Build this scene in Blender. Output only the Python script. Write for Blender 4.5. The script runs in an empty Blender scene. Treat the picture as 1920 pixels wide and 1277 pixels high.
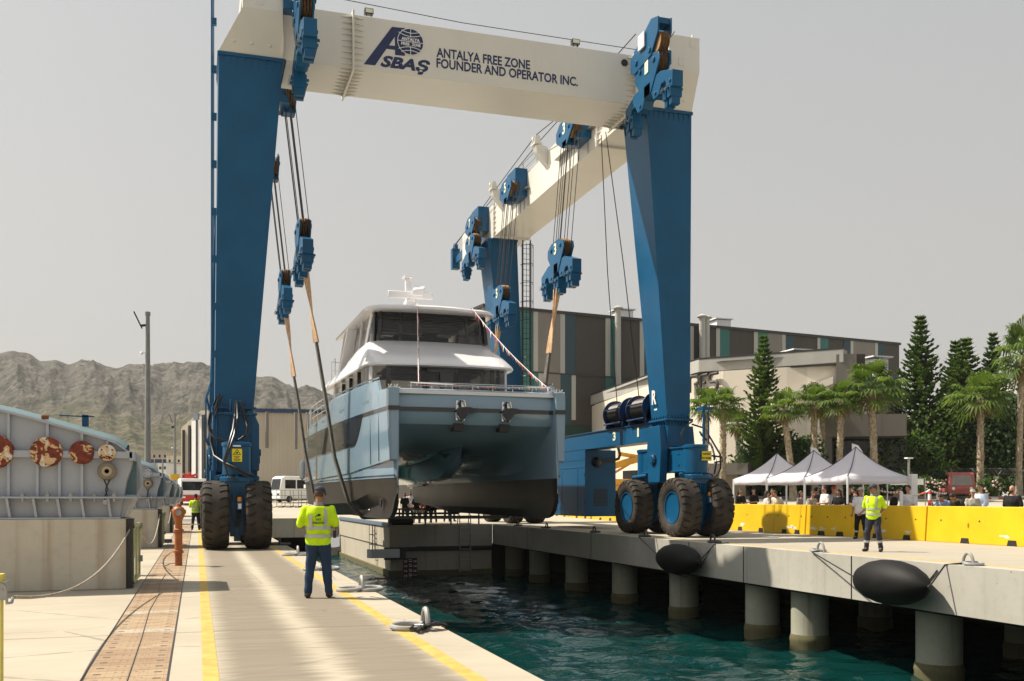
import bpy, math, random
import numpy as np
from mathutils import Vector, Matrix, Euler, noise as mnoise

SC = bpy.context.scene
COL = SC.collection
R = math.radians
rnd = random.Random(7)

# ---------------------------------------------------------------- camera
YAW = 17.57
cd = bpy.data.cameras.new('camera')
cam = bpy.data.objects.new('camera', cd); COL.objects.link(cam)
cd.lens = 35.0; cd.sensor_width = 36.0; cd.shift_y = 0.1539
cd.clip_start = 0.2; cd.clip_end = 6000
cam.location = (0, 0, 1.6); cam.rotation_euler = (R(90), 0, R(-YAW))
SC.camera = cam

# ---------------------------------------------------------------- sky, sun, exposure
SUN_EL, SUN_AZ = 53.0, -60.8        # azimuth clockwise from +Y
sv = Vector((math.sin(R(SUN_AZ))*math.cos(R(SUN_EL)), math.cos(R(SUN_AZ))*math.cos(R(SUN_EL)), math.sin(R(SUN_EL))))
W = bpy.data.worlds.new('World'); SC.world = W; W.use_nodes = True
wn = W.node_tree.nodes; wl = W.node_tree.links; wn.clear()
wo = wn.new('ShaderNodeOutputWorld'); bg = wn.new('ShaderNodeBackground')
sky = wn.new('ShaderNodeTexSky'); sky.sky_type = 'NISHITA'; sky.sun_disc = False
sky.sun_elevation = R(SUN_EL); sky.sun_rotation = R(SUN_AZ % 360)
sky.air_density = 1.0; sky.dust_density = 6.0; sky.ozone_density = 1.0
hs = wn.new('ShaderNodeHueSaturation'); hs.inputs['Saturation'].default_value = 0.18
mx = wn.new('ShaderNodeMix'); mx.data_type = 'RGBA'; mx.inputs['Factor'].default_value = 0.72
# milky dust haze over the whole sky, warmer and brighter towards the horizon
tcw = wn.new('ShaderNodeTexCoord'); spw = wn.new('ShaderNodeSeparateXYZ'); wl.new(tcw.outputs['Generated'], spw.inputs[0])
rpw = wn.new('ShaderNodeValToRGB'); wl.new(spw.outputs['Z'], rpw.inputs['Fac'])
e0, e1 = rpw.color_ramp.elements; e0.position = 0.0; e0.color = (4.35, 4.16, 3.84, 1); e1.position = 0.62; e1.color = (3.35, 3.50, 3.62, 1)
e2 = rpw.color_ramp.elements.new(.16); e2.color = (4.05, 3.95, 3.76, 1)
wl.new(rpw.outputs[0], mx.inputs['B'])
wl.new(sky.outputs[0], hs.inputs['Color']); wl.new(hs.outputs[0], mx.inputs['A'])
wl.new(mx.outputs['Result'], bg.inputs['Color']); bg.inputs['Strength'].default_value = 0.099
wl.new(bg.outputs[0], wo.inputs['Surface'])
sl = bpy.data.lights.new('sun', 'SUN'); sl.energy = 4.9; sl.angle = R(0.53); sl.color = (1.0, 0.92, 0.79)
so = bpy.data.objects.new('sun', sl); COL.objects.link(so)
so.location = (-40, 30, 80); so.rotation_euler = sv.to_track_quat('Z', 'Y').to_euler()
vs = SC.view_settings
vs.view_transform = 'Standard'; vs.look = 'None'; vs.gamma = 1.0; vs.exposure = 0.60
try: vs.use_curve_mapping = False
except Exception: pass
SC.render.engine = 'CYCLES'
cy = SC.cycles
cy.use_denoising = True
cy.max_bounces = 6; cy.diffuse_bounces = 3; cy.glossy_bounces = 3; cy.transmission_bounces = 4
cy.volume_bounces = 0; cy.caustics_reflective = False; cy.caustics_refractive = False
cy.sample_clamp_indirect = 6.0

# ---------------------------------------------------------------- node helpers
class NT:
    def __init__(s, name):
        s.m = bpy.data.materials.new(name); s.m.use_nodes = True
        s.t = s.m.node_tree; s.n = s.t.nodes; s.l = s.t.links
        s.b = s.n['Principled BSDF']
        s.tc = s.n.new('ShaderNodeTexCoord')
    def put(s, sock, v):
        if isinstance(v, bpy.types.NodeSocket): s.l.new(v, sock)
        else: sock.default_value = v
    def map(s, scale=(1, 1, 1), src='Object', loc=(0, 0, 0), rot=(0, 0, 0)):
        m = s.n.new('ShaderNodeMapping'); s.l.new(s.tc.outputs[src], m.inputs[0])
        m.inputs['Scale'].default_value = scale; m.inputs['Location'].default_value = loc
        m.inputs['Rotation'].default_value = rot
        return m.outputs[0]
    def noise(s, vec, scale=1.0, detail=4.0, rough=.55, dist=0.0):
        n = s.n.new('ShaderNodeTexNoise'); s.l.new(vec, n.inputs['Vector'])
        n.inputs['Scale'].default_value = scale; n.inputs['Detail'].default_value = detail
        n.inputs['Roughness'].default_value = rough; n.inputs['Distortion'].default_value = dist
        return n.outputs['Fac']
    def vor(s, vec, scale=1.0, feature='F1', out='Distance'):
        n = s.n.new('ShaderNodeTexVoronoi'); s.l.new(vec, n.inputs['Vector']); n.feature = feature
        n.inputs['Scale'].default_value = scale
        return n.outputs[out]
    def sep(s, vec=None, src='Object'):
        n = s.n.new('ShaderNodeSeparateXYZ'); s.l.new(vec if vec else s.tc.outputs[src], n.inputs[0])
        return n.outputs
    def math(s, op, a, b=0.0, clamp=False):
        n = s.n.new('ShaderNodeMath'); n.operation = op; n.use_clamp = clamp
        s.put(n.inputs[0], a); s.put(n.inputs[1], b); return n.outputs[0]
    def ss(s, v, a, b):      # smoothstep a->b
        n = s.n.new('ShaderNodeMapRange'); n.interpolation_type = 'SMOOTHSTEP'
        s.put(n.inputs['Value'], v); n.inputs['From Min'].default_value = a; n.inputs['From Max'].default_value = b
        return n.outputs[0]
    def mix(s, f, a, b, mode='MIX'):
        n = s.n.new('ShaderNodeMix'); n.data_type = 'RGBA'; n.blend_type = mode
        s.put(n.inputs['Factor'], f); s.put(n.inputs['A'], a); s.put(n.inputs['B'], b)
        return n.outputs['Result']
    def bump(s, h, strength=.3, dist=.02):
        n = s.n.new('ShaderNodeBump'); s.put(n.inputs['Height'], h)
        n.inputs['Strength'].default_value = strength; n.inputs['Distance'].default_value = dist
        s.l.new(n.outputs[0], s.b.inputs['Normal'])
    def set(s, **k):
        for a, v in k.items(): s.put(s.b.inputs[a.replace('_', ' ')], v)
        return s.m
def c4(c): return (c[0], c[1], c[2], 1.0)

def M(name, col, rough=.5, metal=0.0, var=.12, scale=2.0, bump=0.0, bscale=60.0, spec=.5, coat=0.0, dirt=0.0, dcol=(.12, .10, .08)):
    t = NT(name); v = t.map()
    n = t.noise(v, scale, 5)
    lo = c4([x*(1-var) for x in col]); hi = c4([min(1, x*(1+var)) for x in col])
    c = t.mix(t.ss(n, .3, .7), lo, hi)
    if dirt:
        d = t.noise(t.map((1.2, 1.2, .25)), 2.6, 6, .65)
        c = t.mix(t.math('MULTIPLY', t.ss(d, .52, .75), dirt), c, c4(dcol))
    t.set(Base_Color=c, Roughness=t.math('ADD', rough-.06, t.math('MULTIPLY', n, .12)), Metallic=metal, Specular_IOR_Level=spec)
    if coat: t.set(Coat_Weight=coat, Coat_Roughness=.05)
    if bump: t.bump(t.noise(v, bscale, 3), bump, .01)
    return t.m

# ---------------------------------------------------------------- mesh helpers
ORG = {}
EACH = set('roller rib rope_guide pillar ledge hole foot_slot mooring_chock upper_rail hinge swim_platform door_post shackle pin_clip clamp bracket_arm foot stud steel_edge roof_slat rung frame_bar'.split())
EACH_RAW = set('rope sheave mullion bolt hoop flag seam wire post joint stile wire_rope hydraulic_hose hoist_rope mark skin_fitting pivot_cheek stay_wire cable'.split())
def vadd(a, b): return (a[0]+b[0], a[1]+b[1], a[2]+b[2])
class MB:
    def __init__(s): s.v = []; s.f = []; s.mi = []
    def add(s, vs, fs, mi=0):
        o = len(s.v); s.v += [tuple(p) for p in vs]
        s.f += [tuple(i+o for i in f) for f in fs]; s.mi += [mi]*len(fs); return s
    def hexa(s, p, mi=0):    # p: 4 bottom (ccw), 4 top
        return s.add(p, [(3, 2, 1, 0), (4, 5, 6, 7), (0, 1, 5, 4), (1, 2, 6, 5), (2, 3, 7, 6), (3, 0, 4, 7)], mi)
    def box(s, x0, x1, y0, y1, z0, z1, mi=0):
        return s.hexa([(x0, y0, z0), (x1, y0, z0), (x1, y1, z0), (x0, y1, z0), (x0, y0, z1), (x1, y0, z1), (x1, y1, z1), (x0, y1, z1)], mi)
    def cbox(s, c, d, rot=None, mi=0):
        x, y, z = d[0]/2, d[1]/2, d[2]/2
        p = [(-x, -y, -z), (x, -y, -z), (x, y, -z), (-x, y, -z), (-x, -y, z), (x, -y, z), (x, y, z), (-x, y, z)]
        if rot is not None:
            m = Euler(rot).to_matrix(); p = [tuple(m @ Vector(q)) for q in p]
        return s.hexa([vadd(q, c) for q in p], mi)
    def frus(s, x0, x1, y0, y1, z0, X0, X1, Y0, Y1, z1, mi=0):
        return s.hexa([(x0, y0, z0), (x1, y0, z0), (x1, y1, z0), (x0, y1, z0), (X0, Y0, z1), (X1, Y0, z1), (X1, Y1, z1), (X0, Y1, z1)], mi)
    def prism(s, pts, ax, a, b, mi=0):   # 2-D polygon extruded along an axis
        def P(q, t):
            return {'x': (t, q[0], q[1]), 'y': (q[0], t, q[1]), 'z': (q[0], q[1], t)}[ax]
        n = len(pts); vs = [P(q, a) for q in pts]+[P(q, b) for q in pts]
        ar = sum(pts[i][0]*pts[(i+1) % n][1]-pts[(i+1) % n][0]*pts[i][1] for i in range(n))
        if ax == 'y': ar = -ar
        fs = [tuple(reversed(range(n))), tuple(range(n, 2*n))]+[(i, (i+1) % n, (i+1) % n+n, i+n) for i in range(n)]
        if (ar > 0) != (b > a): fs = [tuple(reversed(f)) for f in fs]
        return s.add(vs, fs, mi)
    def bar(s, p, q, w, h=None, up=(0, 0, 1), mi=0):
        h = h or w; p = Vector(p); q = Vector(q); d = (q-p).normalized(); u = Vector(up)
        if abs(d.dot(u)) > .98: u = Vector((1, 0, 0))
        r = d.cross(u).normalized()*(w/2); u = r.cross(d).normalized()*(h/2)
        return s.hexa([p-r-u, p+r-u, q+r-u, q-r-u, p-r+u, p+r+u, q+r+u, q-r+u], mi)
    def tube(s, pts, r, n=8, closed=False, mi=0, cap=True):
        P = [Vector(p) for p in pts]; k = len(P)
        rr = r if isinstance(r, (list, tuple)) else [r]*k
        o = len(s.v); prev = None; vs = []
        for i in range(k):
            if closed: d = P[(i+1) % k]-P[i-1]
            else: d = P[min(i+1, k-1)]-P[max(i-1, 0)]
            d = d.normalized() if d.length > 1e-9 else Vector((0, 0, 1))
            if prev is None:
                a = Vector((0, 0, 1)) if abs(d.z) < .9 else Vector((1, 0, 0)); u = d.cross(a).normalized()
            else:
                u = prev-d*prev.dot(d); u = u.normalized() if u.length > 1e-6 else prev
            prev = u; w = d.cross(u)
            for j in range(n):
                a = 2*math.pi*j/n; vs.append(P[i]+(u*math.cos(a)+w*math.sin(a))*rr[i])
        fs = []; m = k if closed else k-1
        for i in range(m):
            for j in range(n):
                a = i*n+j; b = i*n+(j+1) % n; c = ((i+1) % k)*n+(j+1) % n; d_ = ((i+1) % k)*n+j
                fs.append((a, b, c, d_))
        if cap and not closed: fs += [tuple(reversed(range(n))), tuple(range((k-1)*n, k*n))]
        return s.add(vs, fs, mi)
    def cyl(s, p, q, r0, r1=None, n=12, mi=0): return s.tube([p, q], [r0, r0 if r1 is None else r1], n, mi=mi)
    def lathe(s, prof, n=24, c=(0, 0, 0), ax='z', mi=0, closed=False):   # prof: (radius, height)
        vs = []; k = len(prof)
        for (r, h) in prof:
            for j in range(n):
                a = 2*math.pi*j/n; x, y = r*math.cos(a), r*math.sin(a)
                vs.append(vadd({'z': (x, y, h), 'x': (h, x, y), 'y': (y, h, x)}[ax], c))
        fs = [(i*n+j, i*n+(j+1) % n, (i+1) % k*n+(j+1) % n, (i+1) % k*n+j) for i in range(k if closed else k-1) for j in range(n)]
        if not closed: fs += [tuple(reversed(range(n))), tuple(range((k-1)*n, k*n))]
        return s.add(vs, fs, mi)
    def ball(s, c, r, n=12, m=8, mi=0, rot=None):
        r = r if isinstance(r, (list, tuple)) else (r, r, r); vs = []
        for i in range(1, m):
            t = math.pi*i/m
            for j in range(n):
                a = 2*math.pi*j/n; vs.append([r[0]*math.sin(t)*math.cos(a), r[1]*math.sin(t)*math.sin(a), r[2]*math.cos(t)])
        vs += [[0, 0, r[2]], [0, 0, -r[2]]]; t0 = (m-1)*n
        fs = [(i*n+j, (i+1)*n+j, (i+1)*n+(j+1) % n, i*n+(j+1) % n) for i in range(m-2) for j in range(n)]
        fs += [(t0, j, (j+1) % n) for j in range(n)]+[(t0+1, (m-2)*n+(j+1) % n, (m-2)*n+j) for j in range(n)]
        if rot is not None:
            mt = Euler(rot).to_matrix(); vs = [mt @ Vector(q) for q in vs]
        return s.add([vadd(q, c) for q in vs], fs, mi)
    def quad(s, a, b, c, d, mi=0): return s.add([a, b, c, d], [(0, 1, 2, 3)], mi)
    def grid(s, rows, mi=0, closed=False):   # rows of equal-length point lists
        n = len(rows[0]); vs = [p for r in rows for p in r]
        fs = [(i*n+j, i*n+(j+1) % n, (i+1)*n+(j+1) % n, (i+1)*n+j) for i in range(len(rows)-1) for j in range(n if closed else n-1)]
        return s.add(vs, fs, mi)
    def xf(s, fn): s.v = [tuple(fn(p)) for p in s.v]; return s
    def pieces(s, join):
        par = list(range(len(s.v)))
        def fd(a):
            while par[a] != a: par[a] = par[par[a]]; a = par[a]
            return a
        for f in s.f:
            for i in f[1:]: par[fd(i)] = fd(f[0])
        g = {}
        for k, f in enumerate(s.f): g.setdefault(fd(f[0]), []).append(k)
        gs = list(g.values())
        if join:
            bb_ = []
            for fs in gs:
                P = np.array([s.v[i] for k in fs for i in s.f[k]]); bb_.append((P.min(0)-.01, P.max(0)+.01))
            q = list(range(len(gs)))
            def fq(a):
                while q[a] != a: a = q[a]
                return a
            for i in range(len(gs)):
                for j in range(i):
                    if (bb_[i][0] <= bb_[j][1]).all() and (bb_[j][0] <= bb_[i][1]).all(): q[fq(i)] = fq(j)
            h = {}
            for i, fs in enumerate(gs): h.setdefault(fq(i), []).extend(fs)
            gs = list(h.values())
        out = []
        for fs in gs:
            m = MB(); ix = {}
            for k in fs:
                f = []
                for i in s.f[k]:
                    if i not in ix: ix[i] = len(m.v); m.v.append(s.v[i])
                    f.append(ix[i])
                m.f.append(tuple(f)); m.mi.append(s.mi[k])
            out.append(m)
        return out
    def build(s, name, mat, parent=None, smooth=True, bevel=0.0, org=None, ang=35, solid=0.0, one=False):
        if parent is not None and not one and (name in EACH or name in EACH_RAW):
            ps = s.pieces(name in EACH)
            if 1 < len(ps) <= 100:
                return [p.build(name, mat, parent, smooth, bevel, org, ang, solid, True) for p in ps][0]
        o0 = ORG.get(parent.name, (0, 0, 0)) if parent is not None else (org or (0, 0, 0))
        me = bpy.data.meshes.new(name)
        me.from_pydata([(p[0]-o0[0], p[1]-o0[1], p[2]-o0[2]) for p in s.v], [], s.f)
        mats = mat if isinstance(mat, (list, tuple)) else [mat]
        for m in mats: me.materials.append(m)
        if len(mats) > 1: me.polygons.foreach_set('material_index', s.mi)
        me.validate()
        if smooth:
            me.polygons.foreach_set('use_smooth', [True]*len(me.polygons))
            try: me.set_sharp_from_angle(angle=R(ang))
            except Exception: pass
        me.update()
        o = bpy.data.objects.new(name, me); COL.objects.link(o)
        if parent is not None: o.parent = parent
        else: o.location = o0
        ORG[o.name] = o0
        if solid:
            q = o.modifiers.new('solid', 'SOLIDIFY'); q.thickness = solid; q.offset = 0
        if bevel:
            q = o.modifiers.new('bevel', 'BEVEL'); q.width = bevel; q.segments = 2; q.limit_method = 'ANGLE'; q.angle_limit = R(40)
            q.harden_normals = False
        return o

def tag(o, label=None, cat=None, group=None, kind=None):
    if label: o['label'] = label
    if cat: o['category'] = cat
    if group: o['group'] = group
    if kind: o['kind'] = kind
    return o
def thing(name, label, cat, loc=(0, 0, 0), group=None, kind=None):
    o = bpy.data.objects.new(name, None); COL.objects.link(o); o.location = loc
    o.empty_display_size = .3; ORG[o.name] = tuple(loc)
    return tag(o, label, cat, group, kind)
def kids(o): return [c for c in COL.objects if c.parent == o]
KID = {}
def dup(root, loc, rotz=0.0, label=None, scale=None):
    if root.name not in KID: KID[root.name] = [(c, kids(c)) for c in kids(root)]
    r = root.copy(); COL.objects.link(r); r.location = loc; r.rotation_euler = (0, 0, rotz)
    if scale: r.scale = scale if isinstance(scale, (list, tuple)) else (scale,)*3
    if label: r['label'] = label
    for c, g in KID[root.name]:
        d = c.copy(); COL.objects.link(d); d.parent = r
        for e in g:
            h = e.copy(); COL.objects.link(h); h.parent = d
    return r
CA, SA = math.cos(R(YAW)), math.sin(R(YAW))
def bearing(u, d):     # ground position on the sight line through photo column u at depth d (metres)
    l = (u-960)/1866.7
    return (d*(SA+l*CA), d*(CA-l*SA))
def hgt(v, d): return 1.6+(934-v)*d/1866.7

def text_geo(s, size, align='LEFT', extrude=.004, bold=0.0, shear=0.0):
    c = bpy.data.curves.new('txt', 'FONT'); c.body = s; c.size = size; c.align_x = align
    c.extrude = extrude; c.offset = bold; c.shear = shear; c.resolution_u = 3
    o = bpy.data.objects.new('txt', c); COL.objects.link(o)
    dg = bpy.context.evaluated_depsgraph_get(); me = o.evaluated_get(dg).to_mesh()
    vs = [tuple(v.co) for v in me.vertices]; fs = [tuple(p.vertices) for p in me.polygons]
    o.evaluated_get(dg).to_mesh_clear(); bpy.data.objects.remove(o); bpy.data.curves.remove(c)
    return vs, fs
def text_fit(mb, s, org, ux, uz, width, height, mi=0, **k):
    """letters fitted into width x height on a plane: org = lower left, ux = reading direction, uz = up"""
    vs, fs = text_geo(s, 1.0, **k)
    x0 = min(v[0] for v in vs); x1 = max(v[0] for v in vs); cap = .70
    ux = Vector(ux); uz = Vector(uz); nn = ux.cross(uz); o = Vector(org)
    mb.add([o+ux*((v[0]-x0)/(x1-x0)*width)+uz*(v[1]/cap*height)+nn*v[2] for v in vs], fs, mi)
def remesh(mb, voxel, smooth=2, fac=.5):
    me = bpy.data.meshes.new('rm'); me.from_pydata(mb.v, [], mb.f)
    o = bpy.data.objects.new('rm', me); COL.objects.link(o)
    q = o.modifiers.new('r', 'REMESH'); q.mode = 'VOXEL'; q.voxel_size = voxel
    if smooth:
        q = o.modifiers.new('s', 'SMOOTH'); q.iterations = smooth; q.factor = fac
    dg = bpy.context.evaluated_depsgraph_get(); m2 = o.evaluated_get(dg).to_mesh()
    r = MB(); r.add([tuple(v.co) for v in m2.vertices], [tuple(p.vertices) for p in m2.polygons])
    o.evaluated_get(dg).to_mesh_clear(); bpy.data.objects.remove(o); bpy.data.meshes.remove(me)
    return r
# ================================================================ materials
def concrete(name, col, scale=1.0, streak=(0, 0, 0), rough=.8, dark=.5, stain=(.20, .15, .09), stain_amt=.35, bump=.15):
    t = NT(name); v = t.map()
    a = t.noise(v, .55*scale, 6, .6); b = t.noise(v, 6*scale, 5, .6); fine = t.noise(v, 60*scale, 3)
    c = t.mix(t.ss(a, .25, .75), c4([x*(1-.22*dark*2) for x in col]), c4(col))
    c = t.mix(t.math('MULTIPLY', t.ss(b, .48, .75), .30), c, c4([x*.62 for x in col]))
    if stain_amt:
        st = t.noise(t.map((3.2*scale, 3.2*scale, .12*scale)), 1.0, 5, .6)
        c = t.mix(t.math('MULTIPLY', t.ss(st, .52, .74), stain_amt), c, c4(stain))
    c = t.mix(t.math('MULTIPLY', fine, .16), c, c4([x*.55 for x in col]))
    pit = t.vor(v, 2.3*scale)
    c = t.mix(t.math('MULTIPLY', t.math('LESS_THAN', pit, .035), .7), c, (.05, .045, .04, 1))
    t.set(Base_Color=c, Roughness=rough, Specular_IOR_Level=.25)
    t.bump(t.math('ADD', t.math('MULTIPLY', b, .7), fine), bump, .01)
    return t.m

def deck_mat():
    t = NT('pier_concrete'); col = (.455, .405, .315); v = t.map()
    a = t.noise(v, .35, 6, .6); fine = t.noise(v, 70, 3)
    br = t.noise(t.map((.55, 9, 1)), 1.0, 5, .62)          # broom finish across the pier
    br2 = t.noise(t.map((.25, 2.2, 1)), 1.0, 5, .6)
    c = t.mix(t.ss(a, .3, .7), (.39, .34, .26, 1), c4(col))
    c = t.mix(t.math('MULTIPLY', t.ss(br, .5, .78), .38), c, (.30, .26, .205, 1))
    c = t.mix(t.math('MULTIPLY', t.ss(br2, .5, .72), .30), c, (.33, .285, .22, 1))
    x = t.sep()[0]; y = t.sep()[1]
    jag = t.math('MULTIPLY', t.math('SUBTRACT', t.noise(t.map((.2, 7, 1)), 1.0, 4, .7), .5), .55)
    xx = t.math('ADD', x, jag)
    def band(c0, hw, soft):
        d = t.math('ABSOLUTE', t.math('SUBTRACT', xx, c0)); return t.math('SUBTRACT', 1.0, t.ss(d, hw, hw+soft))
    tr = t.math('MAXIMUM', band(.66, .24, .34), band(1.80, .26, .34))     # rubber dust left by the lift's tyres
    tr = t.math('MULTIPLY', tr, t.math('ADD', .55, t.math('MULTIPLY', br, .5)))
    c = t.mix(tr, c, (.16, .132, .096, 1))
    # joints
    jy = t.math('ABSOLUTE', t.math('SUBTRACT', t.math('FRACT', t.math('DIVIDE', t.math('ADD', y, -24.85+62), 6.2)), .0))
    c = t.mix(t.math('MULTIPLY', t.math('LESS_THAN', jy, .006), .75), c, (.07, .06, .05, 1))
    c = t.mix(t.math('MULTIPLY', fine, .18), c, (.26, .23, .18, 1))
    crk = t.vor(t.map((.35, .35, .35)), 1.0, 'DISTANCE_TO_EDGE')
    crk = t.math('MULTIPLY', t.math('LESS_THAN', t.math('ADD', crk, t.math('MULTIPLY', t.noise(v, 3, 4), .02)), .0135), .5)
    c = t.mix(crk, c, (.16, .135, .10, 1))
    t.set(Base_Color=c, Roughness=.82, Specular_IOR_Level=.2)
    t.bump(t.math('ADD', t.math('MULTIPLY', br, .8), fine), .25, .01)
    return t.m

def yard_mat():
    t = NT('yard_concrete'); v = t.map()
    a = t.noise(v, .07, 6, .6); b = t.noise(t.map((.3, 1.4, 1)), 1.0, 6, .62); fine = t.noise(v, 30, 3)
    c = t.mix(t.ss(a, .3, .7), (.37, .33, .26, 1), (.46, .415, .33, 1))
    c = t.mix(t.math('MULTIPLY', t.ss(b, .48, .72), .4), c, (.30, .27, .22, 1))
    c = t.mix(t.math('MULTIPLY', fine, .15), c, (.24, .21, .17, 1))
    x = t.sep()[0]; y = t.sep()[1]
    jy = t.math('FRACT', t.math('DIVIDE', t.math('ADD', y, 600.0), 6.0)); jx = t.math('FRACT', t.math('DIVIDE', t.math('ADD', x, 603.0), 6.0))
    j = t.math('MAXIMUM', t.math('LESS_THAN', jy, .006), t.math('LESS_THAN', jx, .006))
    c = t.mix(t.math('MULTIPLY', j, .5), c, (.12, .10, .08, 1))
    t.set(Base_Color=c, Roughness=.85, Specular_IOR_Level=.2); t.bump(fine, .2, .01)
    return t.m

def water_mat():
    t = NT('harbour_water')
    v1 = t.map((1.1, 2.0, 1)); v2 = t.map((3.2, 5.2, 1))
    h = t.math('ADD', t.noise(v1, 1.0, 2, .5, .6), t.math('MULTIPLY', t.noise(v2, 1.0, 2, .5, .5), .45))
    t.set(Base_Color=(.002, .026, .024, 1), Roughness=.02, IOR=1.333, Specular_IOR_Level=.5)
    t.bump(h, 1.0, .05)
    return t.m

def rock_mat():
    t = NT('limestone_hill'); v = t.map()
    g = t.n.new('ShaderNodeNewGeometry'); nz = t.sep(g.outputs['Normal'])[2]; z = t.sep()[2]
    a = t.noise(v, .012, 8, .65); b = t.noise(v, .06, 7, .7); s = t.vor(v, .11); s2 = t.vor(v, .2)
    c = t.mix(t.ss(b, .35, .68), (.085, .079, .070, 1), (.20, .184, .158, 1))
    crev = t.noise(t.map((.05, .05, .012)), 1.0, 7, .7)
    c = t.mix(t.math('MULTIPLY', t.ss(crev, .52, .70), .40), c, (.10, .094, .086, 1))  # shade in the upright crevices put into the rock colour
    gentle = t.math('MULTIPLY', t.ss(t.math('ADD', z, t.math('MULTIPLY', a, 60)), 120, 84), t.ss(nz, .45, .7))
    c = t.mix(t.math('MULTIPLY', gentle, .85), c, t.mix(t.ss(b, .4, .62), (.085, .092, .042, 1), (.19, .16, .105, 1)))
    sh = t.math('MULTIPLY', t.math('LESS_THAN', s, .42), t.ss(t.noise(v, .022, 5), .42, .6))
    sh = t.math('MAXIMUM', sh, t.math('MULTIPLY', t.math('LESS_THAN', s2, .36), t.ss(t.noise(v, .03, 4), .45, .6)))
    c = t.mix(t.math('MULTIPLY', sh, .8), c, (.045, .052, .032, 1))
    t.set(Base_Color=c, Roughness=.95, Specular_IOR_Level=.1)
    t.bump(t.math('ADD', b, t.math('MULTIPLY', crev, 1.2)), 1.0, 9.0)
    return t.m

MAT = {}
def mat(k): return MAT[k]
MAT['deck'] = deck_mat(); MAT['yard'] = yard_mat(); MAT['water'] = water_mat(); MAT['rock'] = rock_mat()
MAT['quay'] = concrete('quay_concrete', (.52, .465, .365), 1.0, stain=(.26, .18, .10), stain_amt=.45, dark=.35)
MAT['fascia'] = concrete('pier_fascia_concrete', (.47, .445, .385), .9, stain=(.27, .24, .19), stain_amt=.4, dark=.45)
MAT['pile'] = concrete('pile_concrete', (.36, .355, .275), 1.4, stain=(.16, .10, .05), stain_amt=.55)
MAT['algae'] = concrete('algae_band', (.16, .145, .075), 5, stain=(.05, .05, .02), stain_amt=.6, bump=.6)
MAT['plinth'] = concrete('plinth_concrete', (.60, .55, .455), 1.1, stain=(.30, .20, .11), stain_amt=.5)
MAT['blue'] = M('crane_blue_paint', (.004, .080, .182), .34, 0, .08, .9, spec=.30, dirt=.08, dcol=(.02, .06, .12))
MAT['navy'] = M('navy_paint_shaded_blue', (.006, .03, .10), .35, 0, .1, 1.0, coat=.2)  # navy for small items; on the winches it stands for shaded crane blue
MAT['cream'] = M('crane_cream_paint', (.68, .655, .59), .38, 0, .03, .5, coat=.1, dirt=.10, dcol=(.45, .38, .27))
MAT['rope'] = M('steel_wire_rope', (.045, .04, .036), .5, .5, .2, 8)
MAT['sheave'] = M('sheave_brass_brown', (.36, .22, .10), .45, .3, .2, 6)
MAT['steel'] = M('galvanised_steel', (.34, .34, .33), .42, .7, .15, 4)
MAT['chrome'] = M('polished_steel', (.72, .72, .72), .12, 1.0, .05, 3)
MAT['dark'] = M('dark_steel', (.03, .03, .032), .45, .2, .2, 5)
MAT['black'] = M('black_rubber', (.014, .014, .014), .42, 0, .25, 3)
MAT['hose'] = M('hydraulic_hose', (.012, .012, .012), .38, 0, .2, 10)
MAT['tyre'] = M('dusty_tyre_rubber', (.044, .037, .030), .78, 0, .32, 3, .3, 30, spec=.25)
MAT['tread'] = M('tyre_sidewall_rubber', (.050, .045, .039), .7, 0, .3, 5, spec=.25)
MAT['yellow'] = M('yellow_plastic', (.70, .44, .010), .42, 0, .06, 1.2, dirt=.10, dcol=(.50, .40, .12))
MAT['sign_yellow'] = M('warning_yellow', (.85, .70, .02), .45, 0, .03)
MAT['ink'] = M('black_print', (.015, .015, .015), .6, 0, .05)
MAT['letter'] = M('navy_lettering', (.010, .022, .085), .5, 0, .05)
MAT['white'] = M('white_paint', (.80, .80, .79), .4, 0, .03, 1.5)
MAT['gel'] = M('white_gelcoat', (.80, .79, .80), .22, 0, .02, 1.0, coat=.5)
MAT['offwhite'] = M('pale_print', (.75, .78, .55), .5, 0, .05)
MAT['orange'] = M('orange_paint', (.31, .085, .016), .5, 0, .2, 5, dirt=.3, dcol=(.22, .06, .03))
MAT['amber'] = M('amber_lens', (.85, .30, .01), .2, 0, .05)
MAT['red'] = M('red_paint', (.50, .03, .02), .4, 0, .1, 2)
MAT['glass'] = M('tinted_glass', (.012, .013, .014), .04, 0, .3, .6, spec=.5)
MAT['glassb'] = M('smoked_side_glass', (.028, .026, .023), .05, 0, .3, .5, spec=.55)
MAT['line'] = M('yellow_road_paint', (.50, .33, .075), .75, 0, .16, 5, dirt=.5, dcol=(.42, .34, .21))

# ================================================================ ground, piers, water, hills
def sstep(a, b, x):
    t = min(1, max(0, (x-a)/(b-a))); return t*t*(3-2*t)
def gz(x, y):
    t = .302*x+.953*y
    l = min(1.15, .030*max(0, t-74)); r = min(1.42, .036*max(0, t-46))
    k = sstep(16, 40, x); return .19+l*(1-k)+r*k
def axis(a, b, n): return [a+(b-a)*i/n for i in range(n+1)]
mb = MB()
def patch(xs, ys): mb.grid([[(x, y, gz(x, y)) for x in xs] for y in ys])
patch([15.2]+axis(18, 60, 14)+axis(80, 400, 8), axis(-30, 51.5, 20))
patch([9.6, 15.2]+axis(18, 60, 14)+axis(80, 400, 8), axis(51.5, 71, 8))
patch(axis(-900, -40, 8)+axis(-30, 9.6, 10)+[15.2]+axis(18, 60, 14)+axis(80, 400, 8)+axis(500, 1500, 5), axis(71, 140, 20)+axis(160, 480, 9)+axis(600, 2600, 6))
tag(mb.build('ground', MAT['yard'], smooth=False), 'sunlit concrete yard of the shipyard', 'ground', kind='structure')
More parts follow.
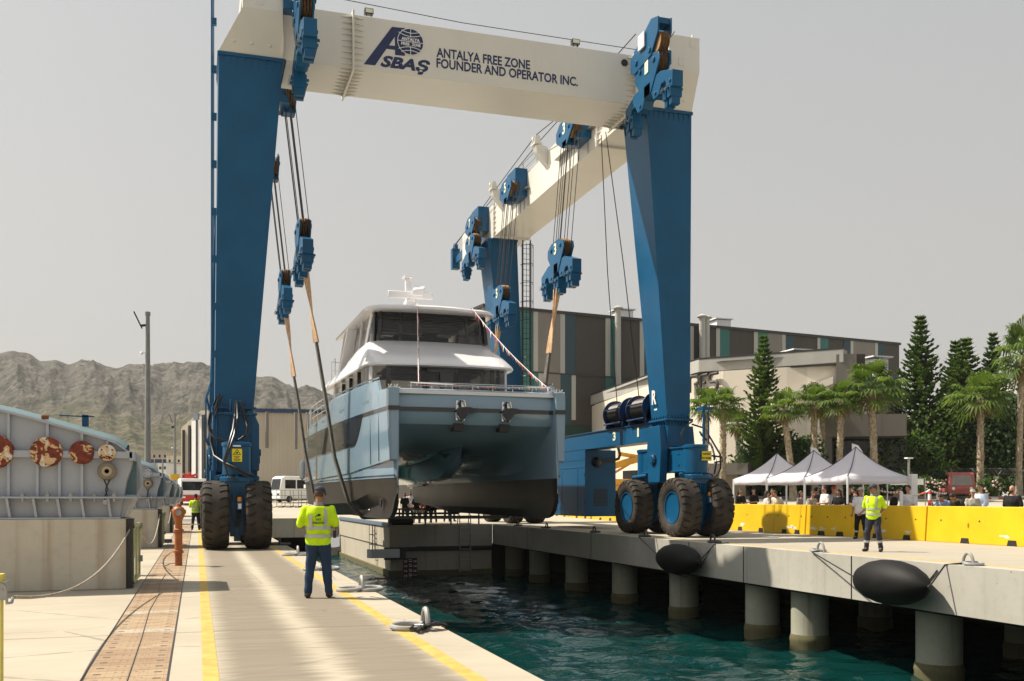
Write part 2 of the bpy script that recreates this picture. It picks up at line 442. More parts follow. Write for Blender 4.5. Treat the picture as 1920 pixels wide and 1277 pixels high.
mb = MB(); mb.box(-400, 2.92, -30, 70.98, -1.0, 0.0); mb.box(-400, 2.80, -30, 70.98, -6, -1.0)
tag(mb.build('pier', MAT['deck'], smooth=False, bevel=.02), 'sunlit concrete pier the worker stands on', 'pier', kind='structure')

# right-hand pier on piles
pr = thing('pier', 'concrete pier on round piles under the right side of the boat lift', 'pier', (15.2, 20, -2.5), kind='structure')
mb = MB(); mb.box(15.2, 34, -30, 51.47, -.86, .186); mb.box(15.2, 15.62, -30, 51.47, .186, .191)
mb.build('slab', MAT['fascia'], pr, smooth=False, bevel=.025)
mb = MB()
for y in (45.6, 37.4, 29.0, 25.62, 20.6): mb.box(15.188, 15.21, y, y+.03, -.86, .19)
mb.build('joint', MAT['dark'], pr, smooth=False)
MAT['shade_dark'] = M('shade_dark_concrete', (.035, .033, .028), .9, spec=.1)  # near-black colour stands in for the shade under the slabs
mb = MB(); mb.box(15.5, 34, -30, 51.4, -.95, -.862); mb.build('soffit', MAT['shade_dark'], pr, smooth=False)  # dark sheet below the slab so the water mirrors black, painted shade
mb = MB(); mb.box(24, 34, -30, 51.4, -6, -.95); mb.box(15.2, 34, 51.5, 52.5, -6, -.88); mb.build('rear_wall', MAT['shade_dark'], pr, smooth=False)  # closing walls coloured as the deep shade behind the piles
for k, (y, x) in enumerate([(18.6, 16.05), (23.6, 16.05), (26.0, 16.05), (31.0, 16.05), (36.0, 16.05), (41.2, 16.05), (46.2, 16.05), (50.2, 16.05), (13.5, 16.05), (8.5, 16.05), (20.6, 20.5), (26.6, 20.5), (33, 20.5), (39, 20.5), (46, 20.5), (14, 20.5)]):
    mb = MB(); mb.lathe([(.52, -6), (.52, -2.28), (.515, -2.25), (.50, -2.2), (.50, -.87)], 28, (x, y, 0))
    p = mb.build('pile', MAT['pile'], pr)
    mb = MB(); mb.lathe([(.515, -2.7), (.535, -2.55), (.528, -2.34), (.545, -2.28), (.53, -2.2), (.506, -2.12)], 28, (x, y, 0)); mb.build('algae_band', MAT['algae'], p)

# central quay block and the end of the slip
qb = thing('quay', 'square concrete quay block below the bow of the catamaran', 'quay', (12, 60, -2.5), kind='structure')
mb = MB(); mb.box(9.6, 15.19, 51.5, 71, -.98, .186); mb.box(9.66, 15.19, 51.62, 71, -6, -.98)
mb.build('wall', MAT['quay'], qb, smooth=False, bevel=.02)
mb = MB(); mb.box(9.52, 9.66, 51.4, 71, -6, -2.18); mb.box(9.66, 15.19, 51.45, 51.62, -6, -2.2); mb.build('ledge', MAT['algae'], qb, smooth=False, bevel=.03)
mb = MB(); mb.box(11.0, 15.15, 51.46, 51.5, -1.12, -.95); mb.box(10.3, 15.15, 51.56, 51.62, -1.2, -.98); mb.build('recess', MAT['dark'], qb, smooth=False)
es = thing('quay', 'far concrete end wall of the slip behind the left tyres', 'quay', (6, 71, -2.5), kind='structure')
mb = MB(); mb.box(2.93, 9.6, 71, 84, -1.15, .186); mb.build('wall', MAT['quay'], es, smooth=False)
mb = MB(); mb.box(2.93, 9.6, 83, 84, -6, -1.16); mb.build('rear_wall', MAT['shade_dark'], es, smooth=False)  # shade under the slip's end painted as dark concrete

# water surface with real ripples
def waves():
    rs = np.random.RandomState(3); xs = np.arange(2.6, 31.0, .11); ys = np.concatenate([np.arange(5, 30, .11), np.arange(30, 84, .22)])
    X, Y = np.meshgrid(xs, ys); Z = np.zeros_like(X)
    for i in range(26):
        wl_ = .55*1.13**(i % 13)*(1+.2*rs.rand()); an = R(70+rs.randn()*38); k = 2*math.pi/wl_
        Z += .0078*wl_**.9*np.sin(k*(X*math.cos(an)+Y*math.sin(an))+rs.rand()*6.28+.6*np.sin(.5*X+rs.rand()*6)+.5*np.sin(.37*Y+i))
    return X, Y, Z
X, Y, Z = waves()
mb = MB(); mb.grid([[(X[i, j], Y[i, j], -2.5+Z[i, j]) for j in range(X.shape[1])] for i in range(X.shape[0])])
o = mb.build('water', MAT['water'], ang=180); tag(o, 'dark green rippled harbour water in the slip', 'water', kind='structure')

# painted lines, trench cover
mb = MB(); mb.box(.05, .19, -6, 70, 0.0, .004); tag(mb.build('yellow_line', MAT['line'], smooth=False), 'yellow painted line beside the trench cover', 'line', kind='structure')
mb = MB(); mb.box(2.27, 2.43, -6, 70, 0.0, .004); tag(mb.build('yellow_line', MAT['line'], smooth=False), 'yellow painted line along the left pier edge', 'line', kind='structure')
mb = MB(); mb.box(15.72, 15.88, -20, 51, .186, .195); tag(mb.build('yellow_line', MAT['line'], smooth=False), 'worn yellow line along the right pier edge', 'line', kind='structure')
def trench():
    t = NT('trench_plates'); x, y, _ = t.sep(); L = .34
    k = t.math('FLOOR', t.math('DIVIDE', y, L)); f = t.math('FRACT', t.math('DIVIDE', y, L))
    wn_ = t.n.new('ShaderNodeTexWhiteNoise'); wn_.noise_dimensions = '1D'; t.l.new(k, wn_.inputs['W']); rv = wn_.outputs['Value']
    c = t.mix(t.ss(rv, .1, .9), (.36, .26, .155, 1), (.26, .17, .098, 1))
    c = t.mix(t.math('GREATER_THAN', rv, .86), c, (.40, .35, .265, 1))
    c = t.mix(t.math('MULTIPLY', t.ss(t.noise(t.map((3, 5, 1)), 1.0, 6, .65), .45, .7), .65), c, (.23, .125, .065, 1))
    gx = t.math('FRACT', t.math('DIVIDE', x, .0716)); g = t.math('LESS_THAN', gx, .05)
    gy = t.math('LESS_THAN', t.math('FRACT', t.math('MULTIPLY', f, 2.0)), .05)
    c = t.mix(t.math('MULTIPLY', t.math('MAXIMUM', g, gy), .55), c, (.14, .08, .045, 1))
    c = t.mix(t.math('LESS_THAN', f, .035), c, (.05, .035, .025, 1))
    def box_(cx, hw, lo, hi):
        return t.math('MULTIPLY', t.math('LESS_THAN', t.math('ABSOLUTE', t.math('SUBTRACT', x, cx)), hw), t.math('MULTIPLY', t.math('GREATER_THAN', f, lo), t.math('LESS_THAN', f, hi)))
    slot = t.math('MAXIMUM', box_(-.86, .035, .45, .62), box_(-.34, .035, .45, .62))
    dots = t.math('MULTIPLY', box_(-.58, .16, .70, .78), t.math('LESS_THAN', t.math('FRACT', t.math('DIVIDE', x, .06)), .4))
    c = t.mix(t.math('MULTIPLY', t.math('MAXIMUM', slot, dots), .85), c, (.03, .025, .02, 1))
    t.set(Base_Color=c, Roughness=.75); t.bump(t.noise(t.map(), 50, 3), .3, .01); return t.m
mb = MB(); mb.box(-.955, -.255, -4, 70, 0, .005)
tag(mb.build('trench_cover', trench(), smooth=False), 'strip of rusty brown perforated trench plates let into the pier', 'trench cover', kind='structure')
mb = MB(); mb.box(-.975, -.955, -4, 70, 0, .0062); mb.box(-.255, -.237, -4, 70, 0, .0062)
tag(mb.build('trench_frame', MAT['dark'], smooth=False), 'thin dark steel edges of the trench cover', 'trench frame', kind='structure')

# mountains
def hills():
    prof = [(-500, 655), (-200, 645), (0, 666), (28, 659), (58, 664), (75, 675), (110, 675), (128, 681), (150, 677), (178, 678), (198, 687), (217, 691), (240, 683), (280, 684), (320, 683), (360, 681), (400, 686), (440, 697), (480, 706), (512, 706), (530, 716), (560, 731), (590, 728), (622, 738), (680, 765), (800, 812), (950, 868), (1150, 905)]
    us = np.linspace(-420, 1000, 640); ridge = np.interp(us, [p[0] for p in prof], [p[1] for p in prof])
    ds = np.concatenate([np.linspace(430, 1080, 210), np.linspace(1090, 1500, 12)]); rows = []
    for d in ds:
        row = []
        for u, rv in zip(us, ridge):
            x, y = bearing(u, d); zr = hgt(rv, 1060.0)
            s = (d-430)/(1060-430)
            foot = .50+.10*mnoise.noise((u*.008, 2.2, 0))-.06*(u/600)
            if s < .58: p = foot*(s/.58)**1.25
            elif s < 1: q = (s-.58)/.42; p = foot+(1-foot)*(q**.75)
            else: p = 1-.8*(s-1)
            n1 = mnoise.ridged_multi_fractal((x*.009, y*.009, 3.1), 1.0, 2.1, 6, 1.0, 2.0)-1.1
            n2 = mnoise.fractal((x*.022, y*.022, 7.7), .9, 2.2, 6)
            n3 = mnoise.ridged_multi_fractal((u*.02, d*.006, 1.7), 1.0, 2.2, 5, 1.0, 2.0)-1.1
            am = sstep(.2, .75, s)*(1-.75*sstep(.9, 1.0, s))
            z = zr*p+(n1*7+n3*6)*am+n2*(1.6+4.2*am)*(1-.55*sstep(.93, 1.0, s))
            row.append((x, y, z))
        rows.append(row)
    m = MB(); m.grid(rows); return m
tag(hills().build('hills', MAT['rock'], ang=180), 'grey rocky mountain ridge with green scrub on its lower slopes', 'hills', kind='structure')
# ================================================================ mobile boat lift
lift = thing('boat_lift', 'huge blue and cream mobile boat lift straddling the slip on rubber tyres', 'boat lift', (9.35, 43, 0))
B, CR, NV = MAT['blue'], MAT['cream'], MAT['navy']
def put(o, parent, loc, rotz=0.0):
    q = ORG[parent.name]; o.parent = parent; o.location = (loc[0]-q[0], loc[1]-q[1], loc[2]-q[2]); o.rotation_euler = (0, 0, rotz); return o

# ---- legs: tapered boxes with a toothed collar at the top and a flange at the foot
def leg(x0, x1, X0, X1, y0, y1, Y0, Y1, zb=4.55, zt=16.2):
    m = MB(); m.frus(x0, x1, y0, y1, zb, X0, X1, Y0, Y1, zt)
    m.box(X0-.04, X1+.04, Y0-.05, Y1+.05, zt-.10, zt+.012)
    for k in range(9):
        x = X0+.12+(X1-X0-.24)*k/8; m.hexa([(x-.02, Y0-.002, zt-.40), (x+.02, Y0-.002, zt-.40), (x+.02, Y0+.05, zt-.40), (x-.02, Y0+.05, zt-.40), (x-.02, Y0-.05, zt-.1), (x+.02, Y0-.05, zt-.1), (x+.02, Y0+.05, zt-.1), (x-.02, Y0+.05, zt-.1)])
    for k in range(9):
        y = Y0+.12+(Y1-Y0-.24)*k/8; m.hexa([(X0-.002, y-.02, zt-.40), (X0+.05, y-.02, zt-.40), (X0+.05, y+.02, zt-.40), (X0-.002, y+.02, zt-.40), (X0-.04, y-.02, zt-.1), (X0+.05, y-.02, zt-.1), (X0+.05, y+.02, zt-.1), (X0-.04, y+.02, zt-.1)])
    m.box(x0-.09, x1+.09, y0-.09, y1+.09, zb-.03, zb+.05)
    n = 7
    for k in range(n):
        x = x0+.08+(x1-x0-.16)*k/(n-1)
        m.prism([(y0-.085, zb+.05), (y0+.02, zb+.05), (y0+.02, zb+.30)], 'x', x-.015, x+.015)
        m.prism([(y0-.085, zb-.03), (y0+.02, zb-.03), (y0+.02, zb-.26)], 'x', x-.015, x+.015)
        y = y0+.08+(y1-y0-.16)*k/(n-1)
        m.prism([(x0-.085, zb+.05), (x0+.02, zb+.05), (x0+.02, zb+.30)], 'y', y-.015, y+.015)
        m.prism([(x0-.085, zb-.03), (x0+.02, zb-.03), (x0+.02, zb-.26)], 'y', y-.015, y+.015)
    # lower stub between the two bogies
    m.frus(x0+.02, x1-.02, y0+.02, y1-.02, 3.55, x0+.02, x1-.02, y0+.02, y1-.02, zb-.03)
    return m.build('leg', B, lift, bevel=.012)
leg(.56, 1.79, .68, 2.75, 33.95, 35.3, 33.9, 36.0)
FR = leg(16.88, 17.83, 16.0, 17.87, 33.95, 35.3, 33.9, 36.0)
leg(16.88, 17.83, 15.62, 17.3, 53.9, 55.3, 53.7, 55.8)
leg(.56, 1.79, .9, 2.86, 53.9, 55.3, 53.7, 55.8)
m = MB(); text_fit(m, 'R', (16.77, 35.05, 5.22), (0, -1, 0), (0, 0, 1), .38, .52, bold=.03, extrude=.008)
m.build('lettering', MAT['white'], FR, smooth=False)
m = MB(); m.box(16.84, 16.86, 34.75, 35.0, 4.98, 5.04); m.build('plate', MAT['white'], FR, smooth=False)

# ---- side girders
def girder(x0, x1, cx0, cx1, lx0, lx1):
    m = MB(); m.box(x0, x1, 33.95, 60.3, 16.22, 18.05)
    # raised nose over the front leg with a sloped underside
    m.prism([(33.2, 17.44), (33.2, 18.7), (36.6, 18.7), (36.9, 18.06), (36.9, 17.0), (34.0, 17.0)], 'x', cx0, cx1)
    m.hexa([(lx0, 33.88, 16.22), (lx1, 33.88, 16.22), (lx1, 36.1, 16.22), (lx0, 36.1, 16.22), (cx0, 33.2, 17.44), (cx1, 33.2, 17.44), (cx1, 36.6, 17.44), (cx0, 36.6, 17.44)])
    for y in (38.2, 53.2):                                    # bolted splice flanges
        m.box(x0-.10, x1+.10, y-.03, y+.03, 16.12, 18.10)
        for k in range(6):
            z = 16.4+k*.28
            for sx in (x0-.001, x1+.001):
                d = -.09 if sx < x1 else .09
                m.prism([(sx, y-.35), (sx+d, y), (sx, y+.35)], 'z', z-.012, z+.012)
    for k in range(3):
        x = lx0+(lx1-lx0)*(.22+.28*k); m.lathe([(.001, -.05), (.06, -.04), (.085, 0), (.085, .05)], 12, (x, 33.75-.02, 16.55), ax='y')
    for (u, w) in ((.68, 18.30), (.30, 17.58)):               # patch plates
        x = cx0+(cx1-cx0)*u; m.box(x, x+.28, 33.188, 33.2, w, w+.32)
        for a in (.05, .22):
            for b in (.05, .26): m.lathe([(.02, -.012), (.02, 0)], 6, (x+a, 33.188, w+b), ax='y')
    m.box(cx1-.25, cx1-.20, 33.3, 33.36, 18.7, 18.86)
    return m.build('girder', CR, lift, bevel=.012)
girder(1.41, 2.86, 1.41, 2.68, .68, 2.75)
GR = girder(15.84, 17.83, 16.58, 17.83, 16.0, 17.87)
m = MB()
for (y, n) in ((40.4, 5.0), (48.6, 3.2)):
    m.box(15.62, 15.84, y-n/2, y+n/2, 17.06, 17.10)
    for k in range(5): m.box(15.815, 15.838, y-n/2+.3+k*(n-.6)/4-.02, y-n/2+.3+k*(n-.6)/4+.02, 16.24, 17.06)
m.build('ledge', MAT['steel'], GR, smooth=False)
m = MB()
for y in (39.6, 48.4, 52):                                    # guard rails on top
    m.box(15.9, 15.94, y-.02, y+.02, 18.05, 18.75)
m.tube([(15.92, 46.2, 18.05), (15.92, 46.2, 18.72), (15.92, 52, 18.72)], .02, 6); m.tube([(15.92, 46.2, 18.4), (15.92, 52, 18.4)], .015, 6)
m.build('rail', MAT['steel'], GR, smooth=False)
m = MB()
for y in (44.6, 51.8):                                        # cream rope guides on brackets
    m.prism([(15.84, 17.35), (15.3, 17.95), (15.22, 18.25), (15.5, 18.3), (15.84, 18.2)], 'y', y-.22, y+.22)
    m.box(15.15, 15.55, y-.3, y+.3, 18.3, 18.36)
    for dy in (-.22, .16): m.prism([(15.15, 18.36), (15.5, 18.36), (15.42, 18.72), (15.22, 18.72)], 'y', y+dy, y+dy+.05)
    m.lathe([(.17, -.10), (.2, -.08), (.16, 0), (.2, .08), (.17, .10)], 16, (15.32, y, 18.58), ax='y')
m.build('rope_guide', CR, GR)
m = MB(); m.prism([(60.3, 16.7), (60.3, 17.25), (62.6, 17.1), (62.6, 16.75)], 'x', 15.9, 16.1); m.box(15.7, 16.2, 62.3, 62.75, 16.4, 17.7)
m.lathe([(.3, -.1), (.3, .1)], 16, (15.95, 62.5, 17.75), ax='x'); m.build('rope_bracket', B, GR)
m = MB()
m.tube([(15.95, 62.5, 18.05), (15.7, 45, 18.75), (15.6, 34.0, 18.9)], .022, 5); m.tube([(15.7, 62.5, 17.6), (15.5, 51.8, 18.4), (15.32, 44.6, 18.80), (15.2, 40, 18.3)], .022, 5)
m.build('wire_rope', MAT['rope'], GR)

# ---- cross beam with flanges, lettering and emblem
m = MB(); m.box(2.68, 16.58, 33.9, 36.35, 16.22, 18.05)
for x in (5.06, 15.55):
    m.box(x-.035, x+.035, 33.74, 36.5, 16.08, 18.15)
    for k in range(9):
        z = 16.32+k*.20; m.prism([(x-.42, 33.9), (x, 33.76), (x+.42, 33.9)], 'z', z-.012, z+.012)
    for k in range(8):
        y = 34.05+k*.30; m.prism([(x-.45, 16.22), (x, 16.1), (x+.45, 16.22)], 'y', y-.014, y+.014)
m.prism([(2.70, 33.9), (2.70, 33.55), (2.74, 33.55), (2.74, 33.9)], 'z', 15.2+1.1, 18.3)
beam = m.build('cross_beam', CR, lift, bevel=.012)
m = MB(); yf = 33.893
ux, uz = (1, 0, 0), (0, 0, 1)
for (s, x, z, w, h) in (('ANTALYA FREE ZONE', 7.97, 17.00, 3.44, .315), ('FOUNDER AND OPERATOR INC.', 7.97, 16.63, 5.28, .315)):
    text_fit(m, s, (x, yf, z), ux, uz, w, h, bold=.022, extrude=.004)
text_fit(m, 'SBAŞ', (6.0, yf, 16.42), ux, uz, 1.74, .36, bold=.045, extrude=.004, shear=.3)
def slab(pts, y0=yf-.004, y1=yf+.006):
    m.prism(pts, 'y', y1, y0)
slab([(5.43, 16.40), (5.82, 16.41), (6.21, 17.03), (6.30, 17.16), (6.50, 17.49), (6.85, 17.83), (6.40, 17.81)])
slab([(6.21, 17.03), (6.51, 17.035), (6.51, 17.17), (6.30, 17.16)])
slab([(6.51, 16.86), (6.85, 16.87), (6.85, 17.83), (6.50, 17.49)])
lt = m.build('lettering', MAT['letter'], beam, smooth=False)
m = MB(); m.lathe([(.455, 0), (.455, .006)], 40, (7.05, yf-.012, 17.375), ax='y'); m.build('emblem', MAT['letter'], beam, smooth=False)
m = MB(); gc = (7.05, 17.375); yy = yf-.02
def arc(pts): m.tube([(p[0], yy, p[1]) for p in pts], .012, 5)
arc([(gc[0]+.455*math.cos(a*math.pi/16), gc[1]+.455*math.sin(a*math.pi/16)) for a in range(33)])
for s in (-1, 1):
    arc([(gc[0]+x*.455, gc[1]+s*(.16+.24*x*x*.5+.02)) for x in axis(-.93, .93, 10)])
    arc([(gc[0]+x*.455, gc[1]+s*(.30+.15*x*x)) for x in axis(-.70, .70, 8)])
arc([(gc[0], gc[1]-.45), (gc[0], gc[1]-.15)]); arc([(gc[0], gc[1]+.15), (gc[0], gc[1]+.45)]); arc([(gc[0]-.45, gc[1]), (gc[0]+.45, gc[1])])
text_fit(m, 'ANTALYA', (gc[0]-.32, yy, gc[1]+.03), ux, uz, .64, .105, bold=.03, extrude=.004)
text_fit(m, 'FREE', (gc[0]-.33, yy, gc[1]-.135), ux, uz, .29, .095, bold=.03, extrude=.004)
text_fit(m, 'ZONE', (gc[0]+.04, yy, gc[1]-.135), ux, uz, .31, .095, bold=.03, extrude=.004)
m.build('emblem_detail', MAT['white'], beam, smooth=False)
for x in (5.62, 13.2):
    m = MB(); m.box(x-.15, x+.15, 33.92, 34.12, 18.17, 18.36); m.box(x-.09, x-.07, 33.97, 34.05, 18.05, 18.17); m.box(x+.07, x+.09, 33.97, 34.05, 18.05, 18.17)
    f_ = m.build('floodlight', MAT['dark'], lift, smooth=False, bevel=.02)
    m = MB(); m.box(x-.12, x+.12, 33.905, 33.922, 18.20, 18.33); m.build('lens', MAT['offwhite'], f_, smooth=False)
m = MB(); m.tube([(2.7, 34.2, 18.75), (9, 34.2, 18.46), (16.6, 34.2, 18.42)], .014, 5); m.tube([(15.6, 33.7, 17.62), (16.3, 33.2, 18.1), (16.5, 32.6, 18.5)], .018, 5)
m.lathe([(.13, -.03), (.13, 0)], 18, (15.1, 33.9, 17.72), ax='y')
m.build('stay_wire', MAT['rope'], lift)

# ---- hoist trolleys fixed to the girders: box, hanging plate pair and sheaves
def leaf(m, x, y, z, w, top, bot, th=.5):     # leaf shaped sheave block, plates in the YZ plane
    pts = [(-w, 0), (-w*.92, top*.55), (-w*.35, top), (w*.55, top*.9), (w, top*.45), (w, -.12), (w*.25, bot), (-w*.25, bot)]
    for a, b in ((x-th/2, x-th/2+.05), (x+th/2-.05, x+th/2)): m.prism([(y+p[0], z+p[1]) for p in pts], 'x', a, b)
    m.prism([(y+p[0]*.93, z+p[1]*.90-.02) for p in pts[:2]+pts[2:4]+pts[4:]], 'x', x-th/2+.05, x+th/2-.05) if False else None
    for sy in (-.55, .55): m.cyl((x-th/2-.05, y+sy*w, z+.12), (x+th/2+.05, y+sy*w, z+.12), .09, n=10)
    m.box(x-th/2, x+th/2, y-w*.25, y+w*.25, z+bot, z+bot*.55)
def sheaves(m, x, y, z, w, th=.5, r=.36):
    for sy in (-.55, .55):
        for k in range(4):
            cx = x-th/2+.10+k*(th-.2)/3; m.lathe([(r, -.024), (r+.03, -.024), (r-.03, 0), (r+.03, .024), (r, .024)], 18, (cx, y+sy*w, z+.12), ax='x')
NUM = {}
for (side, y, num) in ((1, 31.9, None), (1, 39.8, '3'), (1, 48.3, '5'), (1, 55.2, '7'), (-1, 31.9, None), (-1, 39.8, None), (-1, 48.3, None), (-1, 55.2, None)):
    x = 15.3 if side > 0 else 3.3; gx = 15.84 if side > 0 else 2.86
    if y < 33: continue
    m = MB(); m.box(min(x-.1, gx-.001), max(x+.1, gx+.001), y-.85, y+.55, 16.75, 18.15); leaf(m, x-.12*side, y, 17.15, 1.0, .65, -.55)
    t_ = m.build('hoist_trolley', B, lift, bevel=.012)
    m = MB(); sheaves(m, x-.12*side, y, 17.05, 1.0); m.build('sheave', MAT['sheave'], t_)
    if num:
        m = MB(); text_fit(m, num, (x-.12-.26, y+.16, 17.15), (0, -1, 0), (0, 0, 1), .3, .45, bold=.03, extrude=.006); m.build('number', MAT['offwhite'], t_, smooth=False)
for side in (1, -1):                            # front trolleys hang ahead of the cross beam
    x = 15.3 if side > 0 else 3.25; m = MB()
    gx = 16.58 if side > 0 else 2.68
    m.box(min(x, gx), max(x, gx), 33.0, 33.5, 17.5, 18.0)
    m.prism([(33.2, 17.0), (33.2, 17.5), (32.3, 17.9), (31.5, 18.25), (30.95, 18.1), (30.95, 17.6), (31.5, 17.0), (32.9, 16.85)], 'x', x-.27, x-.21)
    m.prism([(33.2, 17.0), (33.2, 17.5), (32.3, 17.9), (31.5, 18.25), (30.95, 18.1), (30.95, 17.6), (31.5, 17.0), (32.9, 16.85)], 'x', x+.21, x+.27)
    m.box(x-.21, x+.21, 31.0, 31.5, 17.9, 18.1)
    for y in (31.6, 32.7): m.cyl((x-.32, y, 17.2), (x+.32, y, 17.2), .10, n=10)
    t_ = m.build('hoist_trolley', B, lift, bevel=.012)
    m = MB()
    for k in range(4): m.lathe([(.30, -.025), (.34, -.025), (.29, 0), (.34, .025), (.30, .025)], 18, (x-.15+k*.1, 31.25, 17.35), ax='x')
    m.build('sheave', MAT['sheave'], t_)
    m = MB(); m.box(x-.36, x-.28, 31.9, 32.4, 17.45, 18.0); m.build('lamp_box', MAT['white'], t_, smooth=False, bevel=.03)

# ---- lower hoist blocks: hang on ropes, so each is a thing of its own
def spreader(m, x, y, z, full=True):
    pts = [(-1.9, -.42), (-1.9, .12), (-1.0, .42), (1.0, .42), (1.9, .12), (1.9, -.42), (1.55, -.42), (1.35, -.05), (1.05, -.05), (.85, -.35), (.45, -.35), (.3, -.1), (-.3, -.1), (-.45, -.35), (-.85, -.35), (-1.05, -.05), (-1.35, -.05), (-1.55, -.42)]
    m.prism([(y+p[0], z+p[1]) for p in pts], 'x', x-.20, x+.20)
    for k in (-1.72, -.62, .62, 1.72):
        m.cyl((x-.24, y+k, z-.2), (x+.24, y+k, z-.2), .07, n=8)
def shackle(m, x, y, z):
    for d in (-.17, .17):
        m.box(x-.22, x+.22, y+d-.12, y+d+.12, z-.42, z+.02); m.box(x-.16, x+.16, y+d-.10, y+d+.10, z-.66, z-.42)
        m.cyl((x-.30, y+d, z-.12), (x+.30, y+d, z-.12), .05, n=8); m.box(x-.10, x+.10, y+d-.05, y+d+.05, z+.02, z+.2)
def hoist(label, side, x, y, z, ux_, uy, uz_, num=None, ends=True, ropes=True, zs=None):
    t = thing('hoist_block', label, 'hoist block', (x, y, z-1.5), 'lifting blocks of the boat lift')
    m = MB(); leaf(m, x, y, z, 1.0, .45, -.95, .46); hb = m.build('sheave_housing', B, t, bevel=.01)
    m = MB(); sheaves(m, x, y, z-.02, .9, .46, .30); m.build('sheave', MAT['sheave'], t)
    zz = zs if zs is not None else z-.85
    m = MB(); spreader(m, x, y, zz); m.build('spreader_bar', B, t, bevel=.012)
    for k in ((-1.5, 0, 1.5) if ends is True else ends):
        m = MB(); shackle(m, x, y+k, zz-.30); s_ = m.build('shackle', B, t, bevel=.01)
        m = MB()
        for d in (-.17, .17): m.tube([(x-.22, y+k+d-.08, zz-.35), (x-.34, y+k+d-.08, zz-.35), (x-.34, y+k+d+.06, zz-.47), (x-.22, y+k+d+.06, zz-.47)], .014, 5)
        m.build('pin_clip', MAT['steel'], s_)
    if ropes:
        m = MB()
        for sy in (-.86, -.24+.0, .24, .86):
            for k in (0, 1, 2, 3):
                if (k % 2) == (sy in (-.24, .24)): continue
                cx = -.15+k*.1
                m.tube([(x+cx, y+sy, z+.15), (ux_+cx, uy+sy*1.02, uz_)], .017, 5)
        m.build('wire_rope', MAT['rope'], t)
    if num:
        m = MB(); text_fit(m, num, (x-.245, y+.15, z-.12), (0, -1, 0), (0, 0, 1), .28, .44, bold=.03, extrude=.006); m.build('number', MAT['offwhite'], hb, smooth=False)
    return t
hoist('blue hoist block numbered 1 tucked up at the right end of the lettered beam', 1, 15.3, 31.9, 16.65, 15.3, 31.9, 17.4, '1', (-1.5, 1.5), True, 15.78)
hoist('blue hoist block numbered 3 holding the beige sling at the right bow', 1, 14.7, 39.6, 12.05, 15.18, 39.8, 16.95, '3')
hoist('blue hoist block numbered 5 hanging in front of the far right leg', 1, 14.7, 48.2, 11.85, 15.18, 48.3, 16.95, '5')
hoist('blue hoist block numbered 7 tucked up at the far end of the right girder', 1, 15.1, 55.0, 16.2, 15.18, 55.2, 16.9, '7', (-1.5, 1.5), True, 15.35)
hoist('blue hoist block tucked up in front of the left end of the lettered beam', -1, 3.22, 31.9, 16.75, 3.25, 31.9, 17.5, None, (-1.5, 1.5), True, 15.75)
hoist('larger nearer blue hoist block on ropes between the left leg and the boat', -1, 3.98, 39.8, 12.05, 3.42, 39.8, 16.95, None)
hoist('smaller farther blue hoist block on ropes just right of the left leg', -1, 3.98, 48.4, 11.95, 3.42, 48.3, 16.95, None)

def sling(label, y, L, Rr):
    """L, Rr: x,z points from the left block down; the band passes under both hulls"""
    t = thing('lifting_sling', label, 'sling', (9.35, y, .6), 'slings under the boat')
    BE = M('sling_webbing', (.55, .36, .20), .8, 0, .18, 6, dirt=.55, dcol=(.42, .10, .035)); GY = M('sling_sleeve', (.115, .105, .09), .75, 0, .3, 5, .3, 20)
    for pts, s in ((L, -1), (Rr, 1)):
        a, b, c = pts[0], pts[1], pts[2:]
        m = MB()
        for d, w in ((-.16, .8), (.15, 1.0)):
            pa = Vector((a[0], y+d*1.1, a[1])); pb = Vector((b[0], y+d*.25, b[1]))
            rows = []
            for k in range(9):
                f = k/8; p = pa.lerp(pb, f); an = R(20+120*f*w); hw = .13
                dx = Vector((math.cos(an)*hw, math.sin(an)*hw, 0)); n_ = Vector((-math.sin(an), math.cos(an), 0))*.022
                rows.append([p-dx-n_, p+dx-n_, p+dx+n_, p-dx+n_])
            m.grid(rows, closed=True)
        m.build('strap', BE, t)
        m = MB(); P = [b]+list(c)
        rows = []
        for k, q in enumerate(P):
            nx = P[min(k+1, len(P)-1)]; pv = P[max(k-1, 0)]; d = Vector((nx[0]-pv[0], 0, nx[1]-pv[1])).normalized(); n_ = Vector((-d.z, 0, d.x))*.05
            p = Vector((q[0], y, q[1])); hw = Vector((0, .22 if k else .15, 0))
            rows.append([p-hw-n_, p+hw-n_, p+hw+n_, p-hw+n_])
        m.grid(rows, closed=True); m.build('sleeve', GY, t)
    m = MB(); a = L[-1]; b = Rr[-1]; m.box(a[0], b[0], y-.22, y+.22, a[1]-.05, a[1]+.05); m.build('sleeve', GY, t)
    return t
sling('near sling of the boat, dark band running down past the left bow windows', 39.8, [(4.05, 10.7), (4.5, 7.75), (4.85, 5.6), (5.22, 3.2), (5.60, 1.95), (5.78, 1.38), (6.18, 1.0), (6.35, .80)], [(14.62, 10.5), (14.25, 7.75), (13.95, 5.6), (13.48, 3.2), (13.10, 1.95), (12.92, 1.38), (12.52, 1.0), (12.35, .80)])
sling('far sling of the boat, orange strap nearest the left leg', 48.4, [(4.02, 10.6), (4.42, 7.4), (4.62, 6.2), (4.95, 3.8), (5.36, 1.75), (5.55, 1.30), (6.0, 1.0), (6.3, .84)], [(14.62, 10.4), (14.25, 7.4), (14.05, 6.2), (13.75, 3.8), (13.34, 1.75), (13.15, 1.30), (12.7, 1.0), (12.4, .84)])

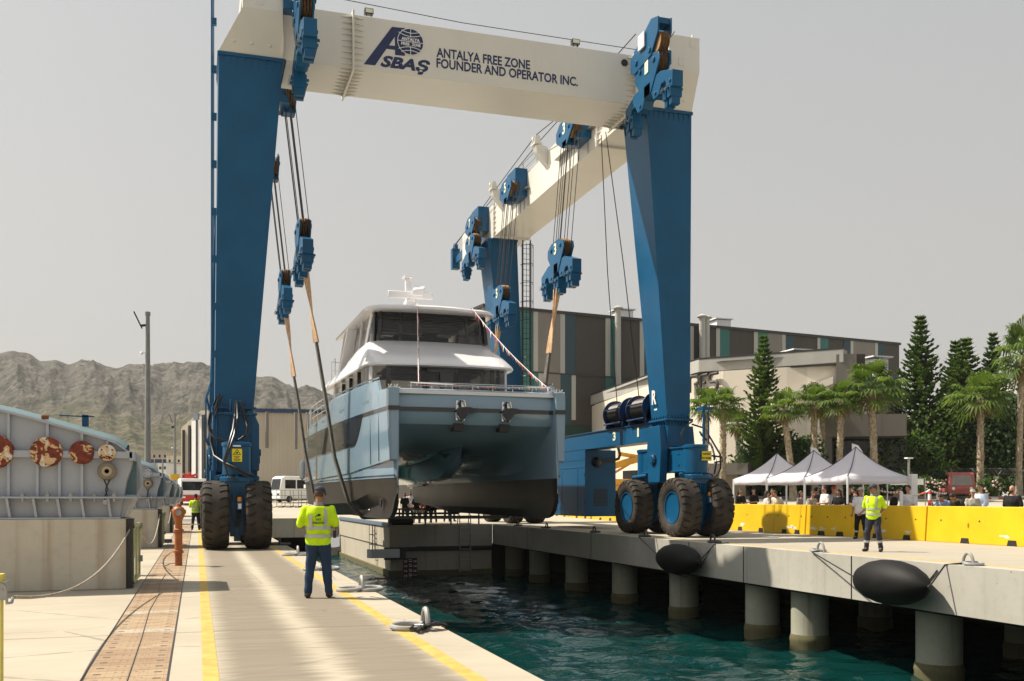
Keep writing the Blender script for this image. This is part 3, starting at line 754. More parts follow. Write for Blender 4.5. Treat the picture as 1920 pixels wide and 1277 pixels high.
# ---- wheels
def wheel_mesh():
    Rr, w = 1.05, .37; m = MB()
    prof = [(.56, -.27), (.60, -.31), (.74, -.375), (.90, -.39), (1.0, -.355), (1.045, -.29), (1.052, -.15), (1.052, .15), (1.045, .29), (1.0, .355), (.90, .39), (.74, .375), (.60, .31), (.56, .27)]
    n = 66; rows = []
    for j in range(n):
        a = 2*math.pi*j/n; sq = 1-.045*max(0, -math.sin(a))**10     # slightly flattened on the ground
        rows.append([(h*(1+.03*max(0, -math.sin(a))**6), r*math.cos(a), r*math.sin(a)*sq) for r, h in prof])
    rows.append(rows[0]); m.grid(rows)
    N = 24
    for k in range(N):
        for s in (-1, 1):
            a0 = 2*math.pi*(k+(.5 if s > 0 else 0))/N; hw = math.pi/N*.72
            def P(h, r, da):
                a = a0+da; sq = 1-.045*max(0, -math.sin(a))**10
                return (h*s, r*math.cos(a), r*math.sin(a)*sq)
            st = [(.40, .93, 0.0), (.385, 1.02, 0.0), (.335, 1.078, .0), (.24, 1.092, .015), (.15, 1.094, .05), (.09, 1.092, .09)]
            top0 = [P(h, r, -hw+d) for h, r, d in st]; top1 = [P(h, r, hw+d) for h, r, d in st]
            bt0 = [P(h-.05 if i < 3 else h, r-.06, -hw+d) for i, (h, r, d) in enumerate(st)]; bt1 = [P(h-.05 if i < 3 else h, r-.06, hw+d) for i, (h, r, d) in enumerate(st)]
            m.grid([bt0, top0, top1, bt1] if s > 0 else [bt1, top1, top0, bt0])
    m.lathe([(1.0, -.12), (1.092, -.11), (1.094, 0), (1.092, .11), (1.0, .12)], 66, ax='x')
    return m
def rim_mesh():
    m = MB(); m.lathe([(.57, -.29), (.585, -.31), (.585, -.335), (.55, -.335), (.53, -.26), (.50, -.06), (.47, .10), (.30, .14), (.20, .14), (.20, -.16), (.17, -.20), (.08, -.22), (.001, -.22)], 40, ax='x')
    m.lathe([(.56, -.2), (.56, .3)], 40, ax='x')
    for k in range(12):
        a = k*math.pi/6; m.lathe([(.025, -.03), (.025, 0)], 6, (.13, .36*math.cos(a), .36*math.sin(a)), ax='x')
    m.lathe([(.11, -.24), (.11, -.22)], 20, ax='x')
    m.lathe([(.06, -.02), (.08, -.08), (.06, -.1)], 10, (-.05, .33, -.25), ax='x')
    return m
wm = wheel_mesh().build('wheel', MAT['tyre'], None, ang=28); rm = rim_mesh().build('rim', B, None); rm.parent = wm; ORG[wm.name] = (0, 0, 0)
first = True
def wheel(x, y, z0, rz):
    global first
    if first: o = wm; first = False
    else:
        o = wm.copy(); COL.objects.link(o); r2 = rm.copy(); COL.objects.link(r2); r2.parent = o
    put(o, lift, (x, y, z0+1.06), rz)
def bogie(xc, y, z0, rz=0.0, left=False, ylite=-1):
    for s in (-1, 1): wheel(xc+s*.64, y, z0, 0 if s < 0 else math.pi)
    m = MB()
    m.lathe([(.40, 2.30), (.43, 2.34), (.43, 3.22), (.46, 3.24), (.46, 3.34), (.40, 3.36)], 28, (xc, y, z0))     # steering column
    m.lathe([(.55, 2.12), (.55, 2.24), (.48, 2.28)], 28, (xc, y, z0))
    for k in range(16):
        a = k*math.pi/8; m.lathe([(.025, 2.28), (.025, 2.33)], 6, (xc+.49*math.cos(a), y+.49*math.sin(a), z0))
    m.build('steering_column', B, lift)
    m = MB(); m.frus(xc-.20, xc+.20, y-.22, y+.22, z0+.42, xc-.28, xc+.28, y-.34, y+.34, z0+1.5); m.frus(xc-.28, xc+.28, y-.34, y+.34, z0+1.5, xc-.40, xc+.40, y-.42, y+.42, z0+2.12)
    m.cyl((xc-.55, y, z0+1.06), (xc+.55, y, z0+1.06), .22, n=16)
    for k in range(4): m.box(xc-.14+k*.09-.012, xc-.14+k*.09+.012, y-.46, y-.34, z0+1.55, z0+1.95)
    m.box(xc-.09, xc+.09, y-.26, y-.2, z0+.25, z0+.7)
    m.build('axle_fork', B, lift, bevel=.015)
    m = MB()
    for s in (-1, 1):
        m.cyl((xc+s*.62, y-.1*ylite, z0+2.22), (xc+s*.30, y+.55*ylite, z0+2.30), .09, n=10); m.cyl((xc+s*.30, y+.55*ylite, z0+2.30), (xc+s*.12, y+.80*ylite, z0+2.3), .045, n=8)
    m.build('steering_cylinder', B, lift)
def corner(xc, yc, z0, left):
    for k, dy in enumerate((-2.0, 2.0)): bogie(xc, yc+dy, z0, ylite=1 if dy < 0 else -1)
    m = MB()                                  # balance beam between the two columns
    m.box(xc-.34, xc+.34, yc-1.75, yc+1.75, z0+2.42, z0+3.26); m.box(xc-.39, xc+.39, yc-1.8, yc+1.8, z0+2.38, z0+2.43); m.box(xc-.39, xc+.39, yc-1.8, yc+1.8, z0+3.25, z0+3.30)
    for dy in (-1.35, -.75, .75, 1.35):
        for z in (2.62, 3.02):
            for s in (-1, 1): m.box(xc+s*.345-.02, xc+s*.345+.02, yc+dy-.03, yc+dy+.09, z0+z, z0+z+.05)
    m.build('balance_beam', B, lift, bevel=.012)
    m = MB()                                  # hanging cheek plates with the big pivot pin
    for s in (-1, 1):
        x0 = xc+s*.42; x1 = xc+s*.72
        m.prism([(yc-.5, z0+2.0), (yc+.5, z0+2.0), (yc+.62, z0+3.3), (yc+.45, z0+4.15), (yc-.45, z0+4.15), (yc-.62, z0+3.3)], 'x', min(x0, x1), max(x0, x1))
        m.lathe([(.001, .0), (.24, 0), (.24, .06*s), (.15, .07*s), (.15, .11*s), (.001, .11*s)] if s > 0 else [(.24, -.06), (.15, -.07), (.15, -.11), (.001, -.11)], 20, (x1, yc, z0+2.9), ax='x')
        for k in range(8):
            a = k*math.pi/4; m.lathe([(.03, -.09), (.03, .09)], 6, (x1, yc+.19*math.cos(a), z0+2.9+.19*math.sin(a)), ax='x')
    m.build('pivot_cheek', B, lift, bevel=.02)
corner(1.2, 34.6, 0, True); corner(17.35, 34.6, .19, False); corner(17.35, 54.6, .19, False); corner(1.2, 54.6, 0, True)

# ---- sill beams, engine house, winches
for x0, x1 in ((16.95, 17.75), (.8, 1.6)):
    m = MB(); m.box(x0, x1, 35.3, 53.9, 3.82, 4.53); m.box(x0-.05, x1+.05, 35.3, 53.9, 4.53, 4.57)
    m.box(x0-.012, x0, 37.2, 37.23, 4.25, 4.5); m.box(x0-.012, x0, 38.0, 38.5, 3.8, 4.5)
    sb = m.build('sill_beam', B, lift, bevel=.012)
    if x0 > 5:
        m = MB(); text_fit(m, '3', (16.935, 39.22, 4.06), (0, -1, 0), (0, 0, 1), .30, .34, bold=.03, extrude=.006); text_fit(m, '1', (16.935, 36.75, 4.08), (0, -1, 0), (0, 0, 1), .16, .36, bold=.03, extrude=.006)
        m.build('number', MAT['offwhite'], sb, smooth=False)
m = MB(); m.box(16.93, 18.45, 42.4, 47.5, .82, 3.80); m.box(16.90, 18.48, 42.36, 47.54, .76, .82)
m.box(16.915, 16.93, 42.45, 47.4, 3.0, 3.06); m.box(16.915, 16.93, 42.45, 47.4, 3.35, 3.38)
for y in (43.3, 45.4): m.box(16.918, 16.93, y, y+.025, .86, 2.95)
for z in (1.3, 2.6): m.box(18.0-1.09, 18.0-1.06, 42.44, 42.5, z, z+.15)
eh = m.build('engine_housing', B, lift, bevel=.02)
m = MB()
for k in range(13): m.box(17.35, 18.05, 42.385, 42.4, 1.25+k*.062, 1.28+k*.062)
m.build('grille', MAT['ink'], eh, smooth=False)
m = MB(); m.tube([(17.55, 42.3, 3.3), (18.35, 42.3, 3.35), (18.55, 42.3, 3.42), (18.62, 42.3, 3.6), (18.62, 42.5, 3.95)], .07, 8); m.ball((17.5, 42.33, 3.25), (.24, .2, .24), 14, 8); m.build('exhaust', MAT['hose'], eh)
for (y0, y1) in ((35.75, 37.35), (38.0, 39.75)):
    m = MB()
    for y in (y0, y1-.05):
        m.lathe([(.62, 0), (.62, .05)], 28, (17.3, y, 5.18), ax='y'); m.prism([(16.8, 4.57), (17.8, 4.57), (17.65, 5.2), (16.95, 5.2)], 'y', y+.05, y)
    m.cyl((16.75, y0, 5.35), (16.75, y1, 5.35), .03, n=8); m.cyl((16.75, y0, 4.75), (16.75, y1, 4.75), .04, n=8)
    w_ = m.build('winch', NV, lift, bevel=.01)  # shade put into the colour: dark navy instead of the crane blue
    m = MB(); n = 22; L = y1-y0-.12; m.lathe([(.47+.018*math.cos(k*math.pi), y0+.06+L*k/n/1.0) for k in range(n+1)], 28, (17.3, 0, 5.18), ax='y'); m.build('rope_drum', MAT['rope'], w_)
m = MB(); m.tube([(16.95, 36.6, 5.6), (16.4, 36.9, 11), (15.75, 37.2, 16.4)], .02, 5); m.tube([(16.95, 38.8, 5.6), (16.3, 38.3, 11), (15.72, 37.6, 16.4)], .02, 5); m.build('hoist_rope', MAT['rope'], lift)

# ---- ladder with safety hoops on the far right leg, pipe on the near left leg
m = MB(); x, y = 17.55, 53.4
for s in (0, .45): m.box(x+s-.03, x+s+.03, y-.03, y+.03, 1.5, 16.2)
for k in range(48): m.cyl((x, y, 1.6+k*.3), (x+.45, y, 1.6+k*.3), .014, n=5)
for k in range(13):
    z = 3.2+k*1.05; m.tube([(x+.22-.36*math.cos(a), y-.55*math.sin(a)-.0, z) for a in axis(0, math.pi, 9)], .02, 5)
for a in (.35, 1.1, 1.57, 2.0, 2.8): m.tube([(x+.22-.36*math.cos(a), y-.55*math.sin(a), 3.2), (x+.22-.36*math.cos(a), y-.55*math.sin(a), 15.9)], .016, 5)
m.build('ladder', MAT['dark'], lift)
m = MB(); m.tube([(.44, 33.9, 4.2), (.30, 33.8, 4.9), (.47, 33.9, 5.45), (.47, 33.9, 18.5)], .035, 8); m.tube([(.53, 34.1, 5.5), (.53, 34.1, 18.5)], .02, 6)
for k in range(8): m.box(.44, .62, 33.88, 34.02, 6.2+k*1.55, 6.42+k*1.55)
m.tube([(.28, 33.6, 3.4), (.28, 33.6, 4.8), (.42, 33.7, 5.2)], .03, 6)
m.build('cable_pipe', B, lift)

# ---- fittings of the near left corner: shroud, hoses, signs, beacon
m = MB(); m.box(.50, 1.84, 33.6, 35.6, 2.45, 4.35); m.prism([(1.6, 2.5), (1.95, 2.5), (1.95, 4.0), (1.75, 4.45), (1.6, 4.45)], 'y', 35.2, 33.55)
m.box(.46, 1.88, 33.5, 33.62, 4.30, 4.38)
for x in (.62, 1.03, 1.25, 1.7): m.box(x-.012, x+.012, 33.5, 33.62, 2.5, 4.7)
m.box(1.08, 1.30, 33.55, 33.7, 4.3, 4.75); m.cyl((1.05, 33.55, 4.3), (1.05, 33.55, 4.8), .035, n=8); m.cyl((1.36, 33.55, 4.3), (1.36, 33.55, 4.8), .035, n=8)
m.cyl((.45, 33.4, 3.0), (.45, 33.4, 3.25), .12, n=12); m.cyl((1.92, 33.9, 3.1), (2.02, 33.9, 3.1), .12, n=12)
m.box(.42, .60, 33.5, 35.6, 1.95, 2.5); m.box(1.55, 1.72, 33.2, 34.0, 2.2, 2.45)
m.build('bogie_shroud', B, lift, bevel=.015)
m = MB()
for pts in ([(1.2, 33.45, 4.75), (1.17, 33.3, 4.3), (1.08, 32.4, 3.75), (.92, 32.02, 3.2), (.80, 32.0, 2.75), (.9, 32.0, 2.35), (1.2, 32.0, 2.15)],
            [(1.24, 33.45, 4.75), (1.25, 33.2, 4.2), (1.12, 32.4, 3.6), (.95, 32.0, 3.05), (.84, 31.98, 2.7)],
            [(1.36, 33.5, 4.72), (1.45, 33.4, 4.3), (1.56, 33.2, 3.9), (1.48, 32.9, 3.62), (1.35, 32.8, 3.5), (1.26, 32.8, 3.45)],
            [(1.40, 33.5, 4.6), (1.55, 33.4, 4.2), (1.60, 33.2, 3.85), (1.50, 32.9, 3.55), (1.38, 32.8, 3.45)],
            [(.40, 33.5, 4.4), (.33, 33.3, 4.0), (.38, 33.1, 3.7), (.6, 32.9, 3.48), (.9, 32.9, 3.42), (1.15, 32.9, 3.42)],
            [(.43, 33.5, 4.3), (.37, 33.3, 3.9), (.45, 33.1, 3.62), (.7, 32.9, 3.42), (1.1, 32.9, 3.36)],
            [(.42, 33.4, 3.9), (.42, 33.2, 3.4), (.52, 32.9, 2.95), (.80, 32.2, 2.72), (1.15, 32.0, 2.55), (1.5, 32.1, 2.35), (1.7, 32.4, 2.3)],
            [(.46, 33.4, 3.8), (.48, 33.2, 3.3), (.60, 32.9, 2.86), (.9, 32.2, 2.64), (1.25, 32.0, 2.4), (1.55, 32.1, 2.25)],
            [(.5, 33.4, 4.6), (.7, 33.3, 4.95), (.55, 33.3, 4.4)], [(.55, 33.4, 4.2), (.72, 33.3, 4.75), (.8, 33.3, 4.9)]):
    m.tube([tuple(p) for p in pts], .033, 7)
m.tube([(.93, 32.0, 2.35), (.98, 31.9, 1.6), (1.05, 31.9, .95), (1.15, 31.95, .75), (1.22, 32, .9)], .012, 5)
for d in (-.05, 0, .05): m.tube([(1.24+d, 32.1, 1.25), (1.27+d*.7, 31.95, .95), (1.18+d, 32.0, .72)], .022, 6)
m.build('hydraulic_hose', MAT['hose'], lift)
def sign(lines, x0, x1, y, z0, z1, tri):
    m = MB(); m.box(x0, x1, y, y+.015, z0, z1); s_ = m.build('warning_sign', MAT['sign_yellow'], lift, smooth=False)
    m = MB(); w = x1-x0; h = z1-z0; yk = y-.004
    for (a, b, c, d) in ((x0, x1, z0, z0+.012), (x0, x1, z1-.012, z1), (x0, x0+.012, z0, z1), (x1-.012, x1, z0, z1)): m.box(a, b, yk, yk+.003, c, d)
    if tri:
        cx = (x0+x1)/2; zt = z1-.035; zb = z1-.2; T = [(cx-.11, zb), (cx+.11, zb), (cx, zt)]
        for i in range(3): m.bar((T[i][0], yk, T[i][1]), (T[(i+1) % 3][0], yk, T[(i+1) % 3][1]), .016, .006, up=(0, 1, 0))
        m.prism([(cx-.045, zb+.03), (cx+.045, zb+.045), (cx+.02, zb+.09), (cx-.03, zb+.075)], 'y', yk+.003, yk)
    for (s, u0, u1, zz, hh) in lines: text_fit(m, s, (x0+w*u0, yk, z0+h*zz), (1, 0, 0), (0, 0, 1), w*(u1-u0), h*hh, bold=.02, extrude=.002)
    m.build('sign_print', MAT['ink'], s_, smooth=False)
sign([], 1.03, 1.36, 32.12, 2.72, 3.15, True)
m = MB()
for i, (a_, b_) in enumerate(((1.10, 1.29), (1.13, 1.26), (1.09, 1.31), (1.11, 1.28))):
    for k in range(3): m.box(a_+(b_-a_)*k/3, a_+(b_-a_)*(k+.82)/3, 32.114, 32.119, 2.88-.040*i, 2.90-.040*i)
m.build('sign_print', MAT['ink'], lift, smooth=False)
sign([('25 METREDEN', .10, .90, .58, .24), ('FAZLA YAKLAŞMA', .06, .94, .16, .24)], 17.33, 17.72, 32.10, 2.95, 3.30, False)
m = MB(); m.box(1.07, 1.31, 32.12, 32.135, 3.20, 3.25); m.build('plate', MAT['white'], lift, smooth=False)
for x, z0 in ((1.27, .0), (17.62, .19)):
    m = MB(); m.box(x-.09, x+.09, 31.95, 32.12, z0+1.22, z0+1.50); b_ = m.build('beacon_box', B, lift, bevel=.02)
    m = MB(); m.lathe([(.075, 1.50), (.085, 1.52), (.07, 1.62), (.03, 1.64)], 14, (x, 32.04, z0)); m.build('beacon', MAT['amber'], b_)
    m = MB(); m.box(x-.05, x+.05, 31.935, 31.95, z0+1.27, z0+1.43); m.build('switch', MAT['white'], b_, smooth=False)
m = MB()
for pts in ([(17.95, 34.0, 4.4), (18.05, 33.2, 4.2), (18.15, 32.7, 3.6), (18.30, 32.5, 3.2), (18.32, 32.5, 2.7), (18.05, 32.3, 2.4), (17.7, 32.1, 2.25)],
            [(17.9, 33.9, 4.5), (17.55, 33.7, 4.35), (17.2, 33.5, 3.95), (17.25, 33.4, 3.6), (17.6, 33.3, 3.5)],
            [(18.1, 33.6, 4.0), (18.2, 33.0, 3.6), (18.1, 32.6, 3.2), (18.0, 32.4, 3.0)], [(17.95, 32.5, 3.15), (18.25, 32.3, 3.1), (18.28, 32.3, 2.95), (18.0, 32.4, 2.9)],
            [(18.05, 33.6, 4.1), (18.25, 33.0, 3.5), (18.2, 32.6, 2.9), (17.95, 32.3, 2.5)], [(17.85, 32.2, 2.3), (17.9, 32.0, 1.8), (17.8, 32.0, 1.5)]):
    m.tube(pts, .035, 7)
m.build('hydraulic_hose', MAT['hose'], lift)
m = MB(); m.tube([(17.9, 33.0, 3.5), (17.9, 33.0, 5.0)], .05, 8)
for y in (32.9, 33.3): m.tube([(18.05, y, 3.6), (18.05, y, 4.9)], .025, 6)
m.box(17.8, 18.2, 32.9, 33.4, 4.85, 4.98); m.build('hose_post', B, lift)
# ================================================================ catamaran yacht hanging in the slings
MAT['hull'] = M('ice_blue_gelcoat', (.225, .33, .415), .16, 0, .02, .6, coat=.6)
MAT['anti'] = M('black_antifouling', (.024, .020, .017), .40, 0, .22, 1.2, dirt=.25, dcol=(.08, .065, .05))
MAT['stripe'] = M('black_gloss_stripe', (.012, .012, .014), .12, 0, .05, 1, coat=.5)
MAT['seam'] = M('hull_seam', (.12, .19, .235), .3, 0, .05)
BK = 1.039
boat = thing('catamaran', 'ice blue and white motor catamaran with black bottom hanging in the lift slings', 'yacht', (9.35, 33.25, 0))
def bt(p): return (9.35+p[0]*BK, 33.25+p[1]*BK, 1.039*p[2]-.062)
def bb(m, name, mt, par=None, **k): m.xf(bt); return m.build(name, mt, par or boat, **k)
def ip(x, tab):
    for (a, b), (c, d) in zip(tab, tab[1:]):
        if x <= c: return b+(d-b)*max(0, (x-a))/(c-a) if c > a else b
    return tab[-1][1]
Wt = [(0, 3.06), (.6, 3.12), (2, 3.25), (4, 3.41), (8, 3.63), (14, 3.78), (20, 3.80)]
Wi = [(0, 2.72), (1, 2.68), (3, 2.58), (8, 2.2), (14, 1.95), (20, 1.85)]
ZS = [(0, 5.22), (1.3, 5.26), (1.45, 5.60), (3, 5.66), (9.5, 5.74), (10.3, 5.70), (11.3, 5.18), (17, 5.13), (19.6, 4.6)]
ZP = [(0, 2.86), (2, 2.74), (6, 2.54), (12, 2.49), (20, 2.45)]
ZC = [(0, 2.2), (1.7, 2.02), (3.5, 1.72), (6.7, 1.42), (12, 1.34), (20, 1.30)]
ZK = [(0, 1.75), (.15, 1.42), (.4, 1.12), (.8, .93), (1.4, .88), (15, .92), (20, 1.25)]
def WL(y): return ip(y, Wt)-.075-.12*(1-min(1, y/3.0))
def sect(y, side):
    w = ip(y, Wt); i = ip(y, Wi); zp = ip(y, ZP); zc = ip(y, ZC); zk = ip(y, ZK); wl = WL(y); zs = ip(y, ZS)
    f = min(1, y/6.0); wl0 = wl if y > 0 else wl
    yy = y
    P = [(w-.10, zs, yy), (w-.012, zs-.05, yy), (w, zs-.16, yy), (w+.004, 4.62, yy), (w, 4.46, yy), (w-.02, (4.4+zp)/2, yy), (w-.035, zp, yy), (wl, zp-.03, yy), (wl-.005, 2.27, yy), (wl-.02, 2.26, yy),
         (wl-.04-.10*f, zc, yy), (wl-.12-.42*f, zc*.5+zk*.5-.04*f, yy), ((wl+i)/2+.05, zk, yy), ((wl+i)/2-.10, zk, yy), (i+.10*f, zk*.55+.45*1.6, yy), (i, 1.75, yy), (i-.005, 2.27, yy), (i, 2.9, yy), (i, 4.1, yy), (i, min(zs, 5.2), yy)]
    if y == 0:      # sharp lower stem
        P = [(px if pz > zp-.02 else (2.80 if px > 2.78 else 2.76), pz, py+(.03 if pz > zp-.02 else 0.0)) for px, pz, py in P]
    return [(side*px, py, pz) for px, pz, py in P]
ST = [0, .12, .35, .7, 1.2, 1.44, 1.46, 2.2, 3, 4, 5.5, 7, 9, 10.2, 11.2, 13, 15, 17, 19.6]
for side in (-1, 1):
    rows = [sect(y, side) for y in ST]
    if side > 0: rows = [list(reversed(r)) for r in rows]
    n = len(rows[0]); m = MB(); vs = [p for r in rows for p in r]; fb, fa = [], []
    for a in range(len(rows)-1):
        for b in range(n-1):
            q = (a*n+b, a*n+b+1, (a+1)*n+b+1, (a+1)*n+b); k = b if side < 0 else n-2-b
            (fa if 8 <= k <= 15 else fb).append(q)
    up = [j for j in range(n) if not (9 <= (j if side < 0 else n-1-j) <= 15)]; lo = [j for j in range(n) if 9 <= (j if side < 0 else n-1-j) <= 15]
    L = (len(rows)-1)*n
    if True:
        fb.append(tuple(j for j in range(n))[::-1]); fb.append(tuple(L+j for j in range(n)))
    m.add(vs, fb, 0); m.add(vs, fa, 1); bb(m, 'hull', [MAT['hull'], MAT['anti']], ang=22)
    # stripe, boot line, side window, seams: raised strips that follow the side
    def strip(y0, y1, zf0, zf1, off, base, nm, mt, step=.35, skew=0.0, par=None):
        k = max(2, int((y1-y0)/step)); m = MB(); A, Bq = [], []
        for t in range(k+1):
            y = y0+(y1-y0)*t/k
            A.append((side*(base(y)+off), y, zf0(y))); Bq.append((side*(base(y)+off), y, zf1(y)))
        C = [(p[0]-side*(off+.02), p[1], p[2]) for p in Bq]; D = [(p[0]-side*(off+.02), p[1], p[2]) for p in A]
        m.grid([C, Bq, A, D, C] if side < 0 else [C, D, A, Bq, C]); m.add([A[0], Bq[0], C[0], D[0]], [(0, 1, 2, 3)]); m.add([A[-1], Bq[-1], C[-1], D[-1]], [(3, 2, 1, 0)])
        return bb(m, nm, mt, par, smooth=False)
    wf = lambda y: ip(y, Wt)
    strip(.03, 18.9, lambda y: 4.47, lambda y: 4.61, .010, wf, 'stripe', MAT['stripe'])
    strip(.02, 19.4, lambda y: 2.33, lambda y: 2.375, .006, WL, 'stripe', MAT['stripe'])
    o = strip(3.45, 17.6, lambda y: 3.52+max(0, (5.1-y)/1.65)**2*1.0 if y < 5.1 else 3.52, lambda y: 4.475, .012, wf, 'side_window', MAT['glassb'], .2)
    for y in (8.3, 12.3, 15.2): strip(y, y+.10, lambda q: 3.53, lambda q: 4.47, .016, wf, 'mullion', MAT['stripe'], par=o)
    for y in (1.25, 2.35): strip(y, y+.022, lambda q: ip(q, ZP)+.05, lambda q: ip(q, ZS)-.2, .003, wf, 'seam', MAT['seam'])
    for y in (5.6, 9.0): strip(y, y+.018, lambda q: 4.62, lambda q: 5.5, .003, wf, 'seam', MAT['seam'])
    for y, z in ((2.5, 4.92), (6.7, 4.98), (11.4, 4.9), (14.0, 4.9)): strip(y, y+.95, lambda q: z, lambda q: z+.09, .006, wf, 'vent_slot', MAT['seam'])
    # chamfered stem facets
    m = MB(); s = side
    m.hexa([(s*2.78, -.04, 2.86), (s*2.98, -.02, 2.86), (s*3.0, .1, 2.86), (s*2.72, .1, 2.86), (s*2.71, .0, 5.20), (s*3.02, .02, 5.20), (s*3.0, .1, 5.20), (s*2.72, .1, 5.20)] if s > 0 else
           [(-2.98, -.02, 2.86), (-2.78, -.04, 2.86), (-2.72, .1, 2.86), (-3.0, .1, 2.86), (-3.02, .02, 5.20), (-2.71, .0, 5.20), (-2.72, .1, 5.20), (-3.0, .1, 5.20)])
    bb(m, 'stem', MAT['hull'], smooth=False, bevel=.012)
    m = MB(); m.box(min(s*2.70, s*3.075), max(s*2.70, s*3.075), -.045, .03, 4.47, 4.61); bb(m, 'stripe', MAT['stripe'], smooth=False)
    # mooring chocks on the bow corners
    m = MB()
    for k in (0, .20): m.tube([(s*(2.76+k), .25, 5.22), (s*(2.75+k), .25, 5.30), (s*(2.72+k), .25, 5.34)], .018, 8); m.tube([(s*(2.80+k), .25, 5.22), (s*(2.81+k), .25, 5.30), (s*(2.84+k), .25, 5.34)], .018, 8)
    m.box(min(s*2.66, s*3.06), max(s*2.66, s*3.06), .08, .42, 5.19, 5.24); bb(m, 'mooring_chock', MAT['chrome'])
    m = MB()       # underwater fittings
    for y, z in ((4.4, 1.16), (3.0, 1.28), (6.6, 1.05)): m.ball((s*(WL(y)-.40), y, z), (.05, .07, .045), 8, 6)
    bb(m, 'skin_fitting', MAT['steel'])
    m = MB(); m.lathe([(.15, -.02), (.15, .02)], 20, (s*2.985, 1.9, 1.45), ax='x'); bb(m, 'thruster_tunnel', MAT['ink'])

# bridge deck: front beam, curved underside that fairs into the hulls, centre pod
prof = [(.75, 5.20), (.46, 5.24), (.36, 5.20), (.30, 4.98), (.25, 4.72), (.28, 4.46), (.35, 4.22), (.46, 4.06), (.70, 3.96), (1.2, 3.72), (2.2, 3.48), (3.4, 3.25), (5.0, 3.02), (7.0, 2.92), (19.4, 2.92)]
m = MB(); rows = []
for (y, z) in prof:
    row = []
    for k in range(25):
        x = -2.76+5.52*k/24; e = max(0, (abs(x)-1.55)/1.2)
        dz = -.95*e**2.2*sstep(.5, 3.5, y) if z < 4.0 else 0; bow = .10*(x/2.7)**2*(1-sstep(.3, 1.5, y))
        xx = x if y < 3 else x*(1-.05*min(1, (y-3)/5))
        row.append((xx, y+bow-.08*(1-sstep(.3, 1.5, y)), z+dz))
    rows.append(row)
m.grid(rows); bd = bb(m, 'bridge_deck', MAT['hull'], ang=24)
m = MB(); m.grid([[(x, .215+.10*(x/2.7)**2, 4.61) for x in axis(-2.72, 2.72, 14)], [(x, .21+.10*(x/2.7)**2, 4.47) for x in axis(-2.72, 2.72, 14)]]); m.grid([[(x, .17+.10*(x/2.7)**2, 4.61) for x in axis(-2.72, 2.72, 14)], [(x, .165+.10*(x/2.7)**2, 4.47) for x in axis(-2.72, 2.72, 14)]])
bb(m, 'stripe', MAT['stripe'], bd, smooth=False)
m = MB(); rows = []
for y, zb, w in ((2.3, 3.45, .04), (3.4, 2.75, .35), (5, 2.35, .55), (8, 2.2, .7), (13, 2.2, .7), (15.5, 2.95, .6)):
    rows.append([(-w*1.6, y, 3.2), (-w, y, zb+.25), (-w*.4, y, zb), (w*.4, y, zb), (w, y, zb+.25), (w*1.6, y, 3.2)])
m.grid(rows); bb(m, 'nacelle', MAT['hull'], bd, ang=30)
m = MB(); m.box(-2.0, 2.0, 19.2, 20.3, 2.65, 2.9); m.box(-2.1, -1.75, 16.8, 20.6, 2.2, 2.45); m.box(1.75, 2.1, 16.8, 20.6, 2.2, 2.45); m.box(-3.7, -1.9, 19.6, 20.6, 2.1, 2.3); m.box(1.9, 3.7, 19.6, 20.6, 2.1, 2.3)
for x in (-1.2, 0, 1.2): m.bar((x, 19.3, 2.62), (x, 20.2, 2.42), .06)
bb(m, 'swim_platform', MAT['white'], smooth=False, bevel=.02)
for x in (-.62, .98):
    m = MB(); m.box(x-.16, x+.15, -.15, -.07, 4.18, 4.86); m.xf(lambda p: (p[0], p[1]+.3, p[2])); an = bb(m, 'anchor', MAT['chrome'], smooth=False, bevel=.015)
    m = MB(); m.prism([(x-.20, 4.50), (x-.05, 4.62), (x+.30, 4.62), (x+.52, 4.56), (x+.52, 4.47), (x+.24, 4.43), (x+.02, 4.14), (x-.1, 4.40)], 'y', -.16, -.34); m.cyl((x-.02, -.22, 4.4), (x-.02, -.22, 4.85), .035, n=8); m.xf(lambda p: (p[0], p[1]+.3, p[2])); bb(m, 'fluke', MAT['dark'], an)
    m = MB(); m.tube([(x-.10, -.17, 4.72), (x-.02, -.24, 4.86), (x+.10, -.24, 4.84), (x+.16, -.19, 4.66)], .03, 7); m.tube([(x-.12, -.17, 4.35), (x-.04, -.22, 4.22), (x+.05, -.2, 4.15)], .03, 7); m.xf(lambda p: (p[0], p[1]+.3, p[2])); bb(m, 'roller', MAT['chrome'], an)
    m = MB(); m.box(x-.19, x+.16, -.02, .06, 3.85, 4.10); m.box(x-.21, x+.13, .05, .35, 3.84, 3.98); m.xf(lambda p: (p[0], p[1]+.3, p[2])); bb(m, 'pocket', MAT['ink'], an, smooth=False)

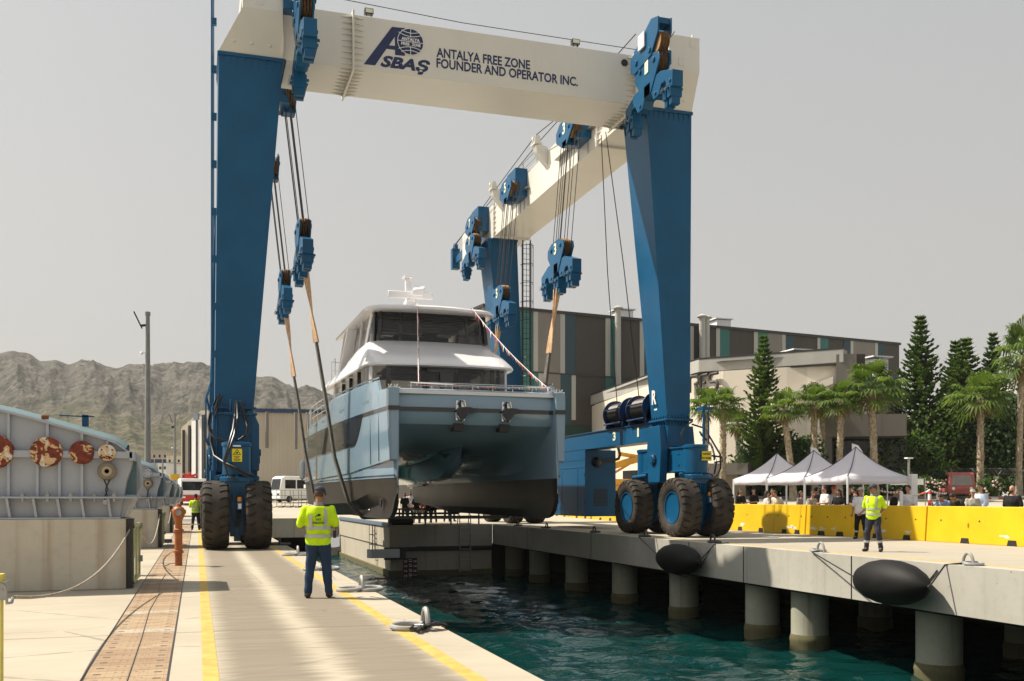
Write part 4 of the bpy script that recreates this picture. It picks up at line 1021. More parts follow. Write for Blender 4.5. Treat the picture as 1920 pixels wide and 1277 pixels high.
# decks
m = MB(); m.box(-3.0, 3.0, .2, 1.4, 5.05, 5.17); m.box(-3.1, 3.1, 1.4, 5.5, 4.85, 4.95); m.box(-3.4, 3.4, 5.5, 19.3, 4.55, 4.62); bb(m, 'deck', MAT['gel'], smooth=False)
for s in (-1, 1):
    m = MB(); m.tube([(s*(ip(y, Wt)-.08), y, ip(y, ZS)+.07) for y in (1.5, 3, 5, 7, 9.4)], .028, 7)
    for y in (2.6, 4.5, 6.5, 8.6): m.cyl((s*(ip(y, Wt)-.08), y, ip(y, ZS)-.03), (s*(ip(y, Wt)-.08), y, ip(y, ZS)+.07), .018, n=6)
    for y in (11.6, 13, 14.4, 15.8, 17.2): m.cyl((s*(ip(y, Wt)-.10), y, ip(y, ZS)-.05), (s*(ip(y, Wt)-.10), y, 6.0), .022, n=6)
    for z in (6.0, 5.72, 5.45): m.tube([(s*(ip(y, Wt)-.10), y, z) for y in (11.6, 14.4, 17.2)], .016, 6)
    m.tube([(s*(ip(18.2, Wt)-.1), 17.4, 5.1), (s*(ip(18, Wt)-.1), 17.5, 5.9), (s*(ip(18, Wt)-.1), 18.4, 5.8), (s*(ip(18, Wt)-.1), 18.9, 4.9)], .03, 7)
    bb(m, 'guard_rail', MAT['chrome'])
m = MB(); m.tube([(x, .14, 5.40) for x in axis(-2.35, 2.62, 6)], .022, 7)
for x in axis(-2.3, 2.6, 7): m.cyl((x, .14, 5.2), (x, .14, 5.40), .016, n=6)
m.tube([(x, .3, 5.32) for x in axis(-2.35, 2.62, 6)], .014, 6); bb(m, 'bow_rail', MAT['chrome'])

# superstructure: outlines are half plans (x >= 0) mirrored
def outline(hw, y0, y1, r, hw2=None, bow=.15, n=7):
    hw2 = hw2 or hw; P = [(0, y0-bow), ((hw-r)*.5, y0-bow*.75), (hw-r, y0)]
    P += [(hw-r+r*math.sin(a), y0+r-r*math.cos(a)) for a in axis(0, math.pi/2, n)[1:]]
    P += [(hw+(hw2-hw)*t, y0+r+(y1-y0-r)*t) for t in (.25, .5, .75, 1.0)]
    return P
def full(P, z): return [(-x, y, z(y) if callable(z) else z) for x, y in reversed(P[1:])]+[(x, y, z(y) if callable(z) else z) for x, y in P]
def loft(lv, cap=True):
    m = MB(); rows = [full(P, z) for P, z in lv]; m.grid(list(reversed(rows)))
    if cap: n = len(rows[0]); m.add(rows[-1], [tuple(range(n))]); m.add(rows[0], [tuple(reversed(range(n)))])
    return m
GL = MAT['glass'].copy(); GL.name = 'tinted_see_through_glass'; GL.node_tree.nodes['Principled BSDF'].inputs['Alpha'].default_value = .80
lo = lambda hw, y0, r, y1=14.5, hw2=None, bow=.15: outline(hw, y0, y1, r, hw2, bow)
bb(loft([(lo(2.86, 5.45, .7), 4.6), (lo(2.84, 5.5, .7), 6.66)]), 'saloon_glass', GL, ang=40)
m = MB()
def post(x, y, z0, x1, y1, z1, w=.10, d=.06): m.bar((x, y, z0), (x1, y1, z1), w, d, up=(0, 1, 0))
for x, w in ((-2.05, .2), (-.62, .26), (.50, .10), (.62, .06), (1.62, .07), (2.05, .16)): post(x, 5.36+.05*abs(x)/2, 4.7, x, 5.41+.05*abs(x)/2, 6.62, w)
post(0.0, 5.28, 6.45, .0, 5.28, 6.63, 1.2)
for s in (-1, 1):
    for y in (7.4, 9.6, 11.8): m.bar((s*2.885, y, 4.7), (s*2.865, y+.05, 6.6), .05, .14, up=(1, 0, 0))
bb(m, 'mullion', MAT['stripe'], smooth=False)
m = MB(); m.box(-.1, .46, 5.22, 5.28, 5.0, 6.45); dr = bb(m, 'saloon_door', MAT['stripe'], smooth=False, bevel=.02)
m = MB(); m.box(.04, .34, 5.19, 5.23, 5.3, 6.05); bb(m, 'door_window', M('door_pane', (.16, .15, .12), .08, 0, .3, 2, spec=.9), dr, smooth=False, bevel=.03)
m = MB()
for s in (-1, 1): m.bar((s*2.70, 5.72, 4.7), (s*2.68, 5.76, 6.62), .16, .05, up=(-s*.7, .7, 0)); m.bar((s*2.90, 14.3, 4.6), (s*2.88, 14.4, 6.66), .12, .5, up=(0, 1, 0))
bb(m, 'pillar', MAT['gel'], smooth=False, bevel=.02)
# brow between the two decks
sd = lambda z0, z1: (lambda y: z0 if y < 9 else z0+(z1-z0)*min(1, (y-9)/6.0))
br = loft([(lo(2.80, 5.2, .8, 15.3, 3.1), 6.63), (lo(2.92, 4.85, .9, 15.3, 3.38, .22), 6.60), (lo(2.95, 4.80, .9, 15.4, 3.42, .22), 6.66), (lo(2.93, 4.88, .9, 15.4, 3.40, .22), 6.75), (lo(2.80, 5.5, .9, 15.2, 3.22), sd(7.12, 6.95)), (lo(2.62, 6.35, .85, 15.0, 2.98), sd(7.52, 7.1)), (lo(2.52, 6.85, .8, 14.8, 2.85), sd(7.80, 7.2)), (lo(2.42, 7.05, .75, 14.8, 2.75), sd(7.84, 7.2)), (lo(2.3, 7.3, .7, 14.6, 2.6), 7.1)])
bb(br, 'brow', MAT['gel'], ang=40)
# upper deck glass, pillars and roof
bb(loft([(lo(2.36, 7.08, .55, 12.2), 7.70), (lo(2.28, 7.30, .55, 12.2), 9.06)]), 'windscreen', GL, ang=40)
m = MB()
for x, dx, w in ((-2.02, .13, .13), (-1.20, .12, .12), (1.45, 0, .10), (2.22, -.05, .11), (-.35, 0, .03)):
    z0 = 7.84 if w > .05 else 7.84; m.bar((x-dx, 6.98+.02*abs(x), z0), (x, 7.23+.02*abs(x), 9.03 if w > .05 else 8.15), w, .03, up=(0, 1, 0))
m.bar((-2.0, 7.0, 7.85), (2.2, 7.0, 7.85), .05, .04); m.bar((-1.5, 6.97, 8.12), (-.32, 6.97, 8.12), .03, .02)
for s in (-1, 1): m.bar((s*2.27, 7.28, 7.82), (s*2.19, 7.50, 9.04), .05, .14, up=(-s*.7, .7, 0))
bb(m, 'mullion', MAT['stripe'], smooth=False)
m = MB()
for s in (-1, 1):
    m.bar((s*2.40, 8.75, 7.75), (s*2.29, 7.75, 9.05), .34, .07, up=(1, 0, 0)); m.bar((s*2.45, 10.2, 7.6), (s*2.33, 9.9, 9.05), .06, .10, up=(1, 0, 0))
    m.bar((s*2.62, 13.6, 7.1), (s*2.45, 11.8, 9.05), .14, .5, up=(1, 0, 0)); m.bar((s*2.72, 14.4, 7.1), (s*2.55, 13.4, 9.05), .10, .16, up=(1, 0, 0))
bb(m, 'pillar', MAT['gel'], smooth=False, bevel=.02)
rf = loft([(lo(2.30, 7.1, .6, 14.2), 9.02), (lo(2.55, 6.75, .8, 15.0, 2.62, .3), 8.99), (lo(2.66, 6.60, .9, 15.3, 2.72, .35), 9.03), (lo(2.68, 6.58, .9, 15.3, 2.74, .35), 9.12), (lo(2.58, 6.75, .85, 15.2, 2.64, .35), 9.21), (lo(1.9, 7.6, .7, 14.6, 1.9, .3), 9.30)])
bb(rf, 'roof', MAT['gel'], ang=40)
m = MB()
for k in range(5): m.box(-2.2, 2.2, 12.6+k*.5, 12.85+k*.5, 8.96, 9.0)
bb(m, 'roof_slat', MAT['gel'], smooth=False)
inn = M('cabin_furniture', (.42, .38, .31), .7, 0, .1, 2); ind = M('dark_cabin_trim', (.05, .045, .04), .6)
m = MB()
for k in range(6): m.box(-2.0, 2.0, 7.7+k*.7, 8.1+k*.7, 8.90, 8.96)
for k in range(3): m.box(-1.9, 1.9, 5.9+k*1.2, 6.6+k*1.2, 6.50, 6.56)
bb(m, 'ceiling_panel', inn, smooth=False)
m = MB(); m.box(-1.4, .9, 7.9, 8.5, 7.2, 8.2); m.box(-.1, .5, 8.3, 8.4, 8.2, 8.42); m.box(-1.9, -.6, 6.2, 6.9, 4.62, 5.5); m.box(.7, 2.2, 6.3, 7.4, 4.62, 5.55); bb(m, 'console', ind, smooth=False, bevel=.05)
m = MB(); m.box(-1.6, -.9, 9.3, 9.9, 7.2, 8.35); m.box(.0, .7, 9.3, 9.9, 7.2, 8.35); m.box(-2.2, -.4, 8.5, 9.2, 4.62, 5.7); m.box(.8, 2.3, 9.0, 9.8, 4.62, 5.6); bb(m, 'seat', inn, smooth=False, bevel=.08)
m = MB(); m.frus(-.34, .34, 10.9, 11.9, 9.25, -.22, .22, 11.1, 11.7, 10.35); m.frus(-.20, .06, 11.2, 11.5, 10.3, -.22, -.02, 11.25, 11.5, 11.3); m.box(-.30, .10, 11.1, 11.65, 11.3, 11.4)
mast = bb(m, 'radar_mast', MAT['gel'], smooth=False, bevel=.03)
m = MB(); m.bar((-1.05, 11.0, 10.50), (.85, 10.55, 10.42), .18, .30); m.lathe([(.2, 10.2), (.2, 10.4), (.16, 10.42)], 16, (-.05, 10.9, 0)); bb(m, 'radar', MAT['gel'], mast, bevel=.03)
m = MB(); m.hexa([(-.16, 10.35, 10.36), (.34, 10.3, 10.36), (.5, 11.2, 10.5), (.0, 11.25, 10.5), (-.10, 10.35, 10.62), (.42, 10.3, 10.72), (.68, 11.2, 10.98), (.16, 11.25, 10.98)]); bb(m, 'radome', MAT['gel'], mast, smooth=False, bevel=.05)
m = MB()
for s in (-1, 1):
    m.tube([(s*3.0, 14.8, 7.1), (s*3.0, 14.8, 7.95), (s*2.0, 15.2, 7.95)], .02, 6); m.tube([(s*3.0, 13.6, 7.2), (s*3.0, 13.6, 7.95), (s*3.0, 14.8, 7.95)], .02, 6); m.tube([(s*3.0, 13.6, 7.55), (s*3.0, 14.8, 7.55), (s*2.0, 15.2, 7.55)], .014, 6)
bb(m, 'upper_rail', MAT['chrome'])
m = MB(); m.lathe([(.02, 2.5), (.12, 2.6), (.14, 3.0), (.12, 3.4), (.03, 3.5)], 14, (-3.98, 18.6, 0)); bb(m, 'boat_fender', MAT['white'])

# bunting strung over the bow
FC = [M('flag_red', (.55, .03, .05), .8, 0, .1), M('flag_white', (.78, .76, .74), .8, 0, .05), M('flag_navy', (.03, .05, .20), .8, 0, .1), M('flag_pink', (.60, .22, .24), .8, 0, .1), M('flag_orange', (.75, .30, .08), .8, 0, .1)]
def bunting(label, a, b, n, sag, seed, fs=1.0):
    a = Vector(bt(a)); b = Vector(bt(b)); r2 = random.Random(seed); m = MB(); P = []
    for k in range(n+1):
        t = k/n; p = a.lerp(b, t); p.z -= sag*4*t*(1-t); P.append(p)
    t_ = thing('bunting', label, 'bunting', tuple(b), 'strings of bunting on the catamaran')
    m.tube(P, .013, 5); m.build('cord', FC[1], t_)
    d = (b-a).normalized()
    m = MB()
    for k in range(n):
        p = P[k].lerp(P[k+1], .5); w = (.07+.04*r2.random())*fs; l = (.12+.08*r2.random())*fs; an = r2.uniform(-1.2, 1.2)
        side = Vector((math.cos(an), -.5, math.sin(an)*.4)).normalized(); dn = Vector((r2.uniform(-.25, .25), r2.uniform(-.3, .1), -1)).normalized()
        if abs(d.z) > .8: q = [p+d*w*.5, p-d*w*.5, p+side*l*.8+dn*.05]
        else: q = [p-d*w*.5, p+d*w*.5, p+dn*l+side*.04]
        c = r2.choice([0, 0, 1, 1, 2, 3, 4]); nn = (q[1]-q[0]).cross(q[2]-q[0]).normalized()*.003
        m.add([x+nn for x in q]+[x-nn for x in q], [(0, 1, 2), (5, 4, 3), (0, 3, 4, 1), (1, 4, 5, 2), (2, 5, 3, 0)], c)
    m.build('flag', FC, t_, smooth=False); return t_
bunting('string of little flags hanging down the front windows', (-.75, 6.35, 9.24), (-2.02, .25, 5.44), 44, .25, 3, 1.35)
bunting('string of little flags running diagonally to the right bow corner', (1.52, 6.5, 9.2), (2.52, .2, 5.36), 46, .18, 5, 1.35)
bunting('row of little flags tied along the bow rail', (-2.3, .10, 5.38), (2.55, .10, 5.36), 40, .03, 8, .55)
# ================================================================ grey winch housings on concrete plinths (left)
MAT['grey'] = M('pale_grey_machine_paint', (.36, .385, .43), .45, 0, .05, .9, dirt=.22, dcol=(.24, .22, .20))
MAT['teal'] = M('teal_roof_paint', (.095, .165, .18), .5, 0, .06, 1, dirt=.2, dcol=(.2, .2, .18))
def rust_mat(name, seed, amt):
    t = NT(name); v = t.map(loc=(seed, seed*.7, 0)); n = t.noise(v, 6.5, 4, .55, .8); n2 = t.noise(v, 12, 5, .6)
    c = t.mix(t.ss(n2, .35, .65), (.22, .035, .012, 1), (.10, .018, .010, 1))
    c = t.mix(t.ss(n, amt, amt+.03), c, (.60, .40, .20, 1)); c = t.mix(t.ss(n, amt+.10, amt+.12), c, (.62, .60, .56, 1))
    t.set(Base_Color=c, Roughness=.75); t.bump(n2, .3, .01); return t.m
MAT['motor'] = M('brown_motor_cap', (.20, .165, .12), .5, .2, .15, 6)
WX = [(-6.6, 3.62), (-5.4, 3.50), (-3.2, 3.11), (-2.7, 2.98), (-2.02, 2.79), (-1.51, 2.64), (-1.34, 2.57), (-1.20, 2.46), (-1.10, 2.30), (-1.06, 2.11), (-1.0, 1.60)]
def winch_house(label, y):
    t = thing('winch_housing', label, 'winch housing', (-3.5, y+1.0, 1.24), 'shiplift winch housings on the left')
    G_ = MAT['grey']; dp = 2.0
    body = [(-6.6, 1.26)]+WX[:8]+[(-1.08, 2.30), (-1.12, 2.12), (-1.19, 1.9), (-1.235, 1.62), (-1.30, 1.26)]
    m = MB(); m.prism(body, 'y', y+.10, y+dp); m.build('casing', G_, t, smooth=False, bevel=.012)
    rim = WX[:9]; m = MB()                          # bright flange following the edge
    for i in range(len(rim)-1): m.bar((rim[i][0], y+.05, rim[i][1]+.012), (rim[i+1][0], y+.05, rim[i+1][1]+.012), .14, .035, up=(0, 1, 0)) if False else m.hexa([(rim[i][0], y, rim[i][1]-.03), (rim[i+1][0], y, rim[i+1][1]-.03), (rim[i+1][0], y+.14, rim[i+1][1]-.03), (rim[i][0], y+.14, rim[i][1]-.03), (rim[i][0], y, rim[i][1]+.012), (rim[i+1][0], y, rim[i+1][1]+.012), (rim[i+1][0], y+.14, rim[i+1][1]+.012), (rim[i][0], y+.14, rim[i][1]+.012)])
    m.box(-6.6, -1.08, y-.02, y+.11, 2.30, 2.42); m.box(-1.14, -1.04, y-.02, y+1.9, 2.26, 2.42)
    for k in range(14):
        x = -1.2-.17*k; m.lathe([(.018, 2.42), (.018, 2.445)], 6, (x, y+.04, 0))
    m.build('flange', G_, t, smooth=False, bevel=.008)
    m = MB(); tp = [(x, z+.02) for x, z in WX[:8]]          # roof sheet standing behind the flange
    m.grid([[(x, y+.15, z) for x, z in tp], [(x-.03, y+1.2, z+.13) for x, z in tp], [(x-.06, y+2.1, z+.15) for x, z in tp], [(x-.06, y+2.12, z-.2) for x, z in tp]]); m.build('roof', MAT['teal'], t)
    m = MB()
    for x in (-4.3, -3.72, -3.07, -2.62, -2.27, -1.91, -1.50):
        m.box(x-.022, x+.022, y+.015, y+.12, 1.62, 2.30 if x != -1.5 else 1.75)
    for x in (-3.07, -2.46, -1.91, -1.50): m.box(x-.022, x+.022, y+.015, y+.12, 2.42, ip(x, WX)-.03 if x < -1.6 else 2.60)
    for x in (-4.3, -3.72, -3.04, -2.63, -2.25, -1.87, -1.44):
        m.hexa([(x-.02, y-.02, 1.26), (x+.02, y-.02, 1.26), (x+.02, y+.2, 1.26), (x-.02, y+.2, 1.26), (x-.06, y-.10, 1.59), (x-.02, y-.10, 1.59), (x-.02, y+.2, 1.59), (x-.06, y+.2, 1.59)])
    m.build('rib', G_, t, smooth=False)
    m = MB(); m.box(-6.6, -1.0, y-.12, y+.3, 1.595, 1.625); m.box(-6.6, -1.28, y-.06, y+.3, 1.24, 1.265); m.prism([(-1.42, 1.26), (-1.25, 1.26), (-1.08, 1.60), (-1.30, 1.60)], 'y', y+.16, y+1.9); m.box(-6.6, -1.30, y+.12, y+.2, 1.26, 1.6)
    m.build('base_flange', G_, t, smooth=False)
    m = MB()
    for x in (-3.5, -2.84, -2.45, -2.08, -1.70, -1.38): m.lathe([(.045, 1.625), (.045, 1.665), (.025, 1.67), (.025, 1.70)], 8, (x, y-.05, 0)); m.lathe([(.03, 1.54), (.03, 1.595)], 8, (x, y-.05, 0))
    m.build('bolt', MAT['steel'], t)
    m = MB(); m.lathe([(.158, .06), (.158, -.03), (.13, -.06), (.088, -.065), (.084, -.045), (.04, -.05), (.04, -.02), (.001, -.02)], 28, (-1.50, y, 2.07), ax='y'); c_ = m.build('motor_cap', MAT['motor'], t)
    m = MB(); m.lathe([(.086, -.066), (.086, -.070), (.042, -.070)], 24, (-1.50, y, 2.07), ax='y'); m.build('cap_ring', M('tan_ring', (.40, .33, .22), .5), c_)
    m = MB(); m.lathe([(.04, -.055), (.04, -.07), (.001, -.07)], 16, (-1.50, y, 2.07), ax='y'); m.build('cap_hole', MAT['ink'], c_)
    m = MB()
    for s in (-1, 1): m.tube([(-1.5+s*.055, y-.02, 1.94), (-1.5+s*.02, y-.05, 1.86), (-1.5-s*.02, y-.05, 1.75), (-1.51+s*.015, y-.06, 1.65), (-1.52+s*.02, y-.08, 1.56)], .012, 6)
    m.build('cable', MAT['hose'], t)
    m = MB(); m.box(-1.56, -1.49, y-.10, y-.06, 1.49, 1.57); m.build('junction_box', MAT['steel'], t, smooth=False)
    # curved end hood
    m = MB(); rows = []
    for a, b in ((2.36, -1.06), (2.2, -1.08), (2.05, -1.13), (1.9, -1.19), (1.78, -1.23), (1.64, -1.25)): rows.append([(b-.02, y+.14, a), (b+.13-.3*(b+1.06), y+.7, a), (b+.15, y+1.3, a), (b+.06, y+1.9, a)])
    m = MB(); m.box(-1.26, -1.04, y+.42, y+.50, 1.64, 2.34); m.build('hood_panel', MAT['teal'], t, smooth=False)
    m = MB(); ol = [(-1.26, 2.52), (-1.14, 2.44), (-1.05, 2.30), (-1.0, 2.10), (-.99, 1.82), (-1.07, 1.62)]; il = [(-1.15, 1.62), (-1.08, 1.82), (-1.09, 2.08), (-1.14, 2.26), (-1.22, 2.36), (-1.30, 2.42)]; m.prism(ol+il, 'y', y+.75, y+1.9); m.prism([(-1.3, 1.62), (-1.05, 1.62), (-1.05, 1.66), (-1.3, 1.66)], 'y', y+.2, y+1.9)
    m.build('end_hood', G_, t)
    return t
def disc(t, x, y, r, mt, nm='sheave_cover'):
    m = MB(); m.lathe([(r, .10), (r, -.045), (r-.012, -.055), (.001, -.055)], 36, (x, y, 2.395), ax='y'); c = m.build(nm, mt, t)
    m = MB()
    for k in range(6):
        a = k*math.pi/3+.5; m.lathe([(.014, -.07), (.014, -.05)], 6, (x+(r-.045)*math.cos(a), y, 2.395+(r-.045)*math.sin(a)), ax='y')
    m.build('bolt', MAT['dark'], c)
WY = [18.8, 34.1, 48.9, 63.6, 78.5]; WLAB = ['nearest grey winch housing with big rusty round covers', 'second grey winch housing in the row, just behind the photographer', 'third grey winch housing in the row along the pier', 'fourth grey winch housing in the row along the pier', 'farthest grey winch housing at the end of the row']
for i, (y, lb) in enumerate(zip(WY, WLAB)):
    t = winch_house(lb, y)
    if i == 0:
        for x, r, sd_, am in ((-3.27, .285, 1.3, .50), (-2.47, .258, 4.1, .52), (-1.91, .203, 7.7, .58)):
            o_ = disc(t, x, y, r, rust_mat('rusty_cover', sd_, am))
        disc(t, -1.50, y, .145, rust_mat('rusty_cover', 11.2, .44))
        m = MB()
        for k in range(4): m.lathe([(.018, 0), (.018, .07)], 6, (-2.58+k*.03, y+.3, 2.98))
        m.build('stud', MAT['orange'], t)
        m = MB(); m.box(-2.06, -1.95, y+1.5, y+1.62, 2.95, 3.17); m.box(-2.15, -1.85, y+1.5, y+1.56, 3.13, 3.15); m.bar((-2.15, y+1.52, 3.14), (-2.45, y+1.52, 3.15), .02); m.build('valve', MAT['blue'], t, smooth=False)
    else:
        for x, r in ((-2.47, .24), (-1.50, .145)): disc(t, x, y, r, MAT['grey'])
    p = thing('plinth', ['stained concrete plinth under the nearest winch housing', 'concrete plinth under the second winch housing', 'concrete plinth under the third winch housing', 'concrete plinth under the fourth winch housing', 'concrete plinth under the farthest winch housing'][i], 'plinth', (-4, y+1, 0), 'concrete plinths of the winch row')
    m = MB(); m.box(-7, -1.19, y-.08, y+2.0, 0, 1.235); m.build('block', MAT['plinth'], p, smooth=False, bevel=.02)
    m = MB(); m.box(-1.19, -1.08, y+.02, y+.5, .0, 1.235); m.build('steel_edge', MAT['dark'], p, smooth=False)

# ---------------------------------------------------------------- gates, ropes, hydrant
MAT['lime'] = M('faded_lime_paint', (.47, .49, .20), .5, 0, .1, 4, dirt=.35, dcol=(.30, .30, .22))
MAT['mesh'] = M('pale_glazing', (.40, .43, .30), .25, 0, .2, 3)
cordm = M('weathered_rope', (.30, .265, .21), .9, 0, .25, 20, dirt=.5, dcol=(.25, .12, .06))
for i, (y, lb) in enumerate(((18.95, 'lime green gate leaf beside the nearest plinth'), (34.3, 'lime green gate leaf beside the second plinth'), (49.1, 'lime green gate leaf beside the third plinth'))):
    g = thing('gate', lb, 'gate', (-1.09, y, 0), 'lime green gates between the plinths'); L = 2.0
    m = MB()
    for yy in (y, y+L): m.box(-1.12, -1.06, yy, yy+.07, .04, 1.12)
    for z in (.06, 1.06): m.box(-1.12, -1.06, y, y+L, z, z+.06)
    m.box(-1.10, -1.07, y+.95, y+.99, .1, 1.06); m.box(-1.20, -1.135, y-.08, y+.0, 0, 1.16); m.build('frame', MAT['lime'], g, smooth=False, bevel=.006)
    m = MB(); m.box(-1.095, -1.085, y+.07, y+.95, .5, 1.06); m.box(-1.095, -1.085, y+1.0, y+L, .12, 1.06); m.build('panel', MAT['mesh'], g, smooth=False)
    m = MB()
    for z in (.35, 1.0): m.box(-1.10, -1.02, y+L-.02, y+L+.08, z, z+.12)
    m.build('hinge', MAT['steel'], g, smooth=False)
def sag(a, b, s, n=14): return [tuple(Vector(a).lerp(Vector(b), k/n)-Vector((0, 0, s*4*(k/n)*(1-k/n)))) for k in range(n+1)]
m = MB(); m.tube(sag((-1.45, 9.1, .78), (-1.13, 18.95, 1.06), .34), .015, 8); tag(m.build('rope', cordm, org=(-1.4, 13, .4)), 'weathered rope sagging from the near post to the gate', 'rope')
m = MB(); m.tube(sag((-1.07, 21.05, 1.04), (-1.14, 34.3, 1.1), .62), .018, 8); tag(m.build('rope', cordm, org=(-1.1, 28, .4)), 'pale rope sagging between the first and second gates', 'rope')
m = MB(); m.tube(sag((-1.07, 36.4, 1.04), (-1.14, 49.1, 1.1), .5), .018, 8); tag(m.build('rope', cordm, org=(-1.1, 43, .4)), 'pale rope sagging between the second and third gates', 'rope')
g = thing('barrier_post', 'thin yellow post with a grey clamp and slanted arm at the lower left corner', 'post', (-1.53, 9.1, 0))
m = MB(); m.box(-1.665, -1.64, 8.48, 8.505, 0, .80); m.box(-1.70, -1.60, 8.44, 8.54, 0, .02)
m.prism([(-2.3, .75), (-1.63, .93), (-1.63, 1.0), (-2.3, .98)], 'y', 8.52, 8.42); m.xf(lambda p: (p[0]+.12, p[1]+.6, p[2]-.02 if p[2] > .05 else p[2])); m.build('post', M('post_yellow', (.60, .52, .10), .5, 0, .1, 5), g, smooth=False, bevel=.006)
m = MB(); m.prism([(-1.78, .79), (-1.59, .79), (-1.60, .90), (-1.63, .93), (-1.78, .86)], 'y', 8.41, 8.36); m.box(-1.63, -1.60, 8.38, 8.5, .88, .94); m.tube([(-1.60, 8.4, .79), (-1.60, 8.4, .76), (-1.57, 8.45, .76), (-1.57, 8.5, .80)], .012, 6)
for x, z in ((-1.63, .875), (-1.67, .84)): m.lathe([(.01, -.01), (.01, 0)], 8, (x, 8.36, z), ax='y')
m.xf(lambda p: (p[0]+.12, p[1]+.6, p[2]-.02)); m.build('clamp', MAT['steel'], g, smooth=False)
m = MB()
for k in range(7):
    m.tube([(-1.655, 8.49, .15+k*.09), (-2.2, 8.49, .10+k*.09)], .004, 4)
m.xf(lambda p: (p[0]+.12, p[1]+.6, p[2])); m.build('wire', MAT['steel'], g)

h = thing('hydrant', 'tall orange standpipe hydrant standing on the trench cover', 'hydrant', (-.41, 24.8, 0))
m = MB(); m.lathe([(.085, 0), (.085, .30), (.115, .30), (.115, .36), (.088, .37), (.088, .80), (.118, .80), (.118, .86), (.085, .88), (.085, 1.08), (.13, 1.16), (.15, 1.24), (.15, 1.32), (.11, 1.38), (.07, 1.40), (.05, 1.46), (.001, 1.47)], 22, (-.41, 24.8, 0)); m.build('pipe', MAT['orange'], h)
m = MB(); m.lathe([(.06, .0), (.075, -.10), (.09, -.12), (.09, -.18), (.05, -.19)], 18, (-.41, 24.72, 1.26), ax='y'); o_ = m.build('outlet', MAT['orange'], h)
m = MB(); m.lathe([(.07, -.19), (.07, -.21), (.03, -.22), (.001, -.22)], 18, (-.41, 24.72, 1.26), ax='y'); m.build('cap', MAT['steel'], o_)
m = MB(); m.cyl((-.58, 24.8, 1.28), (-.5, 24.8, 1.28), .05, n=12); m.cyl((-.32, 24.8, 1.28), (-.24, 24.8, 1.28), .05, n=12); m.build('outlet', MAT['orange'], h)
m = MB(); m.box(-1.22, -.84, 37.6, 37.9, .02, .12); m.box(-1.2, -.86, 37.55, 37.62, .0, .14); tag(m.build('toolbox', NV, org=(-1.03, 37.75, 0), smooth=False, bevel=.02), 'dark blue box lying on the pier by the second gate', 'box')
m = MB(); m.tube([(-.62, 22.0, .012), (-.66, 20, .01), (-.60, 17.5, .01), (-.64, 15, .01), (-.60, 12.0, .01), (-.58, 9, .01), (-.62, 5, .01)], .007, 6); m.tube([(-.40, 25.6, .018), (-.62, 25.4, .018), (-.72, 24.6, .018), (-.62, 23.6, .018), (-.52, 22.8, .018)], .008, 6)
tag(m.build('cable', M('grey_cable', (.16, .13, .10), .6), org=(-.6, 15, 0)), 'thin dark cable lying along the trench cover', 'cable')

# ---------------------------------------------------------------- mooring rings
ringm = M('grey_painted_ring', (.33, .325, .31), .5, .2, .15, 8)
ringd = M('dark_iron_ring', (.07, .066, .06), .55, .4, .2, 8)
def ring(label, x, y, z, mt, r=.21, edge='left', lay=(0.16, 0.0), two=True):
    t = thing('mooring_ring', label, 'mooring ring', (x, y, z), 'mooring rings along the pier edges')
    m = MB(); m.tube([(x, y-.15*math.cos(a)*1.0, z+.01+.24*math.sin(a)) for a in axis(0, math.pi, 12)], .032, 8); m.box(x-.10, x+.10, y-.2, y+.2, z, z+.012); m.build('hoop', mt, t)
    for k, s in enumerate((1, -1) if two else (1,)):
        cx, cy = x+s*lay[0]-.03, y-.02+s*lay[1]
        m = MB(); m.tube([(cx+r*math.cos(a), cy+r*.8*math.sin(a), z+.045+.012*math.sin(a+k)) for a in axis(0, 2*math.pi, 26)[:-1]], .034, 8, closed=True); m.build('ring', mt, t)
    return t
RL = ['nearest grey mooring ring on the left pier, tied with a black line', 'grey double mooring ring just right of the near worker', 'grey mooring ring behind the near worker\'s leg', 'grey mooring ring just left of the near worker', 'dark mooring ring beside the left tyres']
for lb, (x, y), d in zip(RL, ((2.66, 11.9), (2.70, 17.1), (2.66, 22.3), (2.68, 28.2), (2.68, 34.6)), (0, 0, 0, 0, 1)): ring(lb, x, y, 0, ringd if d else ringm, lay=(.17, .0) if y > 15 else (-.17, .03), two=y > 15)
m = MB(); m.tube([(2.60, 11.72, .05), (2.74, 11.7, .09), (2.82, 11.85, .06), (2.72, 11.95, .10), (2.62, 11.85, .07), (2.54, 11.65, .05), (2.48, 11.48, .035)], .028, 7); m.tube([(2.55, 11.80, .05), (2.66, 11.66, .08), (2.80, 11.74, .08), (2.90, 11.85, .05), (2.935, 11.9, -.1), (2.94, 12.0, -.8)], .024, 7); m.tube([(2.44, 11.70, .04), (2.5, 11.78, .06), (2.60, 11.70, .07), (2.56, 11.6, .05), (2.46, 11.64, .04)], .024, 7)
tag(m.build('rope', MAT['hose'], org=(2.7, 11.8, 0)), 'short black mooring line knotted to the nearest ring', 'rope')
RR = ['ring at the far corner of the right pier, below the hull', 'small ring on the right pier under the engine house', 'ring on the right pier just left of the wheels', 'ring in front of the right wheels, above the left fender', 'ring right of the wheels holding the left fender', 'ring left of the big fender, in front of the barriers', 'ring holding the right end of the big fender']
for i, (lb, y) in enumerate(zip(RR, (48.0, 43.6, 37.8, 32.9, 28.0, 22.3, 17.1))): ring('dark mooring '+lb, 15.50, y, .19, ringd if i < 5 else ringm, r=.2, lay=(.05, .17) if i % 2 else (.0, -.16), two=False)

